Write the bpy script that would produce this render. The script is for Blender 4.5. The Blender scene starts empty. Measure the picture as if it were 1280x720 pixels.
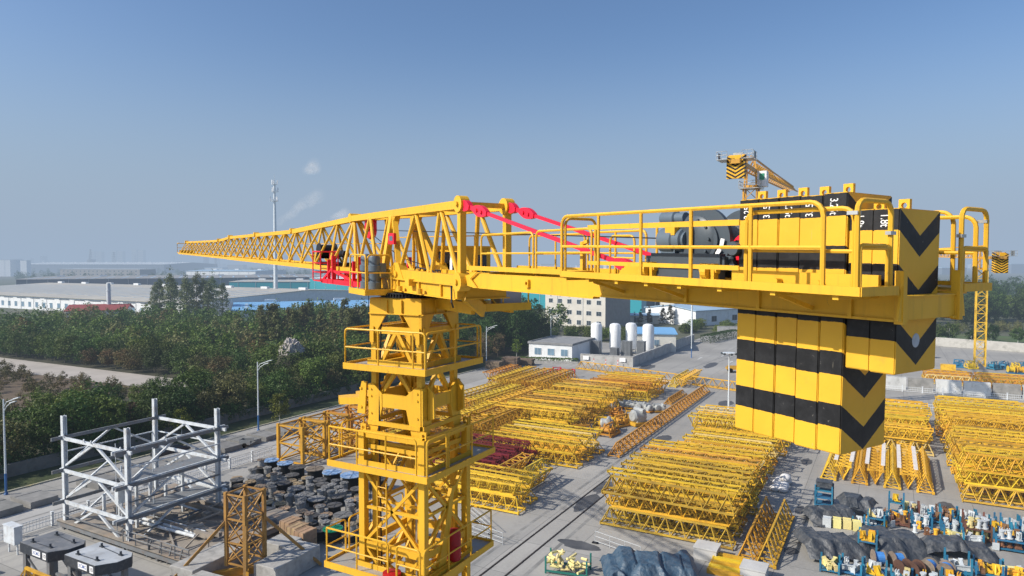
import bpy, bmesh, math, random
import numpy as np
from mathutils import Vector, Matrix
random.seed(7)
SC = bpy.context.scene
COL = SC.collection
R = math.radians
CAM_H = 24.0
# world axes: +Y runs up the yard along the crane rails, +X across it to the right

# ------------------------------------------------------------------ materials
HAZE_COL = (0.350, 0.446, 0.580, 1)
def haze_group():  # aerial haze painted on as emission, growing with distance from a fixed point
    g = bpy.data.node_groups.new('painted_haze', 'ShaderNodeTree')
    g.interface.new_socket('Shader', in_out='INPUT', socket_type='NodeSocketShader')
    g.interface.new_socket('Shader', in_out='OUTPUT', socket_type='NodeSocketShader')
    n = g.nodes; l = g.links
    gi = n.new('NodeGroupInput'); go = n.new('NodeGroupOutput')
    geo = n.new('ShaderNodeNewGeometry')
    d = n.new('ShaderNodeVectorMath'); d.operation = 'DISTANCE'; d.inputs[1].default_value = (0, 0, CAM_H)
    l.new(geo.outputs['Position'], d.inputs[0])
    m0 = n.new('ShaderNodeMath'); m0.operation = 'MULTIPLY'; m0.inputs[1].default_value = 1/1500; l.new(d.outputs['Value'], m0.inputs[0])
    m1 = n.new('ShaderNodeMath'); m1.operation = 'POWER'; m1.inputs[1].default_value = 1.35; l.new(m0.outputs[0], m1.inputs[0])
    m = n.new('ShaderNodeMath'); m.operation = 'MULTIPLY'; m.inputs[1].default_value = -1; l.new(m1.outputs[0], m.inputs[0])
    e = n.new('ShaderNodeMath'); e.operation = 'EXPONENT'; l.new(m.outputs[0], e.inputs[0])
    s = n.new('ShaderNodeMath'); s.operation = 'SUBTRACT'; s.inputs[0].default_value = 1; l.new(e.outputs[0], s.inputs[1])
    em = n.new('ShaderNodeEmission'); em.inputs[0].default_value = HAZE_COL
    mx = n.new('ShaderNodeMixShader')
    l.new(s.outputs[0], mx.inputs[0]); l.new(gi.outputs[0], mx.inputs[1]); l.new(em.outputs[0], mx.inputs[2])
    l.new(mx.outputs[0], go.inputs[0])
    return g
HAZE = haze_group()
MATS = {}
class NT:
    def __init__(s, name):
        s.m = bpy.data.materials.new(name); s.m.use_nodes = True
        s.n = s.m.node_tree.nodes; s.l = s.m.node_tree.links
        s.n.clear()
    def node(s, t, **k):
        x = s.n.new(t)
        for a, b in k.items(): setattr(x, a, b)
        return x
    def link(s, a, b): s.l.new(a, b)
    def math(s, op, a, b=None, clamp=False):
        x = s.n.new('ShaderNodeMath'); x.operation = op; x.use_clamp = clamp
        for i, v in enumerate((a, b)):
            if v is None: continue
            if isinstance(v, (int, float)): x.inputs[i].default_value = v
            else: s.l.new(v, x.inputs[i])
        return x.outputs[0]
    def mix(s, f, a, b, mode='MIX'):
        x = s.n.new('ShaderNodeMix'); x.data_type = 'RGBA'; x.blend_type = mode
        for i, v in ((0, f), (6, a), (7, b)):
            if isinstance(v, (int, float)): x.inputs[i].default_value = v
            elif isinstance(v, (tuple, list)): x.inputs[i].default_value = tuple(v)[:3] + (1,)
            else: s.l.new(v, x.inputs[i])
        return x.outputs[2]
    def noise(s, vec, scale, detail=4, rough=.55):
        x = s.n.new('ShaderNodeTexNoise'); x.inputs['Scale'].default_value = scale
        x.inputs['Detail'].default_value = detail; x.inputs['Roughness'].default_value = rough
        s.l.new(vec, x.inputs['Vector']); return x.outputs['Fac']
    def ramp(s, f, lo, hi):
        x = s.n.new('ShaderNodeMapRange'); x.inputs[1].default_value = lo; x.inputs[2].default_value = hi
        s.l.new(f, x.inputs[0]); return x.outputs[0]
    def pos(s):
        return s.node('ShaderNodeNewGeometry').outputs['Position']
    def finish(s, col, rough=.5, metal=0, haze=True, bump=None, bump_d=.02, spec=.5, shader=None):
        out = s.node('ShaderNodeOutputMaterial')
        if shader is None:
            b = s.node('ShaderNodeBsdfPrincipled')
            if isinstance(col, (tuple, list)): b.inputs['Base Color'].default_value = tuple(col)[:3] + (1,)
            else: s.link(col, b.inputs['Base Color'])
            if isinstance(rough, (int, float)): b.inputs['Roughness'].default_value = rough
            else: s.link(rough, b.inputs['Roughness'])
            b.inputs['Metallic'].default_value = metal
            b.inputs['Specular IOR Level'].default_value = spec
            if bump is not None:
                bp = s.node('ShaderNodeBump'); bp.inputs['Distance'].default_value = bump_d; bp.inputs['Strength'].default_value = .7
                s.link(bump, bp.inputs['Height']); s.link(bp.outputs[0], b.inputs['Normal'])
            shader = b.outputs[0]
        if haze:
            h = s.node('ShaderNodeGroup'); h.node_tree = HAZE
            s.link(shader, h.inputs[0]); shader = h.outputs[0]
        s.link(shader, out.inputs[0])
        return s.m
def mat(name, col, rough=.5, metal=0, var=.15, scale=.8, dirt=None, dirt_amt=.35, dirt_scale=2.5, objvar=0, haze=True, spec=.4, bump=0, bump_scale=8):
    """plain surface with mottling, grime and (objvar) a tone of its own per object"""
    if name in MATS: return MATS[name]
    t = NT(name); p = t.pos()
    n = t.noise(p, scale, 5)
    c = t.mix(t.ramp(n, .3, .7), tuple(x*(1-var) for x in col), tuple(min(1, x*(1+var)) for x in col))
    if dirt:
        f = t.math('MULTIPLY', t.ramp(t.noise(p, dirt_scale, 7, .65), .5, .72), dirt_amt, True)
        c = t.mix(f, c, dirt)
    if objvar:
        o = t.node('ShaderNodeObjectInfo').outputs['Random']
        hs = t.node('ShaderNodeHueSaturation')
        t.link(t.math('ADD', t.math('MULTIPLY', o, objvar*2), 1-objvar), hs.inputs['Value'])
        r2 = t.math('FRACT', t.math('MULTIPLY', o, 17.3))
        t.link(t.math('ADD', t.math('MULTIPLY', r2, .03), .488), hs.inputs['Hue'])
        t.link(c, hs.inputs['Color']); c = hs.outputs[0]
    b = t.noise(p, bump_scale, 4) if bump else None
    rr = t.math('ADD', t.math('MULTIPLY', n, .25), rough-.12)
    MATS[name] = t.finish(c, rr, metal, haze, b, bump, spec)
    return MATS[name]

# ------------------------------------------------------------------ mesh builder
class MB:
    def __init__(s, T=None):
        s.v = []; s.f = []; s.m = []; s.T = T; s.cur = 0
    def add(s, vs, fs):
        n = len(s.v); s.v.extend(Vector(p) for p in vs)
        s.f.extend(tuple(i+n for i in f) for f in fs); s.m.extend([s.cur]*len(fs))
    def hexa(s, c):
        s.add(c, [(0,3,2,1),(4,5,6,7),(0,1,5,4),(1,2,6,5),(2,3,7,6),(3,0,4,7)])
    def box(s, x0, x1, y0, y1, z0, z1):
        s.hexa([(x0,y0,z0),(x1,y0,z0),(x1,y1,z0),(x0,y1,z0),(x0,y0,z1),(x1,y0,z1),(x1,y1,z1),(x0,y1,z1)])
    def cbox(s, c, d, rz=0):
        cx, cy, cz = c; hx, hy, hz = d[0]/2, d[1]/2, d[2]/2
        k, j = math.cos(rz), math.sin(rz)
        P = [(cx+x*k-y*j, cy+x*j+y*k, cz+z) for z in (-hz, hz) for x, y in ((-hx,-hy),(hx,-hy),(hx,hy),(-hx,hy))]
        s.hexa(P)
    def bar(s, p, q, w, h=None, up=(0,0,1)):
        p = Vector(p); q = Vector(q); h = w if h is None else h
        d = (q-p)
        if d.length < 1e-6: return
        d.normalize(); u = Vector(up)
        if abs(d.dot(u)) > .98: u = Vector((1,0,0)) if abs(d.x) < .9 else Vector((0,1,0))
        sd = d.cross(u).normalized(); u = sd.cross(d)
        sd *= w/2; u *= h/2
        s.hexa([p-sd-u, p+sd-u, p+sd+u, p-sd+u, q-sd-u, q+sd-u, q+sd+u, q-sd+u])
    def tube(s, p, q, r, n=8, r2=None, caps=True):
        s.pipe([p, q], r, n, r2, caps)
    def pipe(s, pts, r, n=6, r2=None, caps=True):
        pts = [Vector(p) for p in pts]; k = len(pts); base = len(s.v); vs = []; fs = []
        ref = None
        for i, p in enumerate(pts):
            d = (pts[min(i+1,k-1)]-pts[max(i-1,0)]).normalized()
            if ref is None:
                ref = Vector((0,0,1)) if abs(d.z) < .9 else Vector((1,0,0))
            a = d.cross(ref)
            if a.length < 1e-4: a = d.cross(Vector((.3,.9,.2)))
            a.normalize(); b = a.cross(d).normalized(); ref = b
            rr = r if r2 is None else r+(r2-r)*i/(k-1)
            for j in range(n):
                t = 2*math.pi*j/n; vs.append(p+a*(math.cos(t)*rr)+b*(math.sin(t)*rr))
        for i in range(k-1):
            for j in range(n):
                fs.append((i*n+j, i*n+(j+1)%n, (i+1)*n+(j+1)%n, (i+1)*n+j))
        if caps: fs += [tuple(range(n-1,-1,-1)), tuple((k-1)*n+j for j in range(n))]
        s.add(vs, fs)
    def lathe(s, prof, c, ax=(0,0,1), n=20):
        """prof: (radius, distance along the axis)"""
        c = Vector(c); d = Vector(ax).normalized()
        a = d.cross(Vector((0,0,1)) if abs(d.z) < .9 else Vector((1,0,0))).normalized(); b = d.cross(a)
        vs = []; fs = []; k = len(prof)
        for r, t in prof:
            for j in range(n):
                th = 2*math.pi*j/n; vs.append(c+d*t+a*(math.cos(th)*r)+b*(math.sin(th)*r))
        for i in range(k-1):
            for j in range(n): fs.append((i*n+j, i*n+(j+1)%n, (i+1)*n+(j+1)%n, (i+1)*n+j))
        if prof[0][0] > 1e-4: fs.append(tuple(range(n-1,-1,-1)))
        if prof[-1][0] > 1e-4: fs.append(tuple((k-1)*n+j for j in range(n)))
        s.add(vs, fs)
    def prism(s, poly, vec):
        n = len(poly); v = Vector(vec); p = [Vector(q) for q in poly]
        s.add(p+[q+v for q in p], [tuple(range(n-1,-1,-1)), tuple(range(n,2*n))]+[(i,(i+1)%n,n+(i+1)%n,n+i) for i in range(n)])
    def eye(s, c, ux, uy, w, h, r, t, n=16):
        """square plate with a round hole; ux, uy span it, t is its thickness vector"""
        c = Vector(c); ux = Vector(ux); uy = Vector(uy); t = Vector(t)
        o = []; i_ = []
        for j in range(n):
            th = 2*math.pi*j/n; x, y = math.cos(th), math.sin(th)
            k = 1/max(abs(x), abs(y)); o.append(c+ux*(x*k*w/2)+uy*(y*k*h/2)); i_.append(c+ux*(x*r)+uy*(y*r))
        vs = o+i_+[p+t for p in o]+[p+t for p in i_]; fs = []
        for j in range(n):
            k = (j+1)%n
            fs += [(j,k,n+k,n+j), (2*n+j,3*n+j,3*n+k,2*n+k), (j,2*n+j,2*n+k,k), (n+j,n+k,3*n+k,3*n+j)]
        s.add(vs, fs)
    def rail(s, pts, h=1.05, r=.024, mids=(.5,), step=1.15, n=6, rnd=.12):
        """tube guardrail over a polyline of deck points, first and last posts bend into the top tube"""
        P = [Vector(p) for p in pts]; z = Vector((0,0,1))
        def bend(p, e): return [p+z*(h-rnd+rnd*math.sin(t))+e*(rnd-rnd*math.cos(t)) for t in (0, .4, .8, 1.2, math.pi/2)]
        top = [P[0]]+bend(P[0], (P[1]-P[0]).normalized())
        for p in P[1:-1]: top.append(p+z*h)
        top += bend(P[-1], (P[-2]-P[-1]).normalized())[::-1]+[P[-1]]
        s.pipe(top, r, n)
        for m in mids: s.pipe([p+z*h*m for p in P], r*.85, n)
        for i in range(len(P)-1):
            a, b = P[i], P[i+1]; L = (b-a).length; k = max(1, round(L/step))
            for j in range(0 if i else 1, k):
                q = a+(b-a)*(j/k); s.tube(q, q+z*h, r*.9, n)
    def mesh(s, name, smooth=False, fix=True):
        me = bpy.data.meshes.new(name)
        vs = [s.T(p) for p in s.v] if s.T else s.v
        me.from_pydata([tuple(p) for p in vs], [], s.f)
        if any(s.m): me.polygons.foreach_set('material_index', s.m)
        if fix:
            bm = bmesh.new(); bm.from_mesh(me); bmesh.ops.recalc_face_normals(bm, faces=bm.faces); bm.to_mesh(me); bm.free()
        if smooth:
            me.shade_smooth() if hasattr(me, 'shade_smooth') else None
            try: me.set_sharp_from_angle(angle=R(38))
            except Exception: pass
        return me
    def build(s, name, mats, parent=None, smooth=False, loc=None, rz=0):
        return link(name, s.mesh(name, smooth), mats, parent, loc, rz)
def link(name, me, mats, parent=None, loc=None, rz=0):
    o = bpy.data.objects.new(name, me); COL.objects.link(o)
    for m in (mats if isinstance(mats, (list, tuple)) else [mats]):
        if len(me.materials) < (len(mats) if isinstance(mats, (list, tuple)) else 1): me.materials.append(m)
    if parent: o.parent = parent
    if loc is not None: o.location = loc
    if rz: o.rotation_euler.z = rz
    return o
def tag(o, label, cat, group=None, kind=None):
    o['label'] = label; o['category'] = cat
    if group: o['group'] = group
    if kind: o['kind'] = kind
    return o
def thing(name, label, cat, loc=(0,0,0), rz=0, group=None):
    o = bpy.data.objects.new(name, None); COL.objects.link(o); o.empty_display_size = .5
    o.location = loc; o.rotation_euler.z = rz
    return tag(o, label, cat, group)
def setting(name, mb, m, kind='structure', fix=True):
    o = mb.build(name, m); o['kind'] = kind; return o
def copy_tree(o, loc=None, rz=None, label=None, parent=None, sc=None):
    c = o.copy(); COL.objects.link(c)
    if parent: c.parent = parent
    if loc is not None: c.location = loc
    if rz is not None: c.rotation_euler.z = rz
    if sc is not None: c.scale = sc
    if label: c['label'] = label
    for ch in list(o.children): copy_tree(ch, parent=c)
    return c
def np_mesh(name, co, quads):
    """co (n,3), quads (m,4)"""
    me = bpy.data.meshes.new(name); m = len(quads)
    me.vertices.add(len(co)); me.vertices.foreach_set('co', np.asarray(co, np.float32).ravel())
    me.loops.add(m*4); me.loops.foreach_set('vertex_index', np.asarray(quads, np.int32).ravel())
    me.polygons.add(m); me.polygons.foreach_set('loop_start', np.arange(0, m*4, 4, dtype=np.int32))
    try: me.polygons.foreach_set('loop_total', np.full(m, 4, np.int32))
    except Exception: pass
    me.update(calc_edges=True); me.validate()
    return me
def text_mesh(body, size, depth=0):
    cu = bpy.data.curves.new('lettering', 'FONT'); cu.body = body; cu.size = size; cu.extrude = depth
    cu.align_x = 'CENTER'; cu.align_y = 'CENTER'; cu.offset = .0012
    o = bpy.data.objects.new('lettering', cu); COL.objects.link(o)
    dg = bpy.context.evaluated_depsgraph_get(); dg.update()
    me = bpy.data.meshes.new_from_object(o.evaluated_get(dg))
    bpy.data.objects.remove(o); return me

# paints
YEL = (.76, .418, .030)
def crane_paint():
    t = NT('crane_yellow_paint'); w = t.pos(); g = t.node('ShaderNodeNewGeometry')
    c = t.mix(t.ramp(t.noise(w, .6, 6), .3, .7), tuple(x*.93 for x in YEL), tuple(x*1.06 for x in YEL))
    mp = t.node('ShaderNodeMapping'); mp.inputs['Scale'].default_value = (9, 9, .7); t.link(w, mp.inputs[0])
    c = t.mix(t.math('MULTIPLY', t.ramp(t.noise(mp.outputs[0], 1.0, 6, .6), .54, .74), .34), c, (.36,.19,.03))      # rain streaks
    c = t.mix(t.math('MULTIPLY', t.ramp(t.noise(w, 5.5, 9, .72), .60, .72), .45), c, (.22,.13,.05))                 # grease and scuffs
    c = t.mix(t.math('MULTIPLY', t.ramp(t.noise(w, 11, 6, .7), .69, .73), .7), c, (.13,.06,.025))                   # rust specks
    n = t.noise(w, 3, 4); return t.finish(c, t.math('ADD', t.math('MULTIPLY', n, .3), .34), 0, False, None, .02, .3)
CRANE = crane_paint()
_old_crane = lambda: mat('crane_yellow_paint', YEL, .5, var=.06, scale=.5, dirt=(.36,.20,.03), dirt_amt=.3, dirt_scale=1.6, haze=False, spec=.25)
CRANE_D = mat('crane_deck_paint', (.5,.33,.05), .6, var=.1, dirt=(.3,.24,.15), dirt_amt=.6, haze=False)
STEEL_DECK = mat('worn_deck_plate', (.36,.35,.33), .5, .2, var=.2, dirt=(.5,.33,.05), dirt_amt=.4, haze=False)
REDP = mat('crane_red_paint', (.72,.012,.03), .4, var=.08, haze=False)
PINKR = mat('tie_bar_red_paint', (.82,.02,.055), .4, var=.06, haze=False)
GREY = mat('winch_grey_paint', (.070,.088,.105), .38, var=.08, dirt=(.05,.05,.05), dirt_amt=.3, haze=False)
GREY_L = mat('motor_grey_paint', (.11,.145,.18), .4, var=.15, haze=False)
DARK = mat('dark_steel', (.018,.018,.02), .5, .3, haze=False)
ROPE = mat('wire_rope_drum', (.2,.2,.195), .45, .5, var=.3, scale=20, haze=False)
ZINC = mat('galvanised_clamp', (.5,.5,.48), .35, .6, haze=False)
GLASS_D = mat('dark_cab_glass', (.012,.014,.018), .08, var=0, haze=False, spec=.6)
WHITE = mat('white_sticker', (.8,.8,.8), .5, var=.03, haze=False)
TEXTW = mat('white_lettering', (.8,.8,.78), .6, var=.05, dirt=(.1,.1,.1), dirt_amt=.4, dirt_scale=14, haze=False)
BLACKHOSE = mat('black_hose', (.012,.012,.012), .5, haze=False)
# ================================================================== the yellow flat-top tower crane
MX, MY = -12.314, 16.271
ja = R(-61.5)
AX = Vector((math.sin(ja), math.cos(ja), .021)); BX = Vector((math.cos(ja), -math.sin(ja), 0)); ZX = Vector((0, 0, 1))
def K(p): return AX*p[0]+BX*p[1]+ZX*(p[2]+CAM_H)        # slewing frame: along the jib, across it, height over the jib level
def kb(): return MB(K)
crane = thing('tower_crane', 'large yellow flat-top tower crane in front, with black-striped counterweight blocks and red tie bars', 'tower crane', (MX, MY, 0))
def cp(mb, name, m=CRANE, parent=crane, smooth=False): return mb.build(name, m, parent, smooth)

# ---- mast (its faces stand square to the yard)
s = .82; W_ = .17
mb = MB()
for sx in (-1, 1):
    for sy in (-1, 1):
        mb.box(sx*s-W_/2, sx*s+W_/2, sy*s-W_/2, sy*s+W_/2, 0, 22.6)
lv = [22.6-.35]
zs = [0, 1.7, 3.4, 5.1, 6.8, 8.5, 10.2, 11.9, 13.6, 15.3, 17.0, 18.7]
def face_pts(z, k):      # two column axes of face k at height z
    c = [(-s,-s),(s,-s),(s,s),(-s,s)]
    return Vector((*c[k], z)), Vector((*c[(k+1)%4], z))
for k in range(4):
    for i in range(len(zs)-1):
        a, b = face_pts(zs[i], k); c, d = face_pts(zs[i+1], k)
        mb.bar(a, b, .07); m1 = (a+b)/2; m2 = (c+d)/2
        if i % 2: mb.bar(a, d, .055)
        else: mb.bar(b, c, .055)
    a, b = face_pts(zs[-1], k); mb.bar(a, b, .11)
    # upper window: crossbar with an inverted V below it, V down to the collar
    for zt, zb in ((22.02, 20.98), (20.9, 19.95)):
        t0, t1 = face_pts(zt, k); b0, b1 = face_pts(zb, k); md = (t0+t1)/2
        if zt > 21.5:
            mb.bar(t0, t1, .12, .2); mb.bar(md, b0+(b1-b0)*.12, .11); mb.bar(md, b0+(b1-b0)*.88, .11)
            mb.bar(b0, b1, .12, .16)
        else:
            mb.bar(md, b0+(b1-b0)*.06, .1); mb.bar(md, b0+(b1-b0)*.94, .1)
    for q in (0, 1):     # corner bolts and fish plates
        for zt in (21.9, 19.3, 18.6):
            p = face_pts(zt, k)[q]; n = Vector(((0,-1,0),(1,0,0),(0,1,0),(-1,0,0))[k])
            e = (face_pts(zt, k)[1-q]-p).normalized()
            c = p+n*(W_/2+.012); mb.cbox(c+n*.045, (.13 if n.y else .03, .13 if n.x else .03, .46)); mb.cbox(c+n*.02, (.1 if n.y else .07, .1 if n.x else .07, .4))
cp(mb, 'mast')
mb = MB()
for x in (-.3, .0): mb.tube((x, .35, 0), (x, .35, 22.4), .022, 6)
for i in range(75): mb.tube((-.3, .35, .2+i*.295), (0, .35, .2+i*.295), .014, 5)
cp(mb, 'ladder')
mb = MB(); mb.tube((.62, -.55, 10), (.62, -.55, 22.3), .05, 8); mb.tube((.5, -.62, 10), (.5, -.62, 19), .035, 8); cp(mb, 'cable_conduit', ZINC)
mb = MB(); mb.pipe([(-.56,-.86,22.2),(-.56,-.95,20.5),(-.55,-.99,18.9),(-.55,-.93,15.2),(-.55,-.95,10)], .025, 6); cp(mb, 'power_cable', BLACKHOSE)
# head under the slewing ring: box beam with gusset haunches
mb = MB(); H1 = 22.93; H0 = 22.52; o = .93
for k in range(4):
    c = [(-o,-o),(o,-o),(o,o),(-o,o)]; a = Vector((*c[k],0)); b = Vector((*c[(k+1)%4],0)); e = (b-a).normalized(); n = Vector((e.y,-e.x,0))
    i1 = .05
    pa, pb = a+e*.0, b-e*.05
    mb.prism([pa+ZX*H0, pb+ZX*H0, pb+ZX*H1, pa+ZX*H1], -n*.05)
    for f0, f1 in ((pa, e), (pb, -e)):
        mb.prism([f0+f1*.0+ZX*H0, f0+f1*.62+ZX*H0, f0+f1*.2+ZX*(H0-.62), f0+ZX*(H0-.62)], -n*.04)
    for q in (.36, .64):
        p = a+(b-a)*q; mb.bar(p+n*.03+ZX*(H0+.02), p+n*.03+ZX*(H1-.02), .03, .06, n)
    mb.box(-o+.02, o-.02, -o+.02, o-.02, H1, H1+.03) if k == 0 else None
    mb.bar(pa+n*.02+ZX*(H0-.012), pb+n*.02+ZX*(H0-.012), .09, .024)
cp(mb, 'mast_head')
# climbing collar
mb = MB(); o = .98
for k in range(4):
    c = [(-o,-o),(o,-o),(o,o),(-o,o)]; a = Vector((*c[k],0)); b = Vector((*c[(k+1)%4],0)); e = (b-a).normalized(); n = Vector((e.y,-e.x,0))
    a2, b2 = a+e*.02, b-e*.06
    a3, b3 = a2-n*.014, b2-n*.014; mb.prism([a3+e*.3+ZX*19.8, b3-e*.3+ZX*19.8, b3-e*.3+ZX*20.18, a3+e*.3+ZX*20.18], -n*.1)
    for f0, f1 in ((a2, e), (b2, -e)):
        mb.prism([f0+ZX*18.7, f0+f1*.22+ZX*18.7, f0+f1*.5+ZX*19.78, f0+f1*.5+ZX*20.2, f0+f1*.2+ZX*20.45, f0+ZX*20.45], -n*.07)
        for zz in (18.85, 19.35, 19.6, 20.1, 20.3):
            mb.tube(f0+f1*.11+ZX*zz, f0+f1*.11+ZX*zz+n*.03, .03, 8)
    mb.bar(a2+ZX*19.32, b2+ZX*19.32, .08, .12); mb.bar(a2+ZX*18.62, b2+ZX*18.62, .1, .12)
cp(mb, 'climbing_collar')
# hoisting wings on the collar
mb = MB()
for y0 in (-.98, -.2):
    mb.prism([(-1.1,y0,19.98),(-2.1,y0+.02,19.86),(-2.5,y0+.42,19.83),(-2.2,y0+.62,19.86),(-1.1,y0+.66,19.98)], (0,0,.05))
    mb.bar((-1.1,y0+.0,19.93), (-2.1,y0+.03,19.81), .03, .2); mb.bar((-2.1,y0+.02,19.81), (-2.5,y0+.42,19.78), .03, .2)
mb.prism([(-1.06,-1.02,19.55),(-1.36,-1.02,19.55),(-1.3,-1.02,20.0),(-1.18,-1.02,20.5),(-1.0,-1.02,20.5)], (0,.06,0))
mb.prism([(-1.06,.02,19.55),(-1.36,.02,19.55),(-1.3,.02,20.0),(-1.18,.02,20.5),(-1.0,.02,20.5)], (0,.06,0))
for z in (19.75, 20.3): mb.tube((-1.2,-1.05,z), (-1.2,.12,z), .04, 8)
cp(mb, 'collar_bracket')
for sx, sy in ((1,1),(1,-1)): mb = MB(); mb.prism([(sx*1.0,sy*.75,19.5),(sx*1.22,sy*.75,19.6),(sx*1.2,sy*.75,20.3),(sx*1.0,sy*.75,20.5)], (0,.07,0)); cp(mb, 'collar_bracket')
# outer climbing cage
mb = MB(); o = 1.08
for sx in (-1, 1):
    for sy in (-1, 1): mb.box(sx*o-.1, sx*o+.1, sy*o-.1, sy*o+.1, 9.5, 19.05)
cz = [19.0, 17.95, 15.75, 13.6, 11.5, 9.6]
for k in range(4):
    c = [(-o,-o),(o,-o),(o,o),(-o,o)]; a = Vector((*c[k],0)); b = Vector((*c[(k+1)%4],0)); m = (a+b)/2
    for i in range(len(cz)-1):
        z1, z0 = cz[i], cz[i+1]; zm = (z0+z1)/2
        mb.bar(a+ZX*z1, b+ZX*z1, .11, .2 if i in (0, 2) else .12)
        if i:
            mb.bar(a+ZX*zm, b+ZX*zm, .08)
            for p in (a, b):
                mb.bar(p+ZX*z1, m+ZX*zm, .085); mb.bar(p+ZX*z0, m+ZX*zm, .085)
            mb.cbox(m+ZX*zm, (.22 if k in (0,2) else .05, .05 if k in (0,2) else .22, .22))
    mb.eye(a+ZX*19.16, (1,0,0), (0,0,1), .2, .22, .05, (0,.05,0))
cp(mb, 'climbing_cage')
mb = MB()                       # cage ladder on the near-left face
for x in (-.45, -.12): mb.tube((x,-1.22,13.0), (x,-1.22,17.7), .02, 6)
for i in range(16): mb.tube((-.45,-1.22,13.2+i*.29), (-.12,-1.22,13.2+i*.29), .014, 5)
cp(mb, 'ladder')
# hydraulic gear at the foot of the cage
HYD = mat('shade_toned_red', (.40,.008,.014), .45, var=.2, scale=3, dirt=(.1,.02,.02), dirt_amt=.5, haze=False)  # darker copy of the crane red, with the tanks' shade in its colour
mb = MB(); mb.cbox((1.18, -.2, 15.0), (.32, 1.5, .42)); mb.cbox((.75,-1.35,14.65), (1.0,.5,.3)); mb.prism([(1.05,-.5,15.2),(1.05,-.1,15.2),(1.05,.35,17.4),(1.05,.2,17.4)], (.12,0,0)); cp(mb, 'climbing_beam')
mb = MB(); mb.lathe([(.0,0),(.2,.02),(.21,.12),(.21,.75),(.17,.9),(0,.94)], (1.2,.25,15.2), (0,0,1), 16); cp(mb, 'hydraulic_tank', HYD, smooth=True); mb = MB(); mb.lathe([(0,0),(.22,.03),(.26,.2),(.26,.4),(0,.44)], (.25,-1.45,14.9), (0,0,1), 16)
cp(mb, 'hydraulic_cap', HYD, smooth=True)

def platform(z, x0, x1, y0, y1, inn, rails, gates=()):
    p = MB(); t = .05
    p.box(x0, x1, y0, -inn, z-t, z); p.box(x0, x1, inn, y1, z-t, z); p.box(x0, -inn, -inn+.002, inn-.002, z-t, z); p.box(inn, x1, -inn+.002, inn-.002, z-t, z)
    f = cp(p, 'work_platform', STEEL_DECK)
    p = MB()
    for a, b in (((x0,y0),(x1,y0)),((x1,y0),(x1,y1)),((x1,y1),(x0,y1)),((x0,y1),(x0,y0))):
        p.bar((*a,z-.02), (*b,z-.02), .04, .18)
    for v in (-inn, inn): p.bar((x0+.03,v,z-.085), (x1-.03,v,z-.085), .08, .06); p.bar((v,y0+.03,z-.09), (v,y1-.03,z-.09), .08, .07)
    for v in (-inn, inn): p.bar((-inn,v,z+.075), (inn,v,z+.075), .02, .15); p.bar((v,-inn,z+.075), (v,inn,z+.075), .02, .15)
    cp(p, 'toe_board', CRANE, f)
    p = MB()
    for r in rails: p.rail([(x,y,z) for x, y in r], 1.05, .028, (.5,))
    cp(p, 'guardrail', CRANE, f)
platform(21.02, -1.47, 1.45, -1.46, 1.46, .98, [[(-1.43,1.42),(-1.43,-1.42)],[(-1.43,-1.42),(1.0,-1.42),(1.41,-1.42)],[(1.41,-1.38),(1.41,1.42)],[(1.3,1.42),(-1.3,1.42)]])
platform(18.1, -2.12, 1.5, -1.47, 2.12, 1.2, [[(-2.08,2.05),(-2.08,-.9)],[(-2.08,-1.0),(-2.08,-1.43),(1.1,-1.43)],[(1.46,-1.43),(1.46,-.5)],[(1.46,-.4),(1.46,2.08),(.6,2.08)]])
platform(15.1, -2.15, 1.45, -1.6, 2.1, 1.22, [[(-2.1,2.05),(-2.1,-.6)],[(-2.1,-.75),(-2.1,-1.55),(.2,-1.55)],[(1.4,-1.5),(1.4,2.05),(.6,2.05)],[(.5,-1.55),(1.3,-1.55)]])
mb = MB()                       # black and yellow warning panel in the left rail corner
mb.prism([(-1.41,1.36,21.05),(-1.41,.95,21.05),(-1.41,.95,21.5),(-1.41,1.36,21.5)], (.03,0,0)); cp(mb, 'warning_panel', DARK)
mb = MB()
for i in range(3): y = 1.3-i*.13; mb.prism([(-1.42,y,21.08),(-1.42,y-.06,21.08),(-1.42,y-.16,21.47),(-1.42,y-.1,21.47)], (.006,0,0))
cp(mb, 'warning_stripe')

# ---- slewing part
mb = MB()
mb.lathe([(.86,0),(.98,.0),(.98,.05),(.93,.06),(.93,.09),(.98,.1),(.98,.145),(.86,.145)], (0,0,22.965), (0,0,1), 48)
for i in range(64):
    t = 2*math.pi*i/64; mb.cbox((math.cos(t)*.985, math.sin(t)*.985, 23.035), (.05,.035,.09), t)
cp(mb, 'slewing_ring', DARK)
mb = kb()
mb.box(-4.0, 1.5, -.7, .7, -.81, -.5)
for a in (-3.2,-1.9,-.5,.9): mb.box(a-.03, a+.03, -.76, .76, -.815, -.495)
mb.box(-4.05, 1.55, -.78, .78, -.5, -.47); mb.box(-4.05, 1.55, -.78, .78, -.84, -.81)
mb.box(-1.6,-1.35,-.9,-.7,-.62,-.44)
for a in (-2.2, -.9): mb.tube((a,-.86,-.8), (a,-.86,-.66), .08, 10)
mb.bar((-4.0,-.5,-.72),(-3.45,.35,-1.2), .1,.3)      # raking arm down to the cab platform
cp(mb, 'slewing_platform')
mb = kb()
for i in range(4): mb.pipe([(-.9-.1*i,-.5+.12*i,-.42),(-1.2-.1*i,-.5+.1*i,-.12-.03*i),(-1.9,-.4+.1*i,-.2),(-2.3,-.3,-.44)], .022, 6)
mb.pipe([(-3.2,-.55,-.3),(-3.8,-.75,-.5),(-3.9,-.8,-.9),(-3.6,-.6,-1.05)], .025, 6)
mb.pipe([(-2.3,-.62,-.05),(-2.7,-.66,-.26),(-3.7,-.66,-.27)], .025, 6)
cp(mb, 'cable_bundle', BLACKHOSE)

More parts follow.
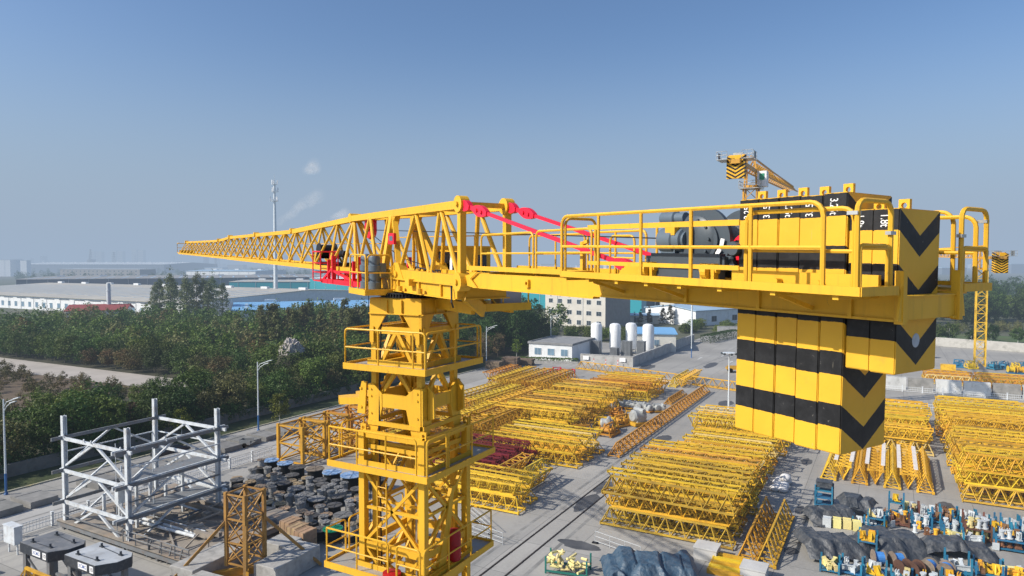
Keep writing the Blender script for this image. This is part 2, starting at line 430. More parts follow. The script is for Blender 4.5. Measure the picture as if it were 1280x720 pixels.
# root frame between counter-jib pins and jib
TOPK = (5.1, 0, 1.42)
mb = kb()
for b in (-.64, .64):
    sg = 1 if b > 0 else -1
    mb.bar((-4.13,b,-.37), (-.43,b,-.34), .2, .26); mb.bar((-.43,b,-.34), (2.0,b,-.38), .18, .24)
    mb.tube((-4.13,b-.15,-.4), (-4.13,b+.15,-.4), .23, 20); mb.tube((-4.13,b-.2,-.4), (-4.13,b+.2,-.4), .07, 10)
    mb.prism([(-.9,b-.12,-.48),(.15,b-.12,-.5),(.1,b-.12,-.3),(-.25,b-.12,-.02),(-.55,b-.12,-.02)], (0,.24,0))
    mb.tube((-.43,b-.17,-.34), (-.43,b+.17,-.34), .08, 12)
    mb.bar((-4.13,b,-.3), (-4.13,b,1.36), .16, .16)                       # apex post
    mb.tube((-4.13,b-.12,1.46), (-4.13,b+.12,1.46), .2, 20); mb.tube((-4.13,b-.17,1.46), (-4.13,b+.17,1.46), .06, 10)
    mb.bar((-4.1,b,1.45), (TOPK[0],sg*.1,TOPK[2]), .17, .2)               # top chord, converging at the first jib node
    f = (.75+4.1)/(TOPK[0]+4.1); bb = b+(sg*.1-b)*f
    mb.bar((.75,bb,1.4), (.75,b,-.3), .17, .2)                            # heavy post and its raking brace
    mb.bar((.62,bb,1.3), (-.35,b,-.2), .15, .17)
    mb.prism([(.9,bb-.09*1,1.42),(.35,bb-.09,1.42),(.62,bb-.09,.95),(.9,bb-.09,.9)], (0,.18,0))
    for p, q in (((-.55,-.05),(-1.05,1.3)),((-1.2,1.3),(-2.35,-.24)),((-2.5,-.24),(-2.8,1.3)),((-2.95,1.3),(-3.95,-.26))):
        t0 = b+(sg*.1-b)*max(0, (p[0]+4.1))/(TOPK[0]+4.1) if p[1] > 1 else b
        t1 = b+(sg*.1-b)*max(0, (q[0]+4.1))/(TOPK[0]+4.1) if q[1] > 1 else b
        mb.tube((p[0],t0,p[1]), (q[0],t1,q[1]), .062, 8)
mb.bar((-4.13,-.64,1.46), (-4.13,.64,1.46), .12); mb.bar((-2.85,-.52,1.4), (-2.85,.52,1.4), .1); mb.bar((-1.1,-.45,1.38), (-1.1,.45,1.38), .1)
mb.bar((-4.0,-.6,1.42), (-2.9,.5,1.38), .07); mb.bar((-1.1,.4,1.38), (.7,-.35,1.38), .07)
for a in (-4.13,-2.4,-.4,.75): mb.bar((a,-.64,-.36), (a,.64,-.36), .12)
cp(mb, 'jib_root_frame')
mb = kb(); mb.box(-.3,.12,-.78,-.7,.5,.82); cp(mb, 'control_box', REDP)
mb = kb(); mb.box(-.22,.02,-.785,-.78,.6,.74); cp(mb, 'display_panel', GREY_L)

# jib
tops = [(5.1,1.42),(13.4,1.09),(21,1.02),(28.6,.95),(32.7,.76),(49.4,.70)]
def topz(a):
    for (a0,z0),(a1,z1) in zip(tops, tops[1:]):
        if a <= a1: return z0+(z1-z0)*(a-a0)/(a1-a0)
    return tops[-1][1]
def botz(a): return -.38+.09*max(0,(a-2))/48
mb = kb()
for (a0,z0),(a1,z1) in zip(tops, tops[1:]):
    k = .2-.0018*a0; mb.bar((a0,0,z0), (a1,0,z1), k, k)
    mb.tube((a1,-.14,z1+.04), (a1,.14,z1+.04), .13, 10)
mb.tube((5.1,-.2,1.44), (5.1,.2,1.44), .17, 14)
for b in (-.6,.6):
    mb.bar((2.0,b,-.38), (26,b,botz(26)), .15, .17); mb.bar((26,b,botz(26)), (50,b,botz(50)), .11, .13)
na = 5.1; k = 0; st = 1.95
# lead-in bays between the heavy post and the first node
for b in (-.6,.6):
    sg = 1 if b > 0 else -1
    mb.tube((4.55,b,-.3), (5.0,sg*.06,1.38), .06, 8); mb.tube((3.35,b,-.3), (4.9,sg*.08,1.38), .055, 8)
    mb.tube((3.1,b,-.3), (2.9,sg*.28,1.38), .055, 8); mb.tube((1.5,b,-.3), (2.75,sg*.3,1.38), .055, 8); mb.tube((1.4,b,-.3), (.95,sg*.42,1.3), .055, 8)
while na < 48.5:
    nb = na+st; nm = na+st/2
    for b in (-.6,.6):
        r_ = .05-.0004*na
        mb.tube((na+.05,0,topz(na)), (nm,b,botz(nm)+.05), r_, 6); mb.tube((nm+.1,b,botz(nm)+.05), (nb-.05,0,topz(nb)), r_, 6)
    mb.bar((nm,-.6,botz(nm)), (nm,.6,botz(nm)), .07); mb.bar((nm,-.6,botz(nm)), (nb+st/2,.6,botz(nb)), .05)
    na = nb
mb.box(49.3,49.45,-.62,.62,-.33,.0)
cp(mb, 'jib')
mb = kb()                       # tip cage
for b in (-.6,.6):
    mb.pipe([(49.4,b,-.28),(51.0,b,-.25),(51.0,b,.6),(49.5,b,.65)], .03, 5)
mb.tube((51,-.6,.6), (51,.6,.6), .03, 5); mb.tube((51,-.6,.2), (51,.6,.2), .02, 5); cp(mb, 'tip_railing')
mb = kb()                       # walkway rails inside the root and along the jib
for z in (.33,.82):
    mb.pipe([(-4,1.47,z-.04),(5.2,1.47,z-.04)], .02, 6); mb.pipe([(3.2,.42,z-.28),(14,.42,z-.28)], .018, 5)
for a in (-3,-1,1,3,5): mb.tube((a,1.47,-.4), (a,1.47,.78), .02, 6)
cp(mb, 'guardrail')
mb = kb(); mb.pipe([(-10.4,.12,.6),(3.6,.1,1.0)], .012, 5); mb.pipe([(3.6,0,.9),(1,0,.1),(-.5,.1,-.1)], .012, 5); cp(mb, 'hoist_rope', DARK)
mb = kb(); mb.lathe([(.05,-.1),(.3,-.1),(.34,-.04),(.34,.04),(.3,.1),(.05,.1)], (3.66,.05,1.02), (0,1,0), 20); mb.box(3.5,3.8,-.12,.2,.98,1.4); cp(mb, 'rope_pulley', REDP)
# trolley winch inside the jib
mb = kb(); mb.lathe([(.34,-.42),(.34,-.38),(.27,-.37),(.27,.2),(.34,.21),(.34,.25)], (8.1,0,.22), (0,1,0), 20); mb.tube((7.6,.05,.18),(6.2,.05,.14), .13, 12); mb.box(6.4,8.9,-.4,.4,-.3,-.18); mb.bar((8.1,-.44,.2),(7.7,-.44,-.25), .08); mb.bar((8.1,.3,.2),(8.5,.3,-.25), .08)
cp(mb, 'trolley_winch', DARK)

# red trolley with its basket under the jib
mb = kb()
for b in (-.85,.85):
    mb.bar((1.8,b,-.78), (6.2,b,-.82), .1, .16); mb.bar((2.2,b,-.4), (5.0,b,-.45), .07)
    for a in (2.3,4.9):
        mb.bar((a,b,-.85), (a,b,.1), .14, .1); mb.bar((a+.55,b,-.9), (a+.55,b,-.05), .1, .08)
    mb.bar((2.3,b,-.8), (4.9,b,-.42), .08); mb.bar((4.9,b,-.3), (6.2,b,-.82), .08)
    for a in (2.6,3.9): mb.tube((a,b*.9,-.62), (a,b*.78,-.62), .2, 16)
for a in (1.85,3.3,4.9,6.2): mb.bar((a,-.85,-.82), (a,.85,-.82), .1)
tro = cp(mb, 'trolley', REDP)
mb = kb(); mb.rail([(6.1,-.45,-.82),(6.1,-.95,-.82),(7.05,-.95,-.82),(7.05,-.3,-.82),(6.1,-.3,-.82)], 1.05, .026, (.28,.6), .8, rnd=.05); mb.box(6.1,7.05,-.95,-.3,-.86,-.82); cp(mb, 'trolley_basket', REDP, tro)
mb = kb()
for b in (-.3,.3): mb.pipe([(3.0,b,-.7),(3.0,b,-9)], .012, 5)
cp(mb, 'hoist_rope', DARK, tro)

# slewing drive on its bracket platform
mb = kb()
mb.box(-.2,1.15,-1.6,-.72,-.93,-.83); mb.bar((-.2,-1.6,-.87),(1.15,-1.6,-.87), .03, .17); mb.bar((-.2,-1.6,-.87),(-.2,-.72,-.87), .03, .17)
mb.prism([(.2,-.78,-.95),(.2,-1.5,-.95),(.2,-.78,-1.02)], (.05,0,0))
mb.rail([(1.12,-1.57,-.83),(-.17,-1.57,-.83)], 1.02, .024, (.5,), .6); mb.rail([(-.17,-1.52,-.83),(-.17,-.8,-.83)], 1.02, .024, (.5,), .9)
cp(mb, 'drive_platform')
mb = kb()
for a, b in ((.25,-1.15),(.75,-1.2)):
    mb.lathe([(.19,-.8),(.19,-.6),(.14,-.58),(.16,-.3),(.2,-.28),(.2,-.12),(.16,-.1),(.17,.1),(.13,.2),(0,.22)], (a,b,0), (0,0,1), 16)
mb.box(.1,.9,-1.05,-.85,-.3,-.05); mb.tube((.5,-1.3,-.55),(.5,-.9,-.55), .12, 12)
cp(mb, 'slewing_motor', GREY_L, smooth=True)

# operator cab beyond the root frame
mb = kb()
mb.box(-1.6,.2,.82,1.66,-1.05,.42); mb.box(-1.66,.26,.78,1.7,.42,.48)
cab = cp(mb, 'operator_cab')
mb = kb(); mb.box(-1.615,-1.601,1.12,1.52,-.35,.22); cp(mb, 'cab_window', GLASS_D, cab)
mb = kb(); mb.box(-1.3,.05,.805,.819,-.35,.3); cp(mb, 'cab_window', GLASS_D, cab)
mb = kb(); mb.box(-.9,-.75,.78,.8,-.45,.3); cp(mb, 'cab_fitting', WHITE, cab)
mb = kb()
mb.box(-3.4,-1.0,.25,1.85,-1.16,-1.1); mb.bar((-3.4,.25,-1.12),(-3.4,1.85,-1.12), .04, .2); mb.bar((-3.4,.25,-1.12),(-1,.25,-1.12), .04, .2)
mb.bar((-3.0,.3,-1.26),(-1.0,.3,-1.26), .12); mb.bar((-3.0,1.5,-1.26),(-1.0,1.5,-1.26), .12)
mb.rail([(-3.36,.3,-1.1),(-3.36,1.0,-1.1)], .75, .022, (.5,), .5); mb.tube((-3.36,1.8,-1.1),(-3.36,1.8,-.2), .025, 6)
for b in (.5,.8): mb.bar((-3.4,b,-1.1),(-2.6,b,-.6), .05)
cp(mb, 'cab_platform')
mb = kb(); mb.box(-3.2,-2.7,1.02,1.68,-1.1,-.72); cp(mb, 'electrical_cabinet', mat('cabinet_grey', (.42,.40,.42), .45, haze=False))

# ---- counter-jib
mb = kb()
for b in (-.64,.64):
    sg = 1 if b > 0 else -1
    mb.prism([(-14.5,b,-.37),(-9.1,b,-.42),(-9.05,b,-.46),(-5.5,b,-.5),(-4.6,b,-.5),(-4.25,b,-.46),(-4.25,b,-.25),(-4.7,b,-.17),(-14.5,b,-.06)], (0,-sg*.05,0))
    mb.bar((-14.5,b-sg*.05,-.365),(-9.1,b-sg*.05,-.415), .16, .03); mb.bar((-9.1,b-sg*.05,-.46),(-4.7,b-sg*.05,-.495), .16, .03)
    mb.tube((-4.13,b-.11,-.4), (-4.13,b+.11,-.4), .16, 16)
    mb.prism([(-4.9,b+sg*.04,-.13),(-4.55,b+sg*.04,-.3),(-4.9,b+sg*.04,-.5),(-4.98,b+sg*.04,-.5),(-4.66,b+sg*.04,-.3),(-4.98,b+sg*.04,-.13)], (0,sg*.025,0))
    mb.eye((-7.0,b+sg*.01,-.3), (1,0,0), (0,0,1), .12, .16, .04, (0,sg*.05,0))
    # stout end posts holding the blocks
    mb.bar((-14.48,b,-.4), (-14.48,b,.2), .08, .1); mb.bar((-14.42,b+sg*.02,-.07),(-14.42,b+sg*.1,-.07), .16, .03)
    mb.prism([(-14.52,b-sg*.0,-.36),(-14.52,b+sg*.12,-.36),(-14.52,b+sg*.03,.1),(-14.52,b,.1)], (.03,0,0))
    for a in (-13.9,-12.6,-11.3): mb.bar((a,b+sg*.02,-.37),(a,b+sg*.02,-.1), .04, .05)
mb.box(-14.48,-14.4,-.6,.6,-.36,-.1); mb.box(-14.5,-14.3,-.62,.62,-.1,-.085)
for a in (-12.02,-10.2,-9.1,-7.2,-5.4): mb.box(a-.06,a+.06,-.59,.59,-.36,-.12)
mb.bar((-9.1,-.55,-.3),(-7.2,.55,-.3), .07); mb.bar((-7.2,-.55,-.3),(-5.4,.55,-.3), .07)
cj = cp(mb, 'counter_jib')
mb = kb()
for sg in (-1,1):
    b0, b1 = sg*.72, sg*1.45
    mb.box(-14.5,-9.2,min(b0,b1),max(b0,b1),-.05,-.02)
mb.box(-12.0,-4.4,-.56,.56,-.10,-.07)
cp(mb, 'walkway_deck', CRANE_D, cj)
mb = kb()
for sg in (-1,1):
    # rear run stands a plate's thickness outside the front run
    mb.bar((-14.5,sg*1.47,-.016), (-11.2,sg*1.47,-.016), .03, .1); mb.bar((-11.2,sg*1.462,-.012), (-9.2,sg*1.462,-.012), .03, .1)
    mb.bar((-14.5,sg*1.47,-.016), (-14.5,sg*.74,-.016), .03, .1); mb.bar((-9.2,sg*1.45,-.012), (-9.2,sg*.7,-.012), .03, .09)
    for a in (-14.2,-13.4,-12.6,-11.9,-11.25,-10.6,-9.9,-9.3): mb.bar((a,sg*.66,-.085), (a,sg*1.44,-.085), .07, .07)
    for a in (-13.4,-11.25,-9.9): mb.bar((a,sg*.66,-.3), (a,sg*1.3,-.12), .04, .05)
    mb.bar((-9.2,sg*.7,-.02), (-4.5,sg*.7,-.05), .03, .1)
cp(mb, 'toe_board', CRANE, cj)
def long_rail(sg):
    m = kb(); b = sg*1.45
    m.rail([(-14.05,b,-.02),(-9.22,b,-.02)], .98, .029, (.48,), 1.0, rnd=.16)
    m.bar((-12.9,b-sg*.02,.76), (-9.9,b-sg*.02,.76), .02, .075); m.bar((-12.9,b-sg*.02,.19), (-9.9,b-sg*.02,.19), .02, .06)
    m.rail([(-9.25,b-sg*.05,-.02),(-9.25,sg*.74,-.02)], .95, .026, (.5,), 1.0)
    m.rail([(-12.95,b-sg*.09,-.02),(-14.36,b-sg*.09,-.02)], .9, .029, (.48,), 2.2, rnd=.14)      # overlapping sliding panel
    m.rail([(-14.44,b,-.02),(-14.44,sg*.8,-.02)], .98, .029, (.48,), 1.0, rnd=.12)               # end gate
    m.rail([(-14.46,b-sg*.03,-.02),(-14.9+.46,sg*.86,-.02)], .5, .02, (), 3, rnd=.05)
    o = cp(m, 'guardrail', CRANE, cj)
    m = kb(); m.box(-14.46,-14.34,b-.035,b+.035,.8,.84); cp(m, 'rail_clamp', ZINC, cj); m = kb(); m.box(-14.475,-14.41,sg*.8-.06,sg*.8+.05,.6,.64); cp(m, 'rail_clamp', ZINC, cj)
long_rail(-1); long_rail(1)
mb = kb()
for sg in (-1,1):
    mb.rail([(-9.05,sg*.66,-.08),(-7.3,sg*.66,-.1)], .86, .026, (.5,), .9); mb.rail([(-7.2,sg*.66,-.1),(-5.1,sg*.66,-.13)], .84, .026, (.5,), 1.05)
mb.rail([(-8.9,.5,-.1),(-8.2,.5,-.1)], .78, .024, (.45,), .8); mb.rail([(-10.2,.9,-.02),(-9.4,.9,-.02)], .9, .024, (.45,), .8)
mb.bar((-8.6,-.5,-.1), (-8.6,-.5,.55), .08); mb.bar((-8.6,-.5,.52), (-8.75,-.5,.56), .06)
cp(mb, 'guardrail', CRANE, cj)
# tie bars
for sg in (-1,1):
    b = sg*.64; mb = kb(); e = (-10.15,b,.1); p0 = Vector((-4.13,b,1.46)); p1 = Vector(e); d = p1-p0
    mb.bar(p0+d*.12, p0+d*.93, .06, .075)
    def lens(f0, f1, w, t):
        a, c = p0+d*f0, p0+d*f1; u = Vector((0,0,1)); u = (u-d.normalized()*u.dot(d.normalized())).normalized()
        n = 9; up = []; dn = []
        for i in range(n):
            q = a+(c-a)*(i/(n-1)); k = (math.sin(math.pi*(.12+.76*i/(n-1))))*w/2; up.append(q+u*k); dn.append(q-u*k)
        pl = up+dn[::-1]; mb.prism([q-BX*0-Vector((0,t/2,0)) for q in pl], (0,t,0))
    lens(0.0,.075,.26,.13); lens(.1,.205,.26,.11); lens(.915,1.0,.2,.12); mb.bar(p0, p0+d*.12, .07, .1)
    for f in (.02,.135,.17,.965): mb.tube(p0+d*f+Vector((0,-.09,0)), p0+d*f+Vector((0,.09,0)), .045, 10)
    cp(mb, 'tie_bar', PINKR)
    mb = kb(); mb.prism([(-10.5,b,-.04),(-9.8,b,-.04),(-10.02,b,.2),(-10.25,b,.2)], (0,sg*.08,0)); cp(mb, 'tie_bar_lug')
# hoist winch, on its own frame above the deck
def kw(): return MB(lambda p: K((p[0],p[1],p[2]+.22)))
mb = kw()
mb.box(-11.95,-10.35,-.58,.56,-.1,.1); mb.box(-11.9,-10.5,-.62,-.5,-.24,.14); mb.box(-11.9,-10.5,.5,.62,-.24,.14)
mb.prism([(-11.5,-.42,.1),(-10.95,-.42,.1),(-11.0,-.42,.42),(-11.15,-.42,.62),(-11.4,-.42,.62)], (0,.12,0))
mb.lathe([(.0,-.06),(.3,-.06),(.3,-.02),(.5,-.02),(.5,.05),(.28,.06),(.28,.07)], (-11.38,-.36,.34), (0,1,0), 40)
mb.lathe([(.28,0),(.5,0),(.5,.06),(0,.06)], (-11.38,.5,.34), (0,1,0), 40)
mb.lathe([(0,-.08),(.3,-.08),(.36,-.04),(.36,.02)], (-11.25,-.38,.36), (0,1,0), 32)
for i in range(10):
    t = 2*math.pi*i/10; mb.tube((-11.25+.3*math.cos(t),-.48,.36+.3*math.sin(t)), (-11.25+.3*math.cos(t),-.45,.36+.3*math.sin(t)), .022, 6)
mb.prism([(-11.6,-.5,.1),(-11.85,-.5,-.1),(-12.1,-.5,-.1),(-12.0,-.5,.1),(-11.95,-.5,.3),(-12.1,-.5,.34),(-12.2,-.5,.22),(-12.1,-.5,.12)], (0,.08,0))
mb.tube((-12.08,-.58,.22),(-12.08,-.36,.22), .1, 16)
mb.box(-11.25,-11.05,-.55,-.4,.1,.55)
win = cp(mb, 'hoist_winch', GREY, smooth=True)
mb = kw(); mb.lathe([(.33,0)]+[(.345 if i%2 else .33, .02+i*.0125) for i in range(60)]+[(.33,.8)], (-11.38,-.3,.34), (0,1,0), 32); cp(mb, 'rope_drum', ROPE, win)
mb = kw(); mb.lathe([(0,0),(.14,.0),(.2,.05),(.215,.12),(.215,.34),(.19,.36),(.19,.5),(.15,.52),(.15,.56),(0,.56)], (-10.62,-.48,.34), (-1,0,0), 24); mb.box(-11.0,-10.7,-.6,-.36,.1,.2); mb.bar((-10.8,-.45,.15),(-10.62,-.45,.0), .1); cp(mb, 'winch_motor', GREY_L, win, True)
mb = kw(); mb.lathe([(0,0),(.1,0),(.12,.04),(.12,.3),(.09,.32),(.09,.5),(0,.5)], (-10.45,-.3,.7), (-1,0,0), 18); mb.box(-10.85,-10.6,-.35,-.2,.45,.62); cp(mb, 'brake_motor', GREY_L, win, True)
mb = kw(); mb.box(-11.05,-10.85,-.66,-.54,.42,.55); cp(mb, 'junction_box', CRANE, win)
mb = kw(); mb.lathe([(.03,-.06),(.2,-.06),(.24,-.045),(.18,-.01),(.18,.01),(.24,.045),(.2,.06),(.03,.06)], (-12.1,-.28,.2), (0,1,0), 24); cp(mb, 'rope_sheave', REDP, win)
mb = kw()
for a, z, t in ((-11.6,.06,2.5),(-11.7,.17,2.2),(-11.77,.31,1.8)):
    c, q = math.cos(t), math.sin(t); P = [(a+c*x-q*y, -.425, z+q*x+c*y) for x, y in ((-.055,-.035),(.055,-.035),(.055,.035),(-.055,.035))]; mb.prism(P, (0,.004,0))
cp(mb, 'warning_sticker', WHITE, win)
for a in (-10.5,-11.75):
    mb = kw(); mb.box(a-.13,a-.07,-.72,-.5,-.26,.0); mb.box(a+.07,a+.13,-.72,-.5,-.26,.0); mb.tube((a-.16,-.66,-.1),(a+.16,-.66,-.1), .05, 10); mb.tube((a-.05,-.7,-.12),(a+.05,-.7,-.12), .12, 16); cp(mb, 'winch_bracket', CRANE, win)
# counterweight blocks
def stripe(name, L, hw, period, duty, drop):
    t = NT(name); tc = t.node('ShaderNodeTexCoord'); sp = t.node('ShaderNodeSeparateXYZ'); t.link(tc.outputs['Object'], sp.inputs[0])
    p = tc.outputs['Object']
    z = t.math('MULTIPLY', sp.outputs[2], -1/L)
    v = t.math('MULTIPLY', t.math('SUBTRACT', 1, t.math('MINIMUM', t.math('DIVIDE', t.math('ABSOLUTE', sp.outputs[1]), hw), 1)), drop)
    u = t.math('SUBTRACT', z, v)
    wob = t.math('MULTIPLY', t.math('SUBTRACT', t.noise(p, 12, 6, .7), .5), .008)
    u = t.math('ADD', u, wob)
    f = t.math('LESS_THAN', t.math('FRACT', t.math('ADD', t.math('DIVIDE', u, period), 4)), duty/period)
    f = t.math('MULTIPLY', f, t.math('GREATER_THAN', u, -.002))
    w = t.pos()
    yel = t.mix(t.ramp(t.noise(w, 1.5, 6), .35, .75), (.79,.44,.03), (.70,.375,.025))
    yel = t.mix(t.math('MULTIPLY', t.ramp(t.noise(w, 3, 8, .7), .6, .75), .35), yel, (.35,.24,.07))
    blk = t.mix(t.ramp(t.noise(w, 4, 7, .7), .45, .75), (.010,.010,.011), (.028,.028,.03))
    c = t.mix(f, yel, blk)
    mp = t.node('ShaderNodeMapping'); mp.inputs['Scale'].default_value = (14, 14, 1.2); t.link(w, mp.inputs[0])
    scr = t.math('MULTIPLY', t.ramp(t.noise(mp.outputs[0], 1.6, 8, .75), .66, .71), .5)
    c = t.mix(scr, c, (.45,.40,.30))
    chip = t.math('MULTIPLY', t.ramp(t.noise(w, 16, 8, .75), .665, .685), .7); c = t.mix(chip, c, (.36,.33,.28))
    return t.finish(c, .5, 0, False, t.noise(p, 6, 3), .006, .35)
M_BIG = stripe('striped_concrete_paint', 3.28, .5, .2, .088, .1)
M_SMALL = stripe('striped_small_block_paint', 1.93, .46, .333, .13, .16)
KM = Matrix(((AX.x,-BX.x,0,0),(AX.y,-BX.y,0,0),(.021,0,1,0),(0,0,0,1)))
def block_mesh(t, w, L):
    me = bpy.data.meshes.new('counterweight_block'); bm = bmesh.new()
    bmesh.ops.create_cube(bm, size=1); bmesh.ops.scale(bm, vec=(t, w, L), verts=bm.verts); bmesh.ops.translate(bm, vec=(0,0,-L/2), verts=bm.verts)
    bmesh.ops.bevel(bm, geom=bm.edges[:], offset=.012, segments=2, affect='EDGES'); bm.to_mesh(me); bm.free(); return me
big = block_mesh(.317, 1.0, 3.25); small = block_mesh(.305, .92, 1.93)
TM = {'3.25t': text_mesh('3.25t', .15), '1.8t': text_mesh('1.8t', .15)}
for q_ in TM.values(): q_.transform(Matrix.Diagonal((.68,1,1,1)))
def place_block(i, a, z, me, m, txt, up, hw, L, dy):
    o = link('counterweight_block', me, m, crane)
    M = KM.copy(); q = K((a,0,z)); M.translation = q; M.translation.y += 0
    o.matrix_local = M @ Matrix.Translation((0,dy,0))
    l = MB(); l.eye((.02,.2 if L > 2 else .05,.055), (1,0,0), (0,0,1), .13, .15, .035, (0,-.05,0))
    lo = l.build('lifting_lug', CRANE, o)
    t = link('weight_marking', TM[txt], TEXTW, o)
    xa, ya = (Vector((0,0,1)), Vector((1,0,0))) if up else (Vector((0,0,-1)), Vector((-1,0,0)))
    n = xa.cross(ya); MM = Matrix((( xa.x,ya.x,n.x,0.02),(xa.y,ya.y,n.y,hw+.003),(xa.z,ya.z,n.z,-.17 if L > 2 else -.135),(0,0,0,1)))
    t.matrix_local = MM
for i, up in enumerate((1,1,0,1,0)):
    place_block(i, -12.3-i*.3225, .865+.29+[0,.0,.006,-.004,.012][i]-.03, big, M_BIG, '3.25t', up, .5, 3.28, [0,.004,-.006,.01,.004][i])
for i in range(2):
    place_block(5+i, -13.9-i*.31, .615+.30, small, M_SMALL, '1.8t', 0, .46, 1.93, [.0,.012][i])
mb = kb()
for a in (-12.9,-13.5): mb.tube((a,-.72,.02),(a,-.5,.02), .035, 10)
mb.box(-14.2,-12.1,-.6,-.54,-.05,.14); cp(mb, 'block_retainer', CRANE, cj)

# pale disc painted for daylight seen through the outermost small block's hole
hb = [o for o in crane.children if o.name.startswith('counterweight_block')][-1]
mb = MB(); mb.lathe([(0,0),(.075,0),(.085,.004),(.075,.008),(0,.008)], (-.1585,.02,-1.55), (1,0,0), 24); mb.build('hole_daylight_disc', mat('painted_hole_daylight', (.42,.46,.5), .7, var=.15, scale=12, haze=False), hb)
# ================================================================== lattice sections and piles in the yard
LY = mat('stored_yellow_paint', (.70,.41,.03), .45, var=.16, scale=.25, dirt=(.28,.14,.03), dirt_amt=.6, dirt_scale=1.2, objvar=.14)
LB = mat('dull_yellow_paint', (.52,.30,.035), .6, var=.2, scale=.3, dirt=(.20,.10,.04), dirt_amt=.8, dirt_scale=1.0, objvar=.2)
LO = mat('stored_orange_paint', (.50,.235,.02), .55, var=.15, scale=.25, dirt=(.28,.14,.05), dirt_amt=.5, dirt_scale=1.2, objvar=.14)
LR = mat('stored_red_oxide_paint', (.15,.012,.014), .55, var=.2, scale=.4, objvar=.12)
LP = mat('pale_strip', (.72,.66,.60), .6, var=.12, scale=2, dirt=(.5,.42,.3), dirt_amt=.4)
LPALE = mat('pale_yellow_paint', (.68,.50,.18), .45, var=.12, scale=.4, dirt=(.45,.3,.1), dirt_amt=.4)  # paler yellow for a random few sections
_lat = {}
def lattice(L, w, h, bays, c=.15, g=.085, inv=False):
    """triangular lattice jib section lying along +X from 0"""
    k = (L, w, h, bays, c, g, inv)
    if k in _lat: return _lat[k]
    m = MB(); zt, zb = (c/2, h-c/2) if inv else (h-c/2, c/2); hw = w/2-c/2
    for y in (-hw, hw): m.bar((0,y,zb), (L,y,zb), c)
    m.bar((L/bays*.5,0,zt), (L-L/bays*.5,0,zt), c*1.1)
    st = L/bays
    for i in range(bays):
        x0, xm, x1 = i*st, (i+.5)*st, (i+1)*st
        for y in (-hw, hw):
            m.bar((x0,y,zb), (xm,0,zt), g); m.bar((xm,0,zt), (x1,y,zb), g)
        m.bar((x0,-hw,zb), (x0,hw,zb), g); m.bar((x0,-hw,zb), (x1,hw,zb), g*.8)
    m.bar((L,-hw,zb), (L,hw,zb), g)
    for x in (.0, L):
        for y in (-hw, hw): m.cbox((x,y,zb), (.06,c*1.7,c*1.9))
    me = m.mesh('jib_section'); _lat[k] = me; return me
_lm = {}
def lat_obj(me, material, x, y, z, rz, label, group, tilt=0):
    k = (me.name, material.name)
    if k not in _lm:
        m2 = me.copy(); m2.materials.append(material); _lm[k] = m2
    o = bpy.data.objects.new('jib_section', _lm[k]); COL.objects.link(o)
    o.location = (x, y, z); o.rotation_euler = (tilt, 0, rz)
    return tag(o, label, 'jib section', group)
rng = random.Random(3)
def pile(x0, x1, y0, y1, along, w, h, layers, mats, label, group, L=None, bays=None, skip=0, jit=.25, g=.078, base=.12, c=.15, alt=True):
    """sections laid side by side and in layers; along: 'x' or 'y' is their length"""
    if along == 'x': S0, S1, T0, T1 = x0, x1, y0, y1
    else: S0, S1, T0, T1 = y0, y1, x0, x1
    L = L or (S1-S0); n_l = max(1, int(round((S1-S0)/(L+.3)))); n_t = max(1, int((T1-T0)/w)); bays = bays or max(4, int(L/1.22))
    cnt = 0
    for lay in range(layers):
        for i in range(n_l):
            for j in range(n_t):
                if lay and rng.random() < skip*lay: continue
                inv = alt and (j+lay) % 2 == 1
                s = S0+i*(L+.3)+rng.uniform(-jit, jit); t = T0+(j+.5)*(T1-T0)/n_t+rng.uniform(-.06,.06)
                me = lattice(L, w, h, bays, c, g, inv); m = mats[rng.randrange(len(mats))] if rng.random() > .05 or mats[0] is LR else LPALE
                z = base+lay*(h*.98)+(.02 if inv else 0)
                a = rng.uniform(-.03,.03) if lay else rng.uniform(-.015,.015)
                tl = rng.uniform(-.03,.03) if lay else 0
                if along == 'x': lat_obj(me, m, s, t, z+abs(tl)*.4, a, label, group, tl)
                else: lat_obj(me, m, t, s, z+abs(tl)*.4, R(90)+a, label, group, tl)
                cnt += 1
    return cnt
tot = 0
# right of the rails
tot += pile(-22.6,-10.9,57.6,72.4,'x',1.48,1.5,3,[LY,LY,LB],'yellow lattice jib section in the tall stack right of the crane rails','jib sections stacked right of the rails', skip=.05)
tot += pile(-21.2,-11.2,73.2,87.6,'x',1.6,1.5,2,[LY,LY,LO],'yellow lattice jib section in the low stack behind the tall one right of the rails','jib sections stacked behind the tall stack', skip=.1)
tot += pile(-22.8,-11.0,88.6,98.0,'x',1.9,1.9,2,[LY],'broad yellow lattice jib section beyond the stacks right of the rails','broad jib sections beyond the stacks', c=.15, g=.09)
tot += pile(-17.5,-10.0,98.6,111,'y',1.8,1.9,2,[LY,LO],'yellow lattice jib section standing lengthwise beside the floodlight mast','jib sections by the floodlight mast')
tot += pile(-10.4,-7.4,55.6,67.5,'y',1.5,1.9,1,[LY,LO],'yellow lattice jib section laid alone on the bare concrete right of the tall stack','single sections right of the tall stack', alt=False, jit=.1)
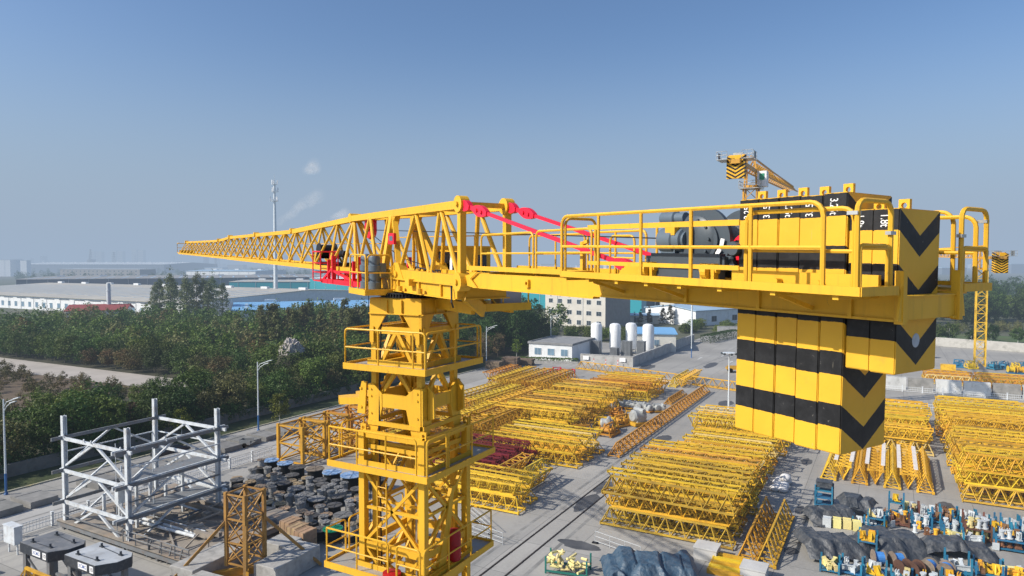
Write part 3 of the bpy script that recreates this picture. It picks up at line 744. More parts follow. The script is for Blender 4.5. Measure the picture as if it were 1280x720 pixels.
# behind the counterweight
tot += pile(-6.4,4.4,81.6,95.5,'y',1.54,1.75,1,[LY],'yellow lattice jib section in the row topped with pale strips under the counterweight','jib sections with pale strips', alt=True, jit=.05)
mb = MB()
for j in range(6):
    x = -6.4+1.54*(j+.95)
    s_ = thing('pale_strip', 'long pale sheet laid along the row of yellow jib sections', 'strip', (x, 83.5, 1.9), 0, 'pale sheets on jib sections')
    m = MB(); ln = 10.5
    for q in range(7): m.box(-.2,.2,q*ln/7,(q+1)*ln/7-.03,0,.05+.01*(q%2))
    m.build('sheet', LP, s_)
tot += pile(-5.5,5.0,97.5,118,'x',1.6,1.6,2,[LY],'yellow lattice jib section in the stack behind the counterweight','jib sections stacked behind the counterweight', skip=.1)
# far right
tot += pile(6.5,18.0,80.6,104,'x',1.6,1.6,3,[LY,LY,LB],'yellow lattice jib section in the big stack at the right behind the parts racks','jib sections in the big right stack', skip=.06)
tot += pile(18.6,30,84,102,'x',1.6,1.6,3,[LY],'yellow lattice jib section at the far end of the big right stack','jib sections at the end of the right stack', skip=.1)
tot += pile(6.2,17.5,105.5,125,'x',1.9,1.6,2,[LY,LY,LO],'yellow lattice jib section in the long stack by the white fence at the right','jib sections by the white fence', skip=.1)
# left of the rails
tot += pile(-42.2,-30.6,55.8,60.6,'x',1.55,1.35,2,[LY],'yellow lattice jib section at the near edge of the left yard','near edge sections left', skip=.1)
tot += pile(-48.5,-36.2,61.2,71.2,'x',1.6,1.4,2,[LR],'dark red lattice jib section in the red stack among yellow ones','red jib sections', skip=.05)
tot += pile(-35.8,-31.6,61.2,66.6,'y',1.4,1.3,2,[LY,LO],'short yellow lattice section beside the red stack','short sections by the red stack')
tot += pile(-43.5,-31.4,71.8,80.4,'x',1.6,1.35,2,[LY],'yellow lattice jib section behind the red stack','jib sections behind the red stack', skip=.2)
tot += pile(-60,-44.5,73,101,'y',1.85,1.6,2,[LO,LO,LY],'dull yellow lattice jib section lying lengthwise in the broad left stack','lengthwise sections in the left stack', L=13.5, skip=.1)
tot += pile(-49.5,-37.8,84.2,111,'x',1.8,1.65,2,[LY,LY,LB],'bright yellow lattice jib section in the high middle stack','bright sections in the middle stack', skip=.1)
tot += pile(-62,-50.5,103,118,'y',1.85,1.7,2,[LO,LY],'dull yellow lattice jib section at the back of the left stack','sections at the back of the left stack', skip=.1)
tot += pile(-46.5,-35.6,112.5,124,'x',1.7,1.5,2,[LY,LO],'yellow lattice jib section in the small stack beyond the middle stack','sections beyond the middle stack', skip=.1)
tot += pile(-67.5,-61,110,121,'y',1.7,1.5,2,[LO],'orange lattice jib section near the stacked timber by the road','orange sections near the road')
tot += pile(-36.8,-33.6,128,141,'y',1.5,1.7,1,[LO,LY],'yellow lattice section in the small group left of the long girder','sections left of the long girder')
tot += pile(-33.4,-31.2,112,122,'y',1.3,1.0,1,[LO],'low orange lattice section beside the long girder','low sections beside the long girder')
tot += pile(6,24,156,166,'x',2.0,1.7,1,[LO,LY],'yellow lattice section behind the white concrete blocks','sections behind the concrete blocks', L=8.5)
tot += pile(-57.5,-49.5,60,71.5,'y',1.7,1.5,2,[LO,LY],'dull yellow lattice section between the mast section row and the red stack','sections left of the red stack')
print('sections', tot)
# the long girder on the ground and the low lattice rail at the back
def girder(name, label, x, y, L, w, h, bays, rz, m=LO, c=.14, g=.08):
    o = link(name, lattice(L, w, h, bays, c, g).copy(), m, None, (x, y, .12), rz); tag(o, label, 'lattice girder'); return o
girder('lattice_girder', 'very long orange lattice girder lying alone beside the crane rails', -29.3, 78.5, 48, 1.5, 1.5, 30, R(90))
girder('lattice_girder', 'low yellow lattice girder lying across the yard at its back edge', -61, 140.2, 40, 1.2, 1.7, 20, R(-15.5), LY)
# crane rails in the ground
RAIL = mat('rusty_rail_steel', (.05,.038,.032), .6, .2, var=.3)
for x, w_ in ((-27.0,'left rail of the crane track in the concrete'), (-25.3,'right rail of the crane track in the concrete')):
    mb = MB(); mb.box(x-.045,x+.045,20,79,.009,.03); mb.cur = 1; mb.box(x-.1,x-.046,20,79,.005,.008); mb.box(x+.046,x+.1,20,79,.005,.008)
    tag(mb.build('crane_rail', [RAIL, DARK]), w_, 'rail')

# mast sections standing in a row
def mast_section(sx, sy, sz):
    m = MB(); c = .34; hx, hy = sx/2-c/2, sy/2-c/2
    for a in (-1,1):
        for b in (-1,1):
            m.box(a*hx-c/2,a*hx+c/2,b*hy-c/2,b*hy+c/2,0,sz)
    P = [(-hx,-hy),(hx,-hy),(hx,hy),(-hx,hy)]
    for k in range(4):
        a, b = Vector((*P[k],0)), Vector((*P[(k+1)%4],0)); md = (a+b)/2
        for z in (.2, sz/2, sz-.2): m.bar(a+ZX*z, b+ZX*z, .16)
        for z0, z1 in ((.2, sz/2),(sz/2, sz-.2)):
            m.bar(a+ZX*z0, b+ZX*z1, .13); 
            if k % 2: m.bar(b+ZX*z0, a+ZX*z1, .12)
    for z in (sz-.2,): m.bar((-hx,-hy,z),(hx,hy,z), .1)
    return m
ms = mast_section(4.3, 3.9, 4.6).mesh('mast_section')
for i in range(5):
    o = link('mast_section', ms, LO, None, (-61.9, 59.2+i*4.15, .02)); tag(o, 'tall orange mast section standing in the row behind the cable reels', 'mast section', 'mast sections behind the reels')
# stored machinery beside the girder
def mech_frame(x, y, sx, sy, sz, rz, label, grp, m=LO):
    t = thing('slewing_machine', label, 'machine frame', (x,y,.02), rz, grp)
    b = MB(); h = .14
    for a in (-1,1):
        b.bar((-sx/2,a*sy/2,.2),(sx/2,a*sy/2,.2), .25,.3); b.bar((a*sx/2,-sy/2,.35),(a*sx/2,sy/2,.35), .2)
        for q in (-.5,0,.5): b.bar((q*sx,a*sy/2*.9,.2),(q*sx*.8,a*sy/2*.6,sz), .12)
    b.bar((-sx*.4,0,sz),(sx*.4,0,sz), .2); b.bar((-sx*.4,-sy*.3,sz*.6),(sx*.4,sy*.3,sz*.9), .14); b.cbox((sx*.15,0,sz*.4),(sx*.3,sy*.7,sz*.5)); b.tube((-sx*.2,-sy*.4,sz*.5),(-sx*.2,sy*.4,sz*.5), sz*.22, 12)
    b.build('frame', m, t); return t
for i,(x,y,rz) in enumerate([(-35.6,92,.2),(-34.2,94.5,1.2),(-36.8,86,.5),(-38.4,83,.1),(-33.4,98,.3),(-36.2,99,1.4),(-39.5,80.5,.7),(-33.8,88.6,1.5)]):
    mech_frame(x,y,3.2-.15*i%1,2.0,1.5,rz,'small yellow slewing frame among the stored machinery left of the girder','stored slewing frames', LO if i%3 else LY)
WRAP = mat('grey_wrapping', (.36,.37,.36), .45, var=.2, scale=1.2, dirt=(.16,.16,.16), dirt_amt=.5)
def wrapped(x,y,rz,label,s=1.0,grp=None):
    t = thing('wrapped_winch', label, 'wrapped winch', (x,y,.03), rz, grp)
    b = MB(); b.cur=0; b.box(-1.1*s,1.1*s,-.9*s,.9*s,.1,.5*s); b.build('pallet', LO, t)
    b = MB(); b.lathe([(0,-1.0*s),(.62*s,-.95*s),(.8*s,-.7*s),(.72*s,-.1*s),(.85*s,.2*s),(.8*s,.8*s),(.5*s,1.0*s),(0,1.02*s)], (0,0,1.25*s), (1,0,0), 12); b.box(-.6*s,.7*s,-.7*s,.75*s,.5*s,1.3*s); b.lathe([(.3*s,-.9*s),(.35*s,.9*s)], (.3*s,0,1.9*s), (0,1,0), 8)
    b.build('wrapping', WRAP, t, True)
wrapped(-34.7,90.2,.3,'grey wrapped winch on a yellow pallet nearest the bright stack',.9)
wrapped(-32.0,95.8,1.0,'largest grey wrapped winch, beside the long girder',1.15)
wrapped(-35.4,81.4,.2,'small pale wrapped winch near the low left stack',.7)
for i in range(9): wrapped(-39+i*.95+rng.uniform(-.3,.3), 104+rng.uniform(-1.5,1.5)+i*.25, rng.uniform(0,3), 'dark grey wrapped gearbox in the row behind the yellow frames', .62, 'wrapped gearboxes behind the frames')
# red anchor frames by the hedge
for i,(x,y) in enumerate([(-62,127.5),(-59.5,128.4),(-61.2,130),(-57.6,128.8)]):
    t = thing('red_anchor', 'red steel anchor frame standing by the hedge at the back of the yard', 'frame', (x,y,.02), .3*i, 'red anchor frames')
    b = MB()
    for a in (-.8,.8):
        b.bar((a,-.5,0),(a,-.5,1.7),.16); b.bar((a,.5,0),(a,.5,1.7),.16); b.bar((a,-.5,1.6),(a,.5,1.6),.14)
    b.bar((-.8,-.5,.9),(.8,-.5,.9),.14); b.bar((-.8,.5,1.6),(.8,.5,1.6),.14); b.bar((-.8,.5,.3),(.8,-.5,1.5),.1)
    b.build('frame', mat('red_frame_paint', (.55,.02,.03), .5), t)
for i in range(6):
    t = thing('white_trestle', 'small white steel frame stored beside the red anchor frames', 'frame', (-66.5+i*1.15,124.4+.9*(i%2),.02), .2*i, 'small white frames')
    b = MB(); b.bar((-.5,-.4,0),(-.5,-.4,1.3),.12); b.bar((.5,-.4,0),(.5,-.4,1.3),.12); b.bar((-.5,-.4,1.25),(.5,-.4,1.25),.12); b.bar((-.5,.4,.1),(.5,.4,.1),.14); b.bar((-.5,-.4,1.2),(-.5,.4,.1),.1); b.bar((.5,-.4,1.2),(.5,.4,.1),.1)
    b.build('frame', WRAP, t)
# timber stacks by the road
TIM = mat('weathered_timber', (.16,.115,.08), .8, var=.3, scale=3, objvar=.15)
for i,(x,y,n) in enumerate([(-77,131,5),(-75.5,136,6),(-73.6,139.5,4),(-77,142,3)]):
    t = thing('timber_stack', 'stack of weathered timber baulks by the roadside trees', 'timber stack', (x,y,.03), .1*i, 'timber stacks by the road')
    b = MB()
    for k in range(n):
        for j in range(5): b.cbox((0,-1.0+j*.5+rng.uniform(-.04,.04),.2+k*.36), (3.6+rng.uniform(-.3,.3),.42,.3))
    b.build('timber', TIM, t)

# ------------------------------------------------------------------ cable reels
BLK = mat('black_cable', (.010,.010,.010), .6, var=.3, scale=6, objvar=.2, spec=.2)
WOODR = mat('reel_wood', (.19,.15,.115), .8, var=.3, scale=3, objvar=.2)
BLUEF = mat('blue_reel_flange', (.16,.27,.45), .6, var=.4, scale=3, dirt=(.6,.6,.6), dirt_amt=.8, dirt_scale=2)
GREENF = mat('green_reel_flange', (.0,.17,.08), .55, var=.2)
STEELC = mat('steel_rope_winding', (.27,.272,.27), .5, .2, var=.3, scale=8, objvar=.15)
DARKF = mat('dark_reel_flange', (.085,.08,.076), .6, var=.4, objvar=.4)
TANF = mat('tan_reel_flange', (.30,.215,.135), .75, var=.3, scale=3, objvar=.25)
PALEF = mat('grey_reel_flange', (.19,.185,.18), .65, var=.3, scale=3, objvar=.25)
reel_protos = {}
def reel_mesh(r, h, part):
    b = MB(); n = 20
    if part == 'winding':
        prof = [(r*.82,.08)]+[(r*.82-(.012 if i%2 else 0), .08+(h-.16)*i/10) for i in range(1,10)]+[(r*.82,h-.08)]; b.lathe(prof,(0,0,0),(0,0,1),n)
    else:
        z = 0 if part == 'low' else h-.08
        b.lathe([(.1,z),(r,z),(r,z+.08),(.1,z+.08)],(0,0,0),(0,0,1),n)
        if part == 'top':
            for i in range(6):
                t = math.pi*i/3; b.bar((.12*math.cos(t),.12*math.sin(t),h+.02),(r*.9*math.cos(t),r*.9*math.sin(t),h+.02), .09,.04)
            b.lathe([(.16,h),(.16,h+.05),(0,h+.05)],(0,0,0),(0,0,1),8)
    return b.mesh('reel_'+part)
def reel(kind, r, h, x, y, z, label, group, wind, fl):
    k = (kind, r, h)
    if k not in reel_protos:
        t = thing('cable_reel', label, 'cable reel', (x,y,z), rng.uniform(0,3), group)
        link('flange', reel_mesh(r,h,'low'), WOODR if fl in (BLUEF, GREENF) else fl, t); link('winding', reel_mesh(r,h,'winding'), wind, t); link('flange', reel_mesh(r,h,'top'), fl, t)
        reel_protos[k] = t; return t
    return copy_tree(reel_protos[k], (x,y,z), rng.uniform(0,3), label)
big_row = [(-61.8,54.4,.9,1.25),(-59.6,54.5,.9,1.2),(-57.3,54.1,.95,1.2),(-55.0,54.5,1.0,1.25),(-52.4,54.4,1.05,1.3),(-49.6,54.4,1.2,1.4),(-46.8,55.2,1.0,1.2)]
for i,(x,y,r,h) in enumerate(big_row):
    reel('big%d'%i, r, h, x, y, .02, ['large black cable reel with pale blue flange, first in the back row','large black cable reel with white and blue flange, second in the back row','large black reel with dark flange, third in the back row','large black reel with brown wooden flange in the back row','wide black reel with blue spoked flange in the back row','widest black reel with blue flange, beside the crane mast','black reel with a grey flange behind the crane mast'][i], 'large reels in the back row', BLK, [BLUEF,BLUEF,DARKF,WOODR,BLUEF,BLUEF,DARKF][i])
spots = []
def free(x,y,r):
    for a,b,c in spots:
        if (a-x)**2+(b-y)**2 < (r+c)**2: return False
    return True
for x,y,r,h in big_row: spots.append((x,y,r))
tries = 0; nr = 0
while nr < 100 and tries < 6000:
    tries += 1
    y = rng.uniform(42.6, 53); x = rng.uniform(-61.5, -39.3)
    if x > -40+max(0,y-45.5)*-.95 and y > 45.5 or (y < 45.2 and x < -46.3) or (y < 46.5 and x < -56): continue
    k = rng.choice('aaaaabbbbbccdd'); r, h = {'a':(.72,.95),'b':(.58,.75),'c':(.46,1.1),'d':(.88,.75)}[k]
    if not free(x,y,r*1.03) : continue
    spots.append((x,y,r)); nr += 1
    lb, w_, f_ = {'a':('black cable reel with a dark flange in the crowded reel yard',BLK,DARKF),'b':('small black cable reel with a brown wooden flange in the crowded reel yard',BLK,TANF),'c':('small drum of bright steel rope in the crowded reel yard',STEELC,PALEF),'d':('low wide black cable reel with a grey top in the crowded reel yard',BLK,PALEF)}[k]
    reel(k, r, h, x, y, .02, lb, {'a':'black reels','b':'wooden flanged reels','c':'steel rope drums','d':'low wide reels'}[k], w_, f_)
    if k in 'ad' and rng.random() < .3:
        reel('s', .42, .8, x, y, h+.05, 'small steel rope drum stacked on top of a black reel', 'rope drums on reels', STEELC, WOODR)
reel('green', .85, 1.15, -41.4, 43.0, .02, 'black cable reel with a bright green flange', None, BLK, GREENF)
reel('s', .42, .8, -39.9, 43.8, .8, 'small steel rope drum stacked on top of a black reel', 'rope drums on reels', STEELC, WOODR)
reel('b', .5, .75, -39.9, 43.8, .02, 'small black cable reel with a brown wooden flange in the crowded reel yard', 'wooden flanged reels', BLK, WOODR)
CRATE = mat('crate_wood', (.34,.22,.13), .75, var=.2, scale=2, objvar=.1)
crate0 = None
for x,y,z,rz in ((-43.5,41.0,0,0),(-43.5,41.0,.86,0),(-42.2,40.6,0,0),(-42.2,40.6,.86,0),(-44.9,41.6,0,0),(-44.9,41.6,.86,0)):
    if crate0 is None:
        crate0 = thing('wooden_crate', 'wooden crate in the small pile beside the cable reels', 'crate', (x,y,z+.02), rz, 'wooden crates by the reels')
        b = MB(); b.box(-.6,.6,-.75,.75,.06,.84); b.build('box', CRATE, crate0)
        b = MB()
        for q in (-.5,0,.5): b.box(q-.06,q+.06,-.775,.775,0,.865)
        for q in (-.6,.6): b.box(-.62,.62,q-.06,q+.06,.02,.855)
        b.build('batten', CRATE, crate0)
    else: copy_tree(crate0, (x,y,z+.02), rz)
# ------------------------------------------------------------------ tarpaulins
def tarp_mat(name, c0, c1, pale_tone):
    t = NT(name); p = t.pos()
    def ridge(sx, sy, sc):
        mp = t.node('ShaderNodeMapping'); mp.inputs['Scale'].default_value = (sx, sy, .8); t.link(p, mp.inputs[0])
        return t.math('POWER', t.math('SUBTRACT', 1, t.math('MULTIPLY', t.math('ABSOLUTE', t.math('SUBTRACT', t.noise(mp.outputs[0], sc, 3, .5), .5)), 2.6)), 3)
    h = t.math('ADD', t.math('ADD', ridge(1.3, .6, .9), t.math('MULTIPLY', ridge(.7, 1.5, 1.3), .8)), t.math('MULTIPLY', ridge(1, 1, 3.4), .35))
    c = t.mix(t.ramp(t.noise(p, .8, 5), .3, .7), c0, c1)
    c = t.mix(t.math('MULTIPLY', t.ramp(t.noise(p, 1.7, 6, .65), .48, .7), .55), c, pale_tone)
    c = t.mix(t.math('MULTIPLY', t.ramp(h, 1.2, 1.9), .35), c, pale_tone)  # paler along the fold ridges
    return t.finish(c, .5, 0, True, h, .05, .45)
TARP = tarp_mat('dark_tarpaulin', (.030,.036,.044), (.062,.070,.082), (.15,.145,.14))
TARPB = tarp_mat('blue_tarpaulin', (.022,.050,.085), (.045,.090,.140), (.12,.15,.18))
from mathutils import noise as mn
def tarp(name, pts, w, h, label, m, seed, cat='tarpaulin', hump=.28):
    """crumpled sheet thrown over a row of goods along a polyline"""
    P = [Vector((*p, 0)) for p in pts]; n = 120; k = 44; vs = []; fs = []
    L = sum((P[i+1]-P[i]).length for i in range(len(P)-1))
    pr = random.Random(int(seed*10)); goods = []; g0 = .55
    while g0 < L-.9:
        gl = pr.uniform(.8, 1.7); cw = pr.uniform(.18, .3)*w; cc = pr.uniform(-.1, .1)*w
        goods.append((g0, min(g0+gl, L-.45), cc-cw, cc+cw, h*pr.uniform(.72, 1.22))); g0 += gl+pr.uniform(.05, .5)
    def nz(x, y, z=0.0): return mn.noise(Vector((x+seed*1.7, y, z+seed)))
    for i in range(n+1):
        dd = L*i/n; d = dd; j = 0
        while j < len(P)-2 and d > (P[j+1]-P[j]).length: d -= (P[j+1]-P[j]).length; j += 1
        t = (P[j+1]-P[j]).normalized(); q = P[j]+t*d; sd = Vector((-t.y,t.x,0)); e = min(1, min(dd, L-dd)/1.1); e = e*e*(3-2*e)
        for a in range(k+1):
            s_ = a/k*2-1; u = abs(s_); c_ = s_*w/2
            z = 0                                                                     # hangs in planes from the corners of the goods below
            for (b0, b1, c0, c1, bz) in goods:
                g_ = math.hypot(max(b0-dd, 0, dd-b1), max(c0-c_, 0, c_-c1)); z = max(z, bz-1.15*g_+.16*g_*g_ if g_ < 3 else 0)
            sag = .10*nz(dd*.9, c_*.9, 2); fold = (1-abs(nz(dd*1.7+c_*1.2, c_*.4, 2))*2.6)*.10*min(1, u*1.5)
            z = max(0, z)+(sag+fold)*min(1, z/.35)+.02*nz(dd*4, c_*4)
            off = w/2*s_*(1+.16*nz(dd*.6, s_*.4, 3)+.10*u*math.sin(dd*4.3+3*nz(dd*.5, 4)))
            p = q+sd*off; vs.append((p.x, p.y, max(.012, z)))
    for i in range(n):
        for a in range(k): fs.append((i*(k+1)+a,(i+1)*(k+1)+a,(i+1)*(k+1)+a+1,i*(k+1)+a+1))
    b = MB(); b.add(vs, fs); o = b.build(name, m, None, True); return tag(o, label, cat)
tarp('tarpaulin', [(-6.2,60.3),(-3.8,61.6),(0,64.0),(3.2,65.6)], 4.6, 1.3, 'long dark grey tarpaulin over a row of parts, its ragged end nearest the rails', TARP, 1.3)
tarp('tarpaulin', [(2.6,65.2),(5.2,66.0),(8.2,66.4)], 2.9, 1.05, 'dark tarpaulin covering the right end of the near row of parts', TARP, 5.1)
tarp('tarpaulin', [(-6.4,67.6),(-4.6,68.9),(-2.0,69.9)], 2.9, 1.15, 'small dark tarpaulin over pale crates in the middle row', TARP, 8.7)
tarp('tarpaulin', [(-4.0,72.0),(-2.6,72.3),(-.9,71.9)], 3.2, 1.4, 'crumpled dark tarpaulin beside the blue rack at the back row', TARP, 12.2)
tarp('tarpaulin', [(-18.6,47.6),(-15.8,49.0),(-12.2,50.4)], 6.2, 1.7, 'large blue tarpaulin thrown over goods in front of the tall yellow stack', TARPB, 21.5, hump=.35)
tarp('tarpaulin', [(-50.5,38.2),(-48.6,40.4),(-47.2,42.4)], 2.4, 1.5, 'dark sheet between the reels and the lattice base tower', TARP, 33.3)
# ------------------------------------------------------------------ racks of crane fittings
RB = mat('blue_rack_paint', (.02,.16,.27), .5, var=.2, objvar=.15, dirt=(.12,.07,.04), dirt_amt=.5)
RRU = mat('rusty_rack', (.14,.06,.04), .7, var=.3, objvar=.2)
F_W = mat('primer_grey_casting', (.50,.53,.54), .5, var=.15, objvar=.15)
F_C = mat('cream_casting', (.72,.60,.26), .5, var=.12, objvar=.15)
F_Y = mat('yellow_casting', (.75,.40,.03), .5, var=.12, objvar=.12)
F_R = mat('rusty_casting', (.20,.10,.05), .7, var=.25, objvar=.2)
def fit_mesh(kind):
    b = MB()
    if kind == 'lug':        # forked lug with an eye
        b.box(-.12,.12,-.2,.2,0,.08); b.eye((-.09,0,.34), (0,1,0), (0,0,1), .3,.4,.09, (.05,0,0)); b.eye((.04,0,.34), (0,1,0), (0,0,1), .3,.4,.09, (.05,0,0)); b.box(-.09,.09,-.13,.13,.08,.16)
    elif kind == 'sleeve':   # flanged sleeve
        b.lathe([(.1,0),(.2,0),(.2,.06),(.13,.08),(.13,.5),(.18,.52),(.18,.58),(.1,.58)], (0,0,0), (0,0,1), 12)
    elif kind == 'beam':     # short I-shaped arm
        b.box(-.09,.09,-.45,.45,0,.04); b.box(-.09,.09,-.45,.45,.26,.3); b.box(-.03,.03,-.44,.44,.04,.26); b.cbox((0,-.42,.15),(.26,.06,.36)); b.cbox((0,.42,.15),(.26,.06,.36))
    else:                    # angle bracket
        b.box(-.2,.2,-.25,.25,0,.06); b.box(-.2,.2,.19,.25,.06,.5); b.prism([(-.03,-.2,.06),(-.03,.19,.06),(-.03,.19,.45)], (.06,0,0))
    return b.mesh('crane_fitting')
FM = {k: fit_mesh(k) for k in ('lug','sleeve','beam','bracket')}
_fm = {}
def fitting(kind, m, x, y, z, rz, lab, grp, sc=1.0):
    k = (kind, m.name)
    if k not in _fm: me = FM[kind].copy(); me.materials.append(m); _fm[k] = me
    o = bpy.data.objects.new('crane_fitting', _fm[k]); COL.objects.link(o); o.location = (x,y,z); o.rotation_euler = (rng.uniform(-.15,.15),rng.uniform(-.15,.15),rz); o.scale = (sc,)*3
    return tag(o, lab, 'crane fitting', grp)
rack_protos = {}
def rack(x, y, w, d, h, levels, m, label, group, rz=0):
    k = (w,d,h,levels,m.name)
    if k in rack_protos: return copy_tree(rack_protos[k], (x,y,.02), rz, label)
    t = thing('storage_rack', label, 'storage rack', (x,y,.02), rz, group)
    for sx in (-1,1):
        for sy in (-1,1):
            b = MB(); b.box(sx*w/2-.07,sx*w/2+.07,sy*d/2-.07,sy*d/2+.07,0,h); b.build('post', m, t)
    for i in range(levels):
        z = .12+i*(h-.2)/max(1,levels-.3); b = MB()
        for sy in (-1,1): b.box(-w/2+.071,w/2-.071,sy*d/2-.05,sy*d/2+.05,z,z+.12)
        for sx in (-1,1): b.box(sx*w/2-.05,sx*w/2+.05,-d/2+.071,d/2-.071,z,z+.12)
        b.box(-w/2+.052,w/2-.052,-d/2+.052,d/2-.052,z+.05,z+.07)
        b.build('shelf', m, t)
    rack_protos[k] = t; return t
LABF = {'w':'pale grey cast fitting lying in a parts rack','c':'cream painted fitting lying in a parts rack','y':'yellow fitting lying in a parts rack','r':'rusty fitting lying in a parts rack'}
GF = {'w':'pale grey fittings','c':'cream fittings','y':'yellow fittings','r':'rusty fittings'}
MF = {'w':F_W,'c':F_C,'y':F_Y,'r':F_R}
nfit = 0; LOOSE = MB(); LMAT = [F_W, F_C, F_Y, F_R]
def fill(x, y, w, d, z, kinds, cols, rz=0, sp=.46, sc=1.0):
    global nfit
    nx, ny = max(1,int(w/sp)), max(1,int(d/sp))
    for i in range(nx):
        for j in range(ny):
            if rng.random() < .08: continue
            c = cols[rng.randrange(len(cols))]; dx = -w/2+(i+.5)*w/nx+rng.uniform(-.06,.06); dy = -d/2+(j+.5)*d/ny+rng.uniform(-.06,.06)
            X_, Y_ = x+dx*math.cos(rz)-dy*math.sin(rz), y+dx*math.sin(rz)+dy*math.cos(rz)
            if nfit >= 292:
                fm = FM[kinds[rng.randrange(len(kinds))]]; mt = Matrix.Translation((X_,Y_,z+rng.uniform(0,.06))) @ Matrix.Rotation(rz+rng.choice((0,1.57,.4)),4,'Z') @ Matrix.Scale(1.25,4); LOOSE.cur = 'wcyr'.index(c); LOOSE.add([mt @ q_.co for q_ in fm.vertices], [tuple(f_.vertices) for f_ in fm.polygons]); nfit += 1; continue
            fitting(kinds[rng.randrange(len(kinds))], MF[c], x+dx*math.cos(rz)-dy*math.sin(rz), y+dx*math.sin(rz)+dy*math.cos(rz), z+rng.uniform(0,.06), rz+rng.choice((0,1.57,.4,-.3)), LABF[c], GF[c], 1.25*sc); nfit += 1
G1 = 'blue racks of crane fittings'; G2 = 'rusty racks of crane fittings'
rows = [ # x, y, w, d, h, levels, paint, kinds, colours, label
 (-5.3,73.0,1.5,1.3,2.1,3,RB,'',''),
 (.9,73.6,1.2,1.0,2.0,2,RB,['bracket','beam'],'yy'),
 (-.6,71.2,1.5,1.2,.8,1,RB,['lug'],'wwr'), (1.2,71.0,1.4,1.3,.9,1,RRU,['bracket'],'rry'), (2.9,71.6,1.5,1.5,1.1,1,RB,['lug','sleeve'],'ww'),
 (2.7,73.4,1.6,1.0,.9,1,RB,['lug','bracket'],'ww'),
 (4.6,73.2,1.6,1.0,1.2,1,RB,['bracket'],'rr'), (5.1,71.3,1.5,1.8,1.2,1,RB,['lug','sleeve'],'ww'),
 (7.0,73.6,1.6,1.0,1.3,1,RRU,['beam'],'rry'), (7.0,70.8,1.9,1.8,1.5,2,RRU,['sleeve','lug'],'wwwcc'),
 (8.9,73.0,1.5,1.2,1.3,1,RB,['bracket'],'yr'), (9.4,71.0,1.5,1.4,1.0,1,RB,['beam','lug'],'yyw'), (9.1,69.2,2.0,1.4,1.4,2,RB,['lug','sleeve'],'wwwr'),
 (10.9,73.2,1.6,1.2,.9,1,RB,['lug'],'w'), (11.0,71.2,1.6,1.4,.9,1,RB,['lug','bracket'],'ww'),
 (12.7,73.6,1.4,1.1,1.2,1,RRU,['beam'],'yw'), (14.5,73.8,2.0,1.2,1.2,1,RB,['lug','sleeve'],'w'), (12.9,71.6,1.9,1.5,1.0,1,RB,['lug','sleeve'],'w'),
 (11.2,68.6,1.8,1.3,.7,1,RRU,['sleeve','lug'],'ww'), (13.6,69.4,2.2,1.4,1.9,3,RB,['beam'],'rr'), (15.8,71.4,1.8,1.4,1.3,1,RB,['lug'],'w'),
 (-.7,69.4,1.3,1.0,1.3,2,RB,['bracket'],'cw'), (-2.1,68.6,.9,.9,1.0,1,RB,['bracket'],'w'),
 # near row
 (-3.7,57.9,1.3,1.6,.9,1,RB,['beam'],'c'), (-2.2,58.2,1.4,1.6,1.0,1,RB,['beam','lug'],'w'), (-.6,58.4,1.5,1.6,1.0,1,RB,['beam','bracket'],'wwy'), (1.2,58.3,1.4,1.6,.8,1,RB,['lug'],'cw'), (2.9,58.6,1.5,1.6,.9,1,RB,['lug','sleeve'],'wwy'), (4.6,59.4,1.5,1.6,.9,1,RB,['bracket','lug'],'wy'),
 (-1.2,62.4,1.3,1.2,1.9,2,RB,['bracket'],'y'), (5.0,62.3,1.6,1.6,1.4,1,RB,['lug','beam'],'w'), (7.0,62.9,1.7,1.4,1.0,1,RB,['bracket','beam'],'yyr'), (8.9,63.2,1.7,1.4,1.0,1,RB,['beam','bracket'],'ywc'),
]
for (x,y,w,d,h,lv_,m,kinds,cols) in rows:
    rz = rng.uniform(-.04,.04)
    rack(x,y,w,d,h,lv_,m, {True:'rusty brown steel rack of crane fittings in the parts rows',False:'blue steel rack of crane fittings in the parts rows'}[m is RRU], G2 if m is RRU else G1, rz)
    if kinds:
        for i in range(lv_):
            z = .12+i*(h-.2)/max(1,lv_-.3)+.1
            fill(x,y,w-.3,d-.25,z,kinds,cols if i == lv_-1 or lv_ == 1 else cols[-2:], rz)
for i in range(22):        # further racks closing up the rows at the right
    x = 2.0+(i%11)*1.55+rng.uniform(-.2,.2); y = [75.1,69.5][i//11]+(x-8)*.02+rng.uniform(-.2,.2)
    if i//11 and x < 4.5: continue
    if i//11 and 7.8 < x < 15: x += 7.5
    m = RRU if rng.random() < .3 else RB; rack(x,y,1.4,1.2,1.0,1,m,{True:'rusty brown steel rack of crane fittings in the parts rows',False:'blue steel rack of crane fittings in the parts rows'}[m is RRU], G2 if m is RRU else G1, rng.uniform(-.05,.05))
    fill(x,y,1.15,1.0,.2,rng.choice([['lug','sleeve'],['beam'],['bracket','lug']]),rng.choice(['w','w','ww','wc','wy','yr']),0)
for i in range(60):
    x, y = rng.uniform(-3,16), rng.uniform(68.6,75)
    LOOSE.cur = rng.choice([0,0,0,2,3]); fm = FM[rng.choice(['lug','sleeve','beam','bracket'])]; mt = Matrix.Translation((x,y,.05)) @ Matrix.Rotation(rng.uniform(0,6),4,'Z') @ Matrix.Scale(1.2,4); LOOSE.add([mt @ q_.co for q_ in fm.vertices], [tuple(f_.vertices) for f_ in fm.polygons])
tag(LOOSE.build('loose_fittings', LMAT), 'mass of small pale and yellow crane fittings heaped in and between the parts racks', 'fittings', kind='stuff')
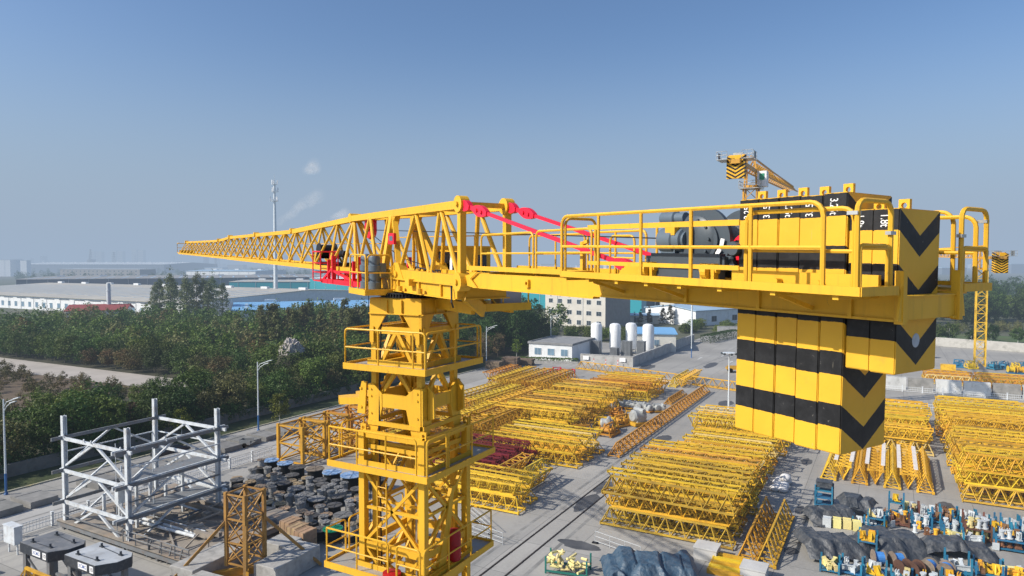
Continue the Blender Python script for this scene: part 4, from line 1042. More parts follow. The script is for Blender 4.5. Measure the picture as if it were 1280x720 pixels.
# goods among the racks
mb = MB(); tcl = thing('grey_crate', 'dark crate on top of the blue rack at the left end of the back row', 'crate', (-5.3,73.0,1.9), 0); mb.box(-.7,.7,-.6,.6,0,.5); mb.box(-.73,.73,-.63,.63,.5,.56); mb.build('box', TARP, tcl)
for i,(x,y,c) in enumerate([(-4.6,67.2,F_W),(-3.8,67.4,F_C),(-3.0,67.6,F_C),(-2.2,67.5,F_C)]):
    t = thing('pale_crate', 'square pale crate half under the small tarpaulin in the middle row', 'crate', (x,y,.02), .05*i, 'pale crates under the tarpaulin'); b = MB(); b.box(-.32,.32,-.3,.3,.05,.8); b.box(-.35,.35,-.33,-.27,0,.85); b.box(-.35,.35,.27,.33,0,.85); b.build('box', c, t)
BLUEC = mat('blue_rope', (.06,.22,.55), .5, var=.2, scale=5); BROWNC = mat('rusty_spool', (.09,.045,.03), .7, var=.3)
for i,(x,y,m,lab) in enumerate([(-.4,60.5,BLUEC,'blue rope spool on its side, leftmost beside the tarpaulin'),(.9,60.9,BLUEC,'blue rope spool on its side, second from the left'),(1.3,59.5,BROWNC,'rusty brown spool in front of the blue spools'),(2.1,59.7,BROWNC,'rusty brown spool right of the other brown spool'),(3.0,60.6,BLUEC,'blue rope spool with a broad wooden flange'),(4.1,60.6,BLUEC,'blue rope spool on its side, farthest right')]):
    t = thing('rope_spool', lab, 'rope spool', (x,y,.62), .35+.2*i); b = MB(); b.lathe([(.45,-.35),(.45,.35)],(0,0,0),(1,0,0),18); b.build('winding', m, t)
    for q in (-.42,.36):
        b = MB(); b.lathe([(.05,q),(.6,q),(.6,q+.06),(.05,q+.06)],(0,0,0),(1,0,0),20); b.build('flange', WOODR if m is BLUEC else BROWNC, t)
for i,(x,y,z) in enumerate([(10.3,63.4,0),(10.4,63.4,.75),(11.4,63.2,0)]):
    t = thing('blue_bin', 'blue steel bin in the little pile at the right end of the near row', 'bin', (x,y,z+.03), .05*i, 'blue steel bins'); b = MB()
    b.box(-.5,.5,-.4,.4,0,.06); b.box(-.5,-.45,-.4,.4,.06,.72); b.box(.45,.5,-.4,.4,.06,.72); b.box(-.449,.449,-.4,-.35,.06,.72); b.box(-.449,.449,.35,.4,.06,.72); b.bar((-.52,0,.7),(.52,0,.7),.05); b.build('bin', mat('blue_bin_paint',(.01,.07,.16),.5), t)
BAG = mat('white_sack', (.62,.61,.60), .7, var=.1, scale=2, objvar=.08)
for i in range(8):
    b = MB(); b.lathe([(0,0),(.42,.03),(.55,.2),(.56,.42),(.46,.6),(.2,.72),(0,.74)],(0,0,0),(0,0,1),12)
    o = b.build('bulk_sack', BAG, None, True, (-10.1+.75*(i%2)+rng.uniform(-.1,.1), 75.2+1.0*(i//2), .02+(.6 if i in (5,) else 0))); o.scale = (1,rng.uniform(.8,1.1),rng.uniform(.8,1.1)); tag(o,'white bulk sack in the heap between the yellow stacks','sack','white bulk sacks')
# cream pipes in a green rack at the bottom edge
t = thing('pipe_rack', 'green stillage of cream coloured pipe pieces at the bottom edge beside the rails', 'pipe rack', (-21.4,47.6,.02), .2)
b = MB()
for sx in (-1,1):
    for sy in (-1,1): b.bar((sx*1.6,sy*.8,0),(sx*1.6,sy*.8,1.3),.12)
b.bar((-1.6,-.8,.2),(1.6,-.8,.2),.12); b.bar((-1.6,.8,.2),(1.6,.8,.2),.12); b.build('frame', mat('green_rack',(.02,.16,.13),.5), t)
for i in range(40):
    b = MB(); a = rng.uniform(0,3.1); q = Vector((math.cos(a),math.sin(a),rng.uniform(-.2,.2)))*.35; c = Vector((rng.uniform(-1.4,1.4),rng.uniform(-.6,.6),.3+rng.uniform(0,1.0))); b.tube(c-q,c+q,.1,8); b.build('pipe_piece', F_C, t)
# striped yellow blocks and grey slabs by the tall stack
for i in range(5):
    b = MB(); b.box(-1.3,1.3,-.2,.2,0,.35); b.box(-1.35,-1.25,-.23,.23,-.0,.38); b.box(1.25,1.35,-.23,.23,0,.38); o = b.build('yellow_beam', LY, None, False, (-10.6,52.7+.62*i,.02+.07*i)); tag(o,'short yellow box beam in the stepped row by the tall stack','beam','short yellow beams')
CONC_W = mat('pale_concrete_slab', (.5,.49,.47), .8, var=.12)
for i,(x,y,lab) in enumerate([(-12.6,55.4,'pale square slab leaning by the foot of the tall stack'),(-8.6,53.4,'pale square slab on the ground right of the yellow beams')]):
    b = MB(); b.box(-.9,.9,-.8,.8,0,.9); b.box(-.95,.95,-.85,.85,.9,1.0); o = b.build('pale_slab', CONC_W, None, False, (x,y,.02)); tag(o, lab, 'slab')
# ================================================================== left foreground: steel frame, ballast, base tower
WST = mat('white_grey_steel', (.60,.63,.65), .5, var=.12, scale=1.2, dirt=(.26,.18,.11), dirt_amt=.55, dirt_scale=1.6)
GST = mat('dull_grey_steel', (.17,.18,.19), .55, var=.2, scale=1, dirt=(.2,.11,.05), dirt_amt=.5)
RUST = mat('rusty_plate', (.27,.235,.195), .8, var=.3, scale=1.0, dirt=(.24,.12,.05), dirt_amt=.7, dirt_scale=.5)
CONC = mat('grey_concrete_block', (.36,.35,.33), .85, var=.18, scale=1.3, dirt=(.12,.11,.10), dirt_amt=.5, dirt_scale=2)
t = thing('steel_scaffold', 'large open grey-white steel frame of four columns and three tiers of beams, left foreground', 'steel frame', (0,0,0))
x0,x1,y0,y1 = -64.2,-54.8,33.4,42.0; HF = 10.3
def hcol(x,y,z0,z1,w=.36):
    b = MB(); f = .05
    b.box(x-w/2,x+w/2,y-w/2,y-w/2+f,z0,z1); b.box(x-w/2,x+w/2,y+w/2-f,y+w/2,z0,z1); b.box(x-f/2,x+f/2,y-w/2+f+.001,y+w/2-f-.001,z0,z1); return b
for x in (x0,x1):
    for y in (y0,y1): hcol(x,y,.4,HF).build('column', WST, t)
for z in (8.35,5.45,2.65):
    for y, o in ((y0,-.22),(y1,.22)):
        b = MB(); b.bar((x0-.3,y+o,z),(x1+.9,y+o,z), .16,.28); b.build('beam', WST, t)
    for x in (x0,x1):
        for o in ((-.23,.23) if x == x1 else (.23,)):
            b = MB(); b.bar((x+o,y0-1.2,z+.05),(x+o,y1+1.0,z+.05), .14,.3); b.build('beam', GST if o > 0 else WST, t)
    b = MB()
    for y in (y0,y1): b.bar(((x0+x1)/2-.2,y,z-.15),(x0+.2,y,z-2.5), .18); b.bar(((x0+x1)/2+.2,y,z-.15),(x1-.2,y,z-2.5), .18)
    for x in (x0,x1): b.bar((x,(y0+y1)/2-.2,z-.1),(x,y0+.2,z-2.5), .16); b.bar((x,(y0+y1)/2+.2,z-.1),(x,y1-.2,z-2.5), .16)
    b.build('brace', WST, t)
b = MB()
for x in (-61.8,-59.4,-56.9):
    for y in (35.4,39.8): b.box(x-.11,x+.11,y-.11,y+.11,.9,3.0 if x < -57 else 5.6)
b.tube((-56.2,36.5,.8),(-56.2,36.5,9), .05,6); b.tube((-58.4,35.0,.8),(-58.4,35.0,6.2), .09,8); b.tube((-57.5,34.0,.8),(-57.5,34,8.5), .04,6)
b.box(-55.9,-55.4,32.9,33.6,4.0,5.6)
b.build('inner_post', WST, t)
for z in (2.75,5.55):
    b = MB(); b.box(x1-2.2,x1-.3,y0+.5,y1-.5,z,z+.05)
    for i in range(6): b.bar((x1-2.2,y0+.6+i*1.4,z-.08),(x1-.2,y0+.6+i*1.4,z-.08),.1)
    b.build('grating', GST, t)
for z in (4.1,7.0,1.4):
    b = MB(); b.bar((x0,y0-.2,z),(x1,y0-.2,z),.09) if z < 4 else None; b.bar((x1+.2,y0,z),(x1+.2,y1,z),.12); b.bar((x0-.2,y0,z),(x0-.2,y1,z),.1); b.bar((x0,y1+.2,z),(x1,y1+.2,z),.1); b.build('tie_rail', WST if z > 6 else GST, t)
b = MB()
for i in (0,3,4,8): b.cbox((x0+.6+1.05*i,y0-.36,8.6),(.1,.08,.26)); b.cbox((x1+.36,y0+.4+i*.95,8.6),(.08,.1,.26))
b.build('cleat', WST, t)
t = thing('steel_platform', 'low rust-stained steel platform with pipes under the open steel frame', 'platform', (0,0,0))
b = MB(); b.box(-65,-46.5,33,44.5,.75,.9); b.build('deck', RUST, t)
b = MB()
for x in (-64.5,-60,-55.5,-51,-47):
    for y in (33.4,38.5,44): b.box(x-.15,x+.15,y-.15,y+.15,0,.75)
for y in (33.1,44.4): b.bar((-65,y,.6),(-46.5,y,.6), .2,.4)
for x in (-64.9,-55.6,-46.6): b.bar((x,33.3,.6),(x,44.2,.6), .2,.4)
b.build('beam', GST, t)
b = MB()
for i,(y,z) in enumerate(((36.5,1.3),(37.3,1.2),(40.2,1.5),(41.4,1.3))): b.bar((-62+i,y,z),(-48.5,y,z), .3,.45)
for i in range(7): b.cbox((-61+1.9*i,34.6+rng.uniform(0,7),1.2), (1.2,.8,.6), rng.uniform(0,3))
for i in range(12): b.bar((-55+rng.uniform(-5,6),34+rng.uniform(0,9),1.0),(-54+rng.uniform(-5,6),35+rng.uniform(0,8),1.1+rng.uniform(0,1)), .12)
b.build('stored_part', RUST, t)
b = MB()
for i in range(3): b.tube((-60,35.6+i*.5,1.25+.1*i),(-50,36.0+i*.5,1.25), .14,10)
b.build('pipe', WST, t)
b = MB(); b.rail([(-55,33.0,.9),(-46.6,33.0,.9),(-46.6,40,.9)], 1.0,.05,(.5,),1.6); 
for i in range(4): b.bar((-52+1.3*i,33.1,.2),(-51.4+1.3*i,33.1,1.7), .1)
b.build('railing', GST, t)
# dark ballast slabs on trestles, each with a maker's plate
BAL = mat('ballast_dark_paint', (.036,.042,.052), .45, var=.15, dirt=(.3,.3,.3), dirt_amt=.18, dirt_scale=3)
BALT = mat('ballast_worn_top', (.15,.155,.165), .55, var=.25, dirt=(.36,.33,.29), dirt_amt=.5, dirt_scale=1.5)
BALL = mat('ballast_pale_top', (.40,.42,.44), .55, var=.15, dirt=(.2,.17,.14), dirt_amt=.4, dirt_scale=1.5)
PLATE_B = mat('plate_blue', (.02,.08,.30), .5)
LOGO = text_mesh('XCMG', .36); NUM = text_mesh('10', .4)
def ballast(x,y,z,top,label,rz=0,plate=True):
    t = thing('ballast_slab', label, 'ballast slab', (x,y,0), rz); t.scale = (.86,.86,1)
    P = [(-2.6,-1.45),(1.7,-1.45),(2.6,-.2),(2.6,1.0),(1.9,1.5),(-2.6,1.5)]
    b = MB(); b.prism([(p[0],p[1],z-.7) for p in P], (0,0,.7)); b.build('slab', BAL, t)
    b = MB(); b.prism([(p[0]*.99,p[1]*.985,z+.002) for p in P], (0,0,.02)); b.build('top_sheet', top, t)
    b = MB()
    for px_, py_ in ((-1.6,-.9),(-1.4,.9),(.9,-.8),(1.6,.7)):
        b.box(px_-.22,px_+.22,py_-.1,py_+.1,z+.022,z+.1); b.lathe([(.09,0),(.09,.2),(0,.2)],(px_,py_,z+.1),(0,0,1),10)
    b.bar((-1.6,-.9,z+.04),(.9,-.8,z+.04),.06,.03); b.bar((-1.4,.9,z+.04),(1.6,.7,z+.04),.06,.03)
    b.build('lifting_stud', BAL, t)
    if plate:
        b = MB(); b.box(-.62,.62,-1.475,-1.452,z-.56,z-.14); b.box(1.0,1.5,-1.475,-1.452,z-.58,z-.12); p = b.build('maker_plate', WHITE, t)
        l = link('lettering', LOGO, PLATE_B, p); l.location = (0,-1.479,z-.35); l.rotation_euler = (R(90),0,0)
        l = link('lettering', NUM, DARK, p); l.location = (1.25,-1.479,z-.35); l.rotation_euler = (R(90),0,0)
    b = MB()
    for sx in (-2.3,1.4):
        for sy in (-1.1,1.1): b.box(sx-.22,sx+.22,sy-.18,sy+.18,0,z-.703)
    for sy in (-1.1,1.1): b.bar((-2.3,sy,.3),(1.4,sy,.3),.2); b.bar((-2.2,sy,z-1.1),(1.3,sy,.4),.14)
    b.build('trestle', GST, t)
ballast(-53.3,26.9,3.4,BALT,'dark ballast slab with a worn dark top and a blue lettered plate, on grey trestles')
ballast(-48.2,27.3,3.4,BALL,'dark ballast slab with a pale grey top and a blue lettered plate, nearest the base tower')
ballast(-58.2,22.6,2.9,BALT,'dark ballast slab cut off by the bottom left corner of the photo')
girder('lattice_girder', 'yellow lattice girder under the two ballast slabs', -53.8, 24.9, 7.2, 1.3, 1.6, 6, 0, LY, .16, .09).location.z = .8
mb = MB(); mb.box(-63.6,-61.9,28.2,28.8,.9,2.3); mb.bar((-63.4,28.5,0),(-63.4,28.5,.9),.1); mb.bar((-62.1,28.5,0),(-62.1,28.5,.9),.1); mb.box(-63.65,-61.85,28.15,28.85,2.3,2.4)
tag(mb.build('control_cabinet', WST), 'pale steel control cabinet on legs behind the ballast slabs', 'cabinet')
for i in range(6):
    b = MB(); b.box(-2.4,2.4,-.16,.16,0,.3); b.box(-2.45,-2.35,-.2,.2,-.0,.34); o = b.build('pale_beam', WST, None, False, (-62.4+.1*(i%2),24.6+.36*(i%3),.02+.36*(i//3)), .02*i); tag(o,'pale green-grey beam in the little pile left of the ballast slabs','beam','pale beams by the ballast')
# base tower on concrete blocks
ROR = mat('rusty_orange_paint', (.36,.19,.045), .6, var=.25, scale=.8, dirt=(.16,.075,.03), dirt_amt=.8, dirt_scale=1.6)
t = thing('base_tower', 'short orange lattice tower with raking struts on a cross of concrete blocks', 'base tower', (-42.5,34.9,0), R(4))
b = MB(); w = .95; zt, zb = 6.7, 1.1
for sx in (-1,1):
    for sy in (-1,1): b.box(sx*w-.12,sx*w+.12,sy*w-.12,sy*w+.12,zb,zt)
P = [(-w,-w),(w,-w),(w,w),(-w,w)]
for k in range(4):
    a, c = Vector((*P[k],0)), Vector((*P[(k+1)%4],0))
    for i, z in enumerate((zb+.2,2.9,4.7,zt-.15)):
        b.bar(a+ZX*z,c+ZX*z,.11)
        if i < 3:
            z2 = (zb+.2,2.9,4.7,zt-.15)[i+1]; b.bar(a+ZX*z,c+ZX*z2,.09); b.bar(c+ZX*z,a+ZX*z2,.08)
b.build('lattice_mast', ROR, t)
for sx, sy in ((-1,-1),(1,-1),(1,1),(-1,1)):
    b = MB(); b.bar((sx*w,sy*w,4.5),(sx*3.9,sy*3.9,.1),.2); b.build('strut', ROR, t)
b = MB(); b.bar((-3.4,-3.4,.5),(3.4,3.4,.5),.4,.5); b.bar((-3.4,3.4,.52),(3.4,-3.4,.52),.4,.46); b.build('base_cross', LO, t)
for i,(x,y,sx,sy,lab) in enumerate([(-45.3,33.6,2.4,4.6,'long pale concrete ballast block on the left of the base tower'),(-40.2,36.9,2.2,4.8,'long dark-sided concrete ballast block right of the base tower'),(-42.6,38.6,2.2,2.0,'concrete ballast block behind the base tower'),(-41.9,31.2,3.2,1.6,'concrete ballast block in front of the base tower')]):
    b = MB(); b.box(-sx/2,sx/2,-sy/2,sy/2,0,1.5); o = b.build('ballast_block', CONC, None, False, (x,y,.02), R(4)); bev = o.modifiers.new('edge','BEVEL'); bev.width=.05; bev.segments=2; tag(o, lab, 'ballast block')
# concrete slabs along the kerb
slab0 = None
for i in range(17):
    y = 20+i*3.15
    if i in (6,): continue
    x = -74.3+rng.uniform(-.15,.15)
    if slab0 is None:
        b = MB(); b.box(-1.9,1.9,-1.25,1.25,0,.62); b.box(-1.5,-1.1,-1.2,1.2,.62,.66); slab0 = b.build('concrete_slab', mat('dark_weathered_concrete', (.20,.195,.185), .85, var=.2, scale=1.3, dirt=(.34,.33,.31), dirt_amt=.5, dirt_scale=1, objvar=.15), None, False, (x,y,.03), .03); tag(slab0,'grey precast concrete slab in the row along the far kerb of the left road','concrete slab','concrete slabs along the kerb')
    else: copy_tree(slab0, (x,y,.03), rng.uniform(-.06,.06))
# white fence along the road
WF = mat('white_fence_paint', (.62,.64,.65), .5, var=.1)
def fence(name, label, p, q, h, panel, m=WF):
    p = Vector((*p,0)); q = Vector((*q,0)); n = max(1, round((q-p).length/panel)); d = (q-p)/n; u = d.normalized(); t = thing(name, label, 'fence', tuple(p))
    for i in range(n):
        a = d*i; b = MB(); b.box(a.x-.09,a.x+.09,a.y-.09,a.y+.09,0,h+.15); b.cbox((a.x,a.y,h+.18),(.26,.26,.06)); b.build('post', m, t)
        b = MB(); s_, e_ = a+u*.1, a+d-u*.1
        for z in (.15,h*.5,h-.08): b.bar(s_+ZX*z, e_+ZX*z, .045,.06)
        k = int(d.length/.26)
        for j in range(1,k): c = a+d*(j/k); b.tube(c+ZX*.12, c+ZX*(h-.05), .018,4)
        b.build('panel', m, t)
    return t
fence('picket_fence','long white picket fence between the left road and the reel yard',(-66.0,14),(-66.6,59),1.1,3.2)
fence('picket_fence','white picket fence crossing the yard in front of the big right stack',(-1.5,127.2),(36,131.2),1.1,3.2)
fence('picket_fence','white picket fence along the foot of the white concrete blocks',(-4,144.4),(34,145.2),1.0,3.2)
fence('picket_fence','short white picket fence behind the gap in the left yard',(-47,130.4),(-33,131.6),1.1,3.2)
def barrier(p, q, label):
    p = Vector((*p,0)); q = Vector((*q,0)); n = max(1,round((q-p).length/1.6)); t = thing('crowd_barrier', label, 'barrier', tuple(p)); b = MB(); d = (q-p)
    for z in (1.05,.62,.2): b.tube(ZX*z, d+ZX*z, .022,6)
    for i in range(n+1): c = d*(i/n); b.tube(c, c+ZX*1.08, .024,6)
    b.build('barrier', mat('barrier_grey', (.45,.47,.48), .5), t); b = MB()
    for i in range(0,n+1,2): c = d*(i/n); b.cbox((c.x,c.y,.05),(.5,.3,.08))
    b.build('foot', DARK, t)
barrier((-35.6,54.6),(-30.4,50.9),'white tube barrier with black feet near the crane mast')
barrier((-33.4,50.6),(-28.3,49.4),'second white tube barrier, nearer the rails, with two black feet')
barrier((-21.6,53.6),(-17.2,52.4),'white tube barrier in front of the tall yellow stack')
# street lamps
LPOLE = mat('lamp_pole_paint', (.60,.64,.66), .4, var=.06); LBLUE = mat('lamp_blue_base', (.04,.13,.32), .5)
def lamp(x,y,h,rz,label):
    t = thing('street_lamp', label, 'street lamp', (x,y,0), rz)
    b = MB(); b.pipe([(0,0,2.2),(0,0,h)],.11,8,.07); b.build('pole', LPOLE, t)
    b = MB(); b.pipe([(0,0,0),(0,0,2.2)],.12,8); b.lathe([(.22,0),(.22,.06),(.13,.2)],(0,0,0),(0,0,1),8); b.build('base', LBLUE, t)
    b = MB()
    for q, l, z in ((0,1.9,h-.15),(0,1.3,h-.6)):
        b.pipe([(0,0,z-.7),(.5,0,z-.1),(l,0,z+.35)],.045,6)
        b.prism([(l-.1,-.13,z+.3),(l+.75,-.1,z+.52),(l+.75,.1,z+.52),(l-.1,.13,z+.3)],(0,0,.1))
    b.build('lamp_arm', LPOLE, t)
lamp(-79.3,35.5,9.9,R(5),'tall street lamp with blue base at the left edge, among the verge trees')
lamp(-78.2,66.7,9.8,R(5),'street lamp with blue base standing by the round yellow-green tree')
lamp(-78.6,130,9.5,R(5),'street lamp by the road right behind the crane mast')
lamp(-80.0,166,9.5,R(5),'street lamp in front of the white flat-roofed house')
lamp(-43.2,170.6,9.0,R(185),'street lamp beside the boundary wall of the white tanks')
t = thing('floodlight_mast', 'slim white floodlight mast with a ring of lamps beside the counterweight', 'floodlight mast', (-22.6,113.4,0))
b = MB(); b.pipe([(0,0,0),(0,0,9.3)],.16,8,.09); b.build('pole', LPOLE, t)
b = MB(); b.lathe([(1.0,0),(1.06,.03),(1.0,.07)],(0,0,9.2),(0,0,1),20)
for i in range(3): a=math.pi*i/3; b.bar((-math.cos(a),-math.sin(a),9.23),(math.cos(a),math.sin(a),9.23),.06)
b.build('ring', LPOLE, t)
for i in range(6):
    a = math.pi*i/3; b = MB(); b.cbox((1.15*math.cos(a),1.15*math.sin(a),9.1),(.35,.3,.3),a); b.build('floodlight', GREY, t)
# hand cart and car on the left road
t = thing('hand_cart', 'small dark hand cart standing on the left road', 'cart', (-72.6,60.0,.02), R(20))
b = MB(); b.box(-.75,.75,-.5,.5,.4,.46); 
for q in (-.48,.48): b.box(-.75,.75,q-.02,q+.02,.46,1.0)
b.box(-.75,-.71,-.45,.45,.46,1.0); b.pipe([(.75,-.4,.5),(1.4,-.4,.9),(1.4,.4,.9),(.75,.4,.5)],.03,6); b.build('tray', GST, t)
for q in (-.56,.56): b = MB(); b.lathe([(0,-.05),(.3,-.05),(.3,.05),(0,.05)],(0,q,.3),(0,1,0),14); b.build('wheel', DARK, t)
t = thing('parked_car', 'dark grey car parked under the verge trees behind the steel frame', 'car', (-77.2,52.5,.02), R(90))
b = MB(); sec = [(-2.2,.45,.75),(-2.1,.35,.95),(-1.4,.3,1.0),(-.8,.3,1.42),(.6,.3,1.46),(1.25,.3,1.02),(2.0,.35,.85),(2.2,.45,.65)]
vs=[]; fs=[]
for x,zl,zh in sec:
    w0 = .86 if abs(x)<1.9 else .76; wt = .62 if zh > 1.3 else w0*.94
    vs += [(x,-w0,zl),(x,-w0,min(zh,.92)),(x,-wt,zh),(x,wt,zh),(x,w0,min(zh,.92)),(x,w0,zl)]
for i in range(7):
    for j in range(6): fs.append((i*6+j,(i+1)*6+j,(i+1)*6+(j+1)%6,i*6+(j+1)%6))
fs += [(0,1,2,3,4,5),(47,46,45,44,43,42)]; b.add(vs,fs); b.build('body', mat('car_paint',(.03,.033,.038),.25,var=.05), t, True)
b = MB()
for sg in (-1,1): b.prism([(-.75,sg*.80,.96),(.62,sg*.80,.96),(.5,sg*.64,1.38),(-.62,sg*.64,1.36)],(0,sg*.012,0))
b.prism([(.72,-.6,1.38),(.72,.6,1.38),(1.2,.74,1.06),(1.2,-.74,1.06)],(.02,0,.02)); b.build('window', GLASS_D, t)
for x in (-1.35,1.35):
    for sg in (-1,1): b = MB(); b.lathe([(0,-.1),(.3,-.1),(.33,-.06),(.33,.06),(.3,.1),(0,.1)],(x,sg*.8,.33),(0,1,0),16); b.build('wheel', DARK, t)
# ================================================================== background buildings and cranes
def far(deg, d):
    """ground point at a bearing (degrees right of the middle line) and a distance along that line"""
    a = R(deg); X = math.tan(a)*d; Y = d; y = R(29)
    return Vector((X*math.cos(y)-Y*math.sin(y), X*math.sin(y)+Y*math.cos(y), 0))
W_PL = mat('white_plaster', (.74,.75,.75), .8, var=.06, dirt=(.4,.38,.35), dirt_amt=.3, dirt_scale=.5)
W_CR = mat('cream_render', (.56,.53,.47), .85, var=.08, dirt=(.3,.26,.2), dirt_amt=.4, dirt_scale=.4)
W_CRD = mat('grey_and_shade_render', (.30,.28,.26), .85, var=.1)  # darker cream copy holding the shade of the office sides; also other walls
W_TEAL = mat('teal_cladding', (.012,.25,.30), .5, var=.05, scale=.05)
W_NAVY = mat('navy_cladding', (.014,.055,.10), .5, var=.08, scale=.05)
W_GREY = mat('grey_cladding', (.12,.14,.17), .5, var=.08, scale=.03)
R_BEIGE = mat('beige_metal_roof', (.44,.41,.35), .55, var=.08, scale=.08, dirt=(.33,.28,.2), dirt_amt=.5, dirt_scale=.2)
R_BLUE = mat('blue_metal_roof', (.18,.40,.66), .5, var=.06, scale=.1)
R_LBLUE = mat('pale_blue_roof', (.33,.46,.58), .5, var=.06, scale=.1)
R_RED = mat('red_tile_roof', (.26,.05,.045), .8, var=.15)
R_GREY = mat('grey_flat_roof', (.25,.25,.25), .85, var=.15)
R_WHITE = mat('white_metal_roof', (.72,.73,.74), .5, var=.04)
PANE = mat('window_pane', (.045,.06,.075), .15, var=.3, scale=.3, spec=.6)
PANEB = mat('blue_window_pane', (.16,.25,.33), .2, var=.3, scale=.3)
FRAME = mat('window_frame', (.6,.62,.62), .5)
def building(name, label, p, q, depth, h, wall, roof, rise=0, eave=.4, side=None, rows=(), ridge=.5, cat='building', flat_rim=0, roof_t=.25):
    """front wall from p to q on the ground, running back by depth; rows: (z, height, count, width, start, end, pane)"""
    p = Vector(p); q = Vector(q); L = (q-p).length; rz = math.atan2(q.y-p.y, q.x-p.x)
    t = thing(name, label, cat, tuple(p), rz)
    b = MB(); b.box(0,L,0,depth,0,h)
    if rise: b.prism([(.01,0.01,h),(.01,depth-.01,h),(.01,depth*ridge,h+rise)],(L-.02,0,0))
    b.build('wall', wall, t)
    if side:
        for xa_ in (L+.01, -.05): b = MB(); b.box(xa_,xa_+.04,0.05,depth-.05,.02,h-.02); b.build('side_wall', side, t)
    b = MB()
    if rise:
        b.hexa([(-eave,-eave,h-.02),(L+eave,-eave,h-.02),(L+eave,depth*ridge,h+rise),(-eave,depth*ridge,h+rise),(-eave,-eave,h-.02+roof_t),(L+eave,-eave,h-.02+roof_t),(L+eave,depth*ridge,h+rise+roof_t),(-eave,depth*ridge,h+rise+roof_t)])
        b.hexa([(-eave,depth*ridge+.005,h+rise),(L+eave,depth*ridge+.005,h+rise),(L+eave,depth+eave,h-.02),(-eave,depth+eave,h-.02),(-eave,depth*ridge+.005,h+rise+roof_t),(L+eave,depth*ridge+.005,h+rise+roof_t),(L+eave,depth+eave,h-.02+roof_t),(-eave,depth+eave,h-.02+roof_t)])
    else:
        b.box(-eave,L+eave,-eave,depth+eave,h+.01,h+roof_t)
        if flat_rim:
            for c in ((-eave,L+eave,-eave,-eave+.25),(-eave,L+eave,depth+eave-.25,depth+eave)): b.box(*c,h+roof_t+.005,h+roof_t+flat_rim)
            for c in ((-eave,-eave+.25,-eave+.251,depth+eave-.251),(L+eave-.25,L+eave,-eave+.251,depth+eave-.251)): b.box(*c,h+roof_t+.005,h+roof_t+flat_rim)
    b.build('roof', roof, t)
    if rise and L > 60:
        k = int(L/9)
        for j in range(k):       # rooflights on the front slope and vents on the ridge
            x = (j+.5)*L/k; y0_, y1_ = depth*ridge*.15, depth*ridge*.8; f = lambda y: h+rise*(y+eave)/(depth*ridge+eave)+roof_t
            b = MB(); b.hexa([(x-.6,y0_,f(y0_)-.05),(x+.6,y0_,f(y0_)-.05),(x+.6,y1_,f(y1_)-.05),(x-.6,y1_,f(y1_)-.05),(x-.6,y0_,f(y0_)+.06),(x+.6,y0_,f(y0_)+.06),(x+.6,y1_,f(y1_)+.06),(x-.6,y1_,f(y1_)+.06)]); b.build('rooflight', R_LBLUE, t)
            if j % 3 == 1: b = MB(); b.box(x-2.4,x+2.4,depth*ridge-.9,depth*ridge+.9,h+rise+roof_t*.5,h+rise+roof_t+1.0); b.build('roof_vent', R_WHITE, t)
    for i in range(int(L/12) if L > 20 and h > 4 else 0):
        b = MB(); b.tube(((i+.5)*12,-.12,.1),((i+.5)*12,-.12,h-.05),.09,5); b.build('downpipe', FRAME, t)
    for (z,wh,n,ww,s0,s1,pm) in rows:
        for i in range(n):
            x = s0*L+(i+.5)*(s1-s0)*L/n
            b = MB(); b.box(x-ww/2,x+ww/2,-.07,-.005,z-wh/2,z+wh/2); w = b.build('window', FRAME, t)
            b = MB(); k = max(2,int(ww/1.3)); 
            for j in range(k):
                a = x-ww/2+.08+j*(ww-.16)/k; b.box(a+.03,a+(ww-.16)/k-.03,-.085,-.072,z-wh/2+.08,z+wh/2-.08)
            b.build('pane', pm, w)
    return t
# tank yard
building('white_house','single-storey white house with flat roof and three windows at the corner of the yard',(-77.6,148.6,0),(-66.2,149.0,0),15,3.9,W_PL,R_GREY,0,.25,rows=[(2.1,1.7,3,1.9,.06,.98,PANEB)],flat_rim=.25,cat='house')
TANK = mat('white_tank_paint', (.78,.79,.79), .4, var=.04, dirt=(.5,.48,.44), dirt_amt=.3, dirt_scale=.7)
VAP = mat('vaporiser_fin', (.16,.17,.18), .5, var=.15)
def tank(x,y,h,r,label):
    t = thing('storage_tank', label, 'storage tank', (x,y,0)); b = MB()
    b.lathe([(0,.7),(r*.6,.85),(r,1.3),(r,h-.7),(r*.85,h-.3),(r*.45,h-.05),(0,h)],(0,0,0),(0,0,1),28); b.build('vessel', TANK, t, True)
    for i in range(3): a = 2.1*i+.4; b = MB(); b.bar((r*.8*math.cos(a),r*.8*math.sin(a),0),(r*.8*math.cos(a),r*.8*math.sin(a),1.4),.18); b.build('leg', TANK, t)
    b = MB(); b.tube((r+.12,0,.3),(r+.12,0,h-.8),.06,6); b.box(-.5,.5,-r-.3,-r+.2,.4,1.1); b.build('pipework', TANK, t)
for (x,y,h,lab) in [(-66.6,165.4,8.2,'leftmost of the four tall white tanks, behind the white house'),(-62.5,168.2,8.0,'second white tank from the left, with a low grey box at its foot'),(-59.0,170.7,8.1,'third white tank from the left, behind two grey finned boxes'),(-54.4,170.6,8.0,'rightmost of the four tall white tanks, in front of the cream shed')]: tank(x,y,h,1.42,lab)
def vap(x,y,w,h,label):
    t = thing('vaporiser', label, 'vaporiser', (x,y,.3)); b = MB()
    for i in range(7): b.box(-w/2+i*w/7,-w/2+i*w/7+w/7*.7,-.9,.9,.3,h)
    b.build('fins', VAP, t); b = MB(); b.box(-w/2-.02,w/2+.02,-.95,.95,.0,.29); b.box(-w/2-.02,w/2+.02,-.92,.92,h+.003,h+.08); b.build('casing', VAP, t)
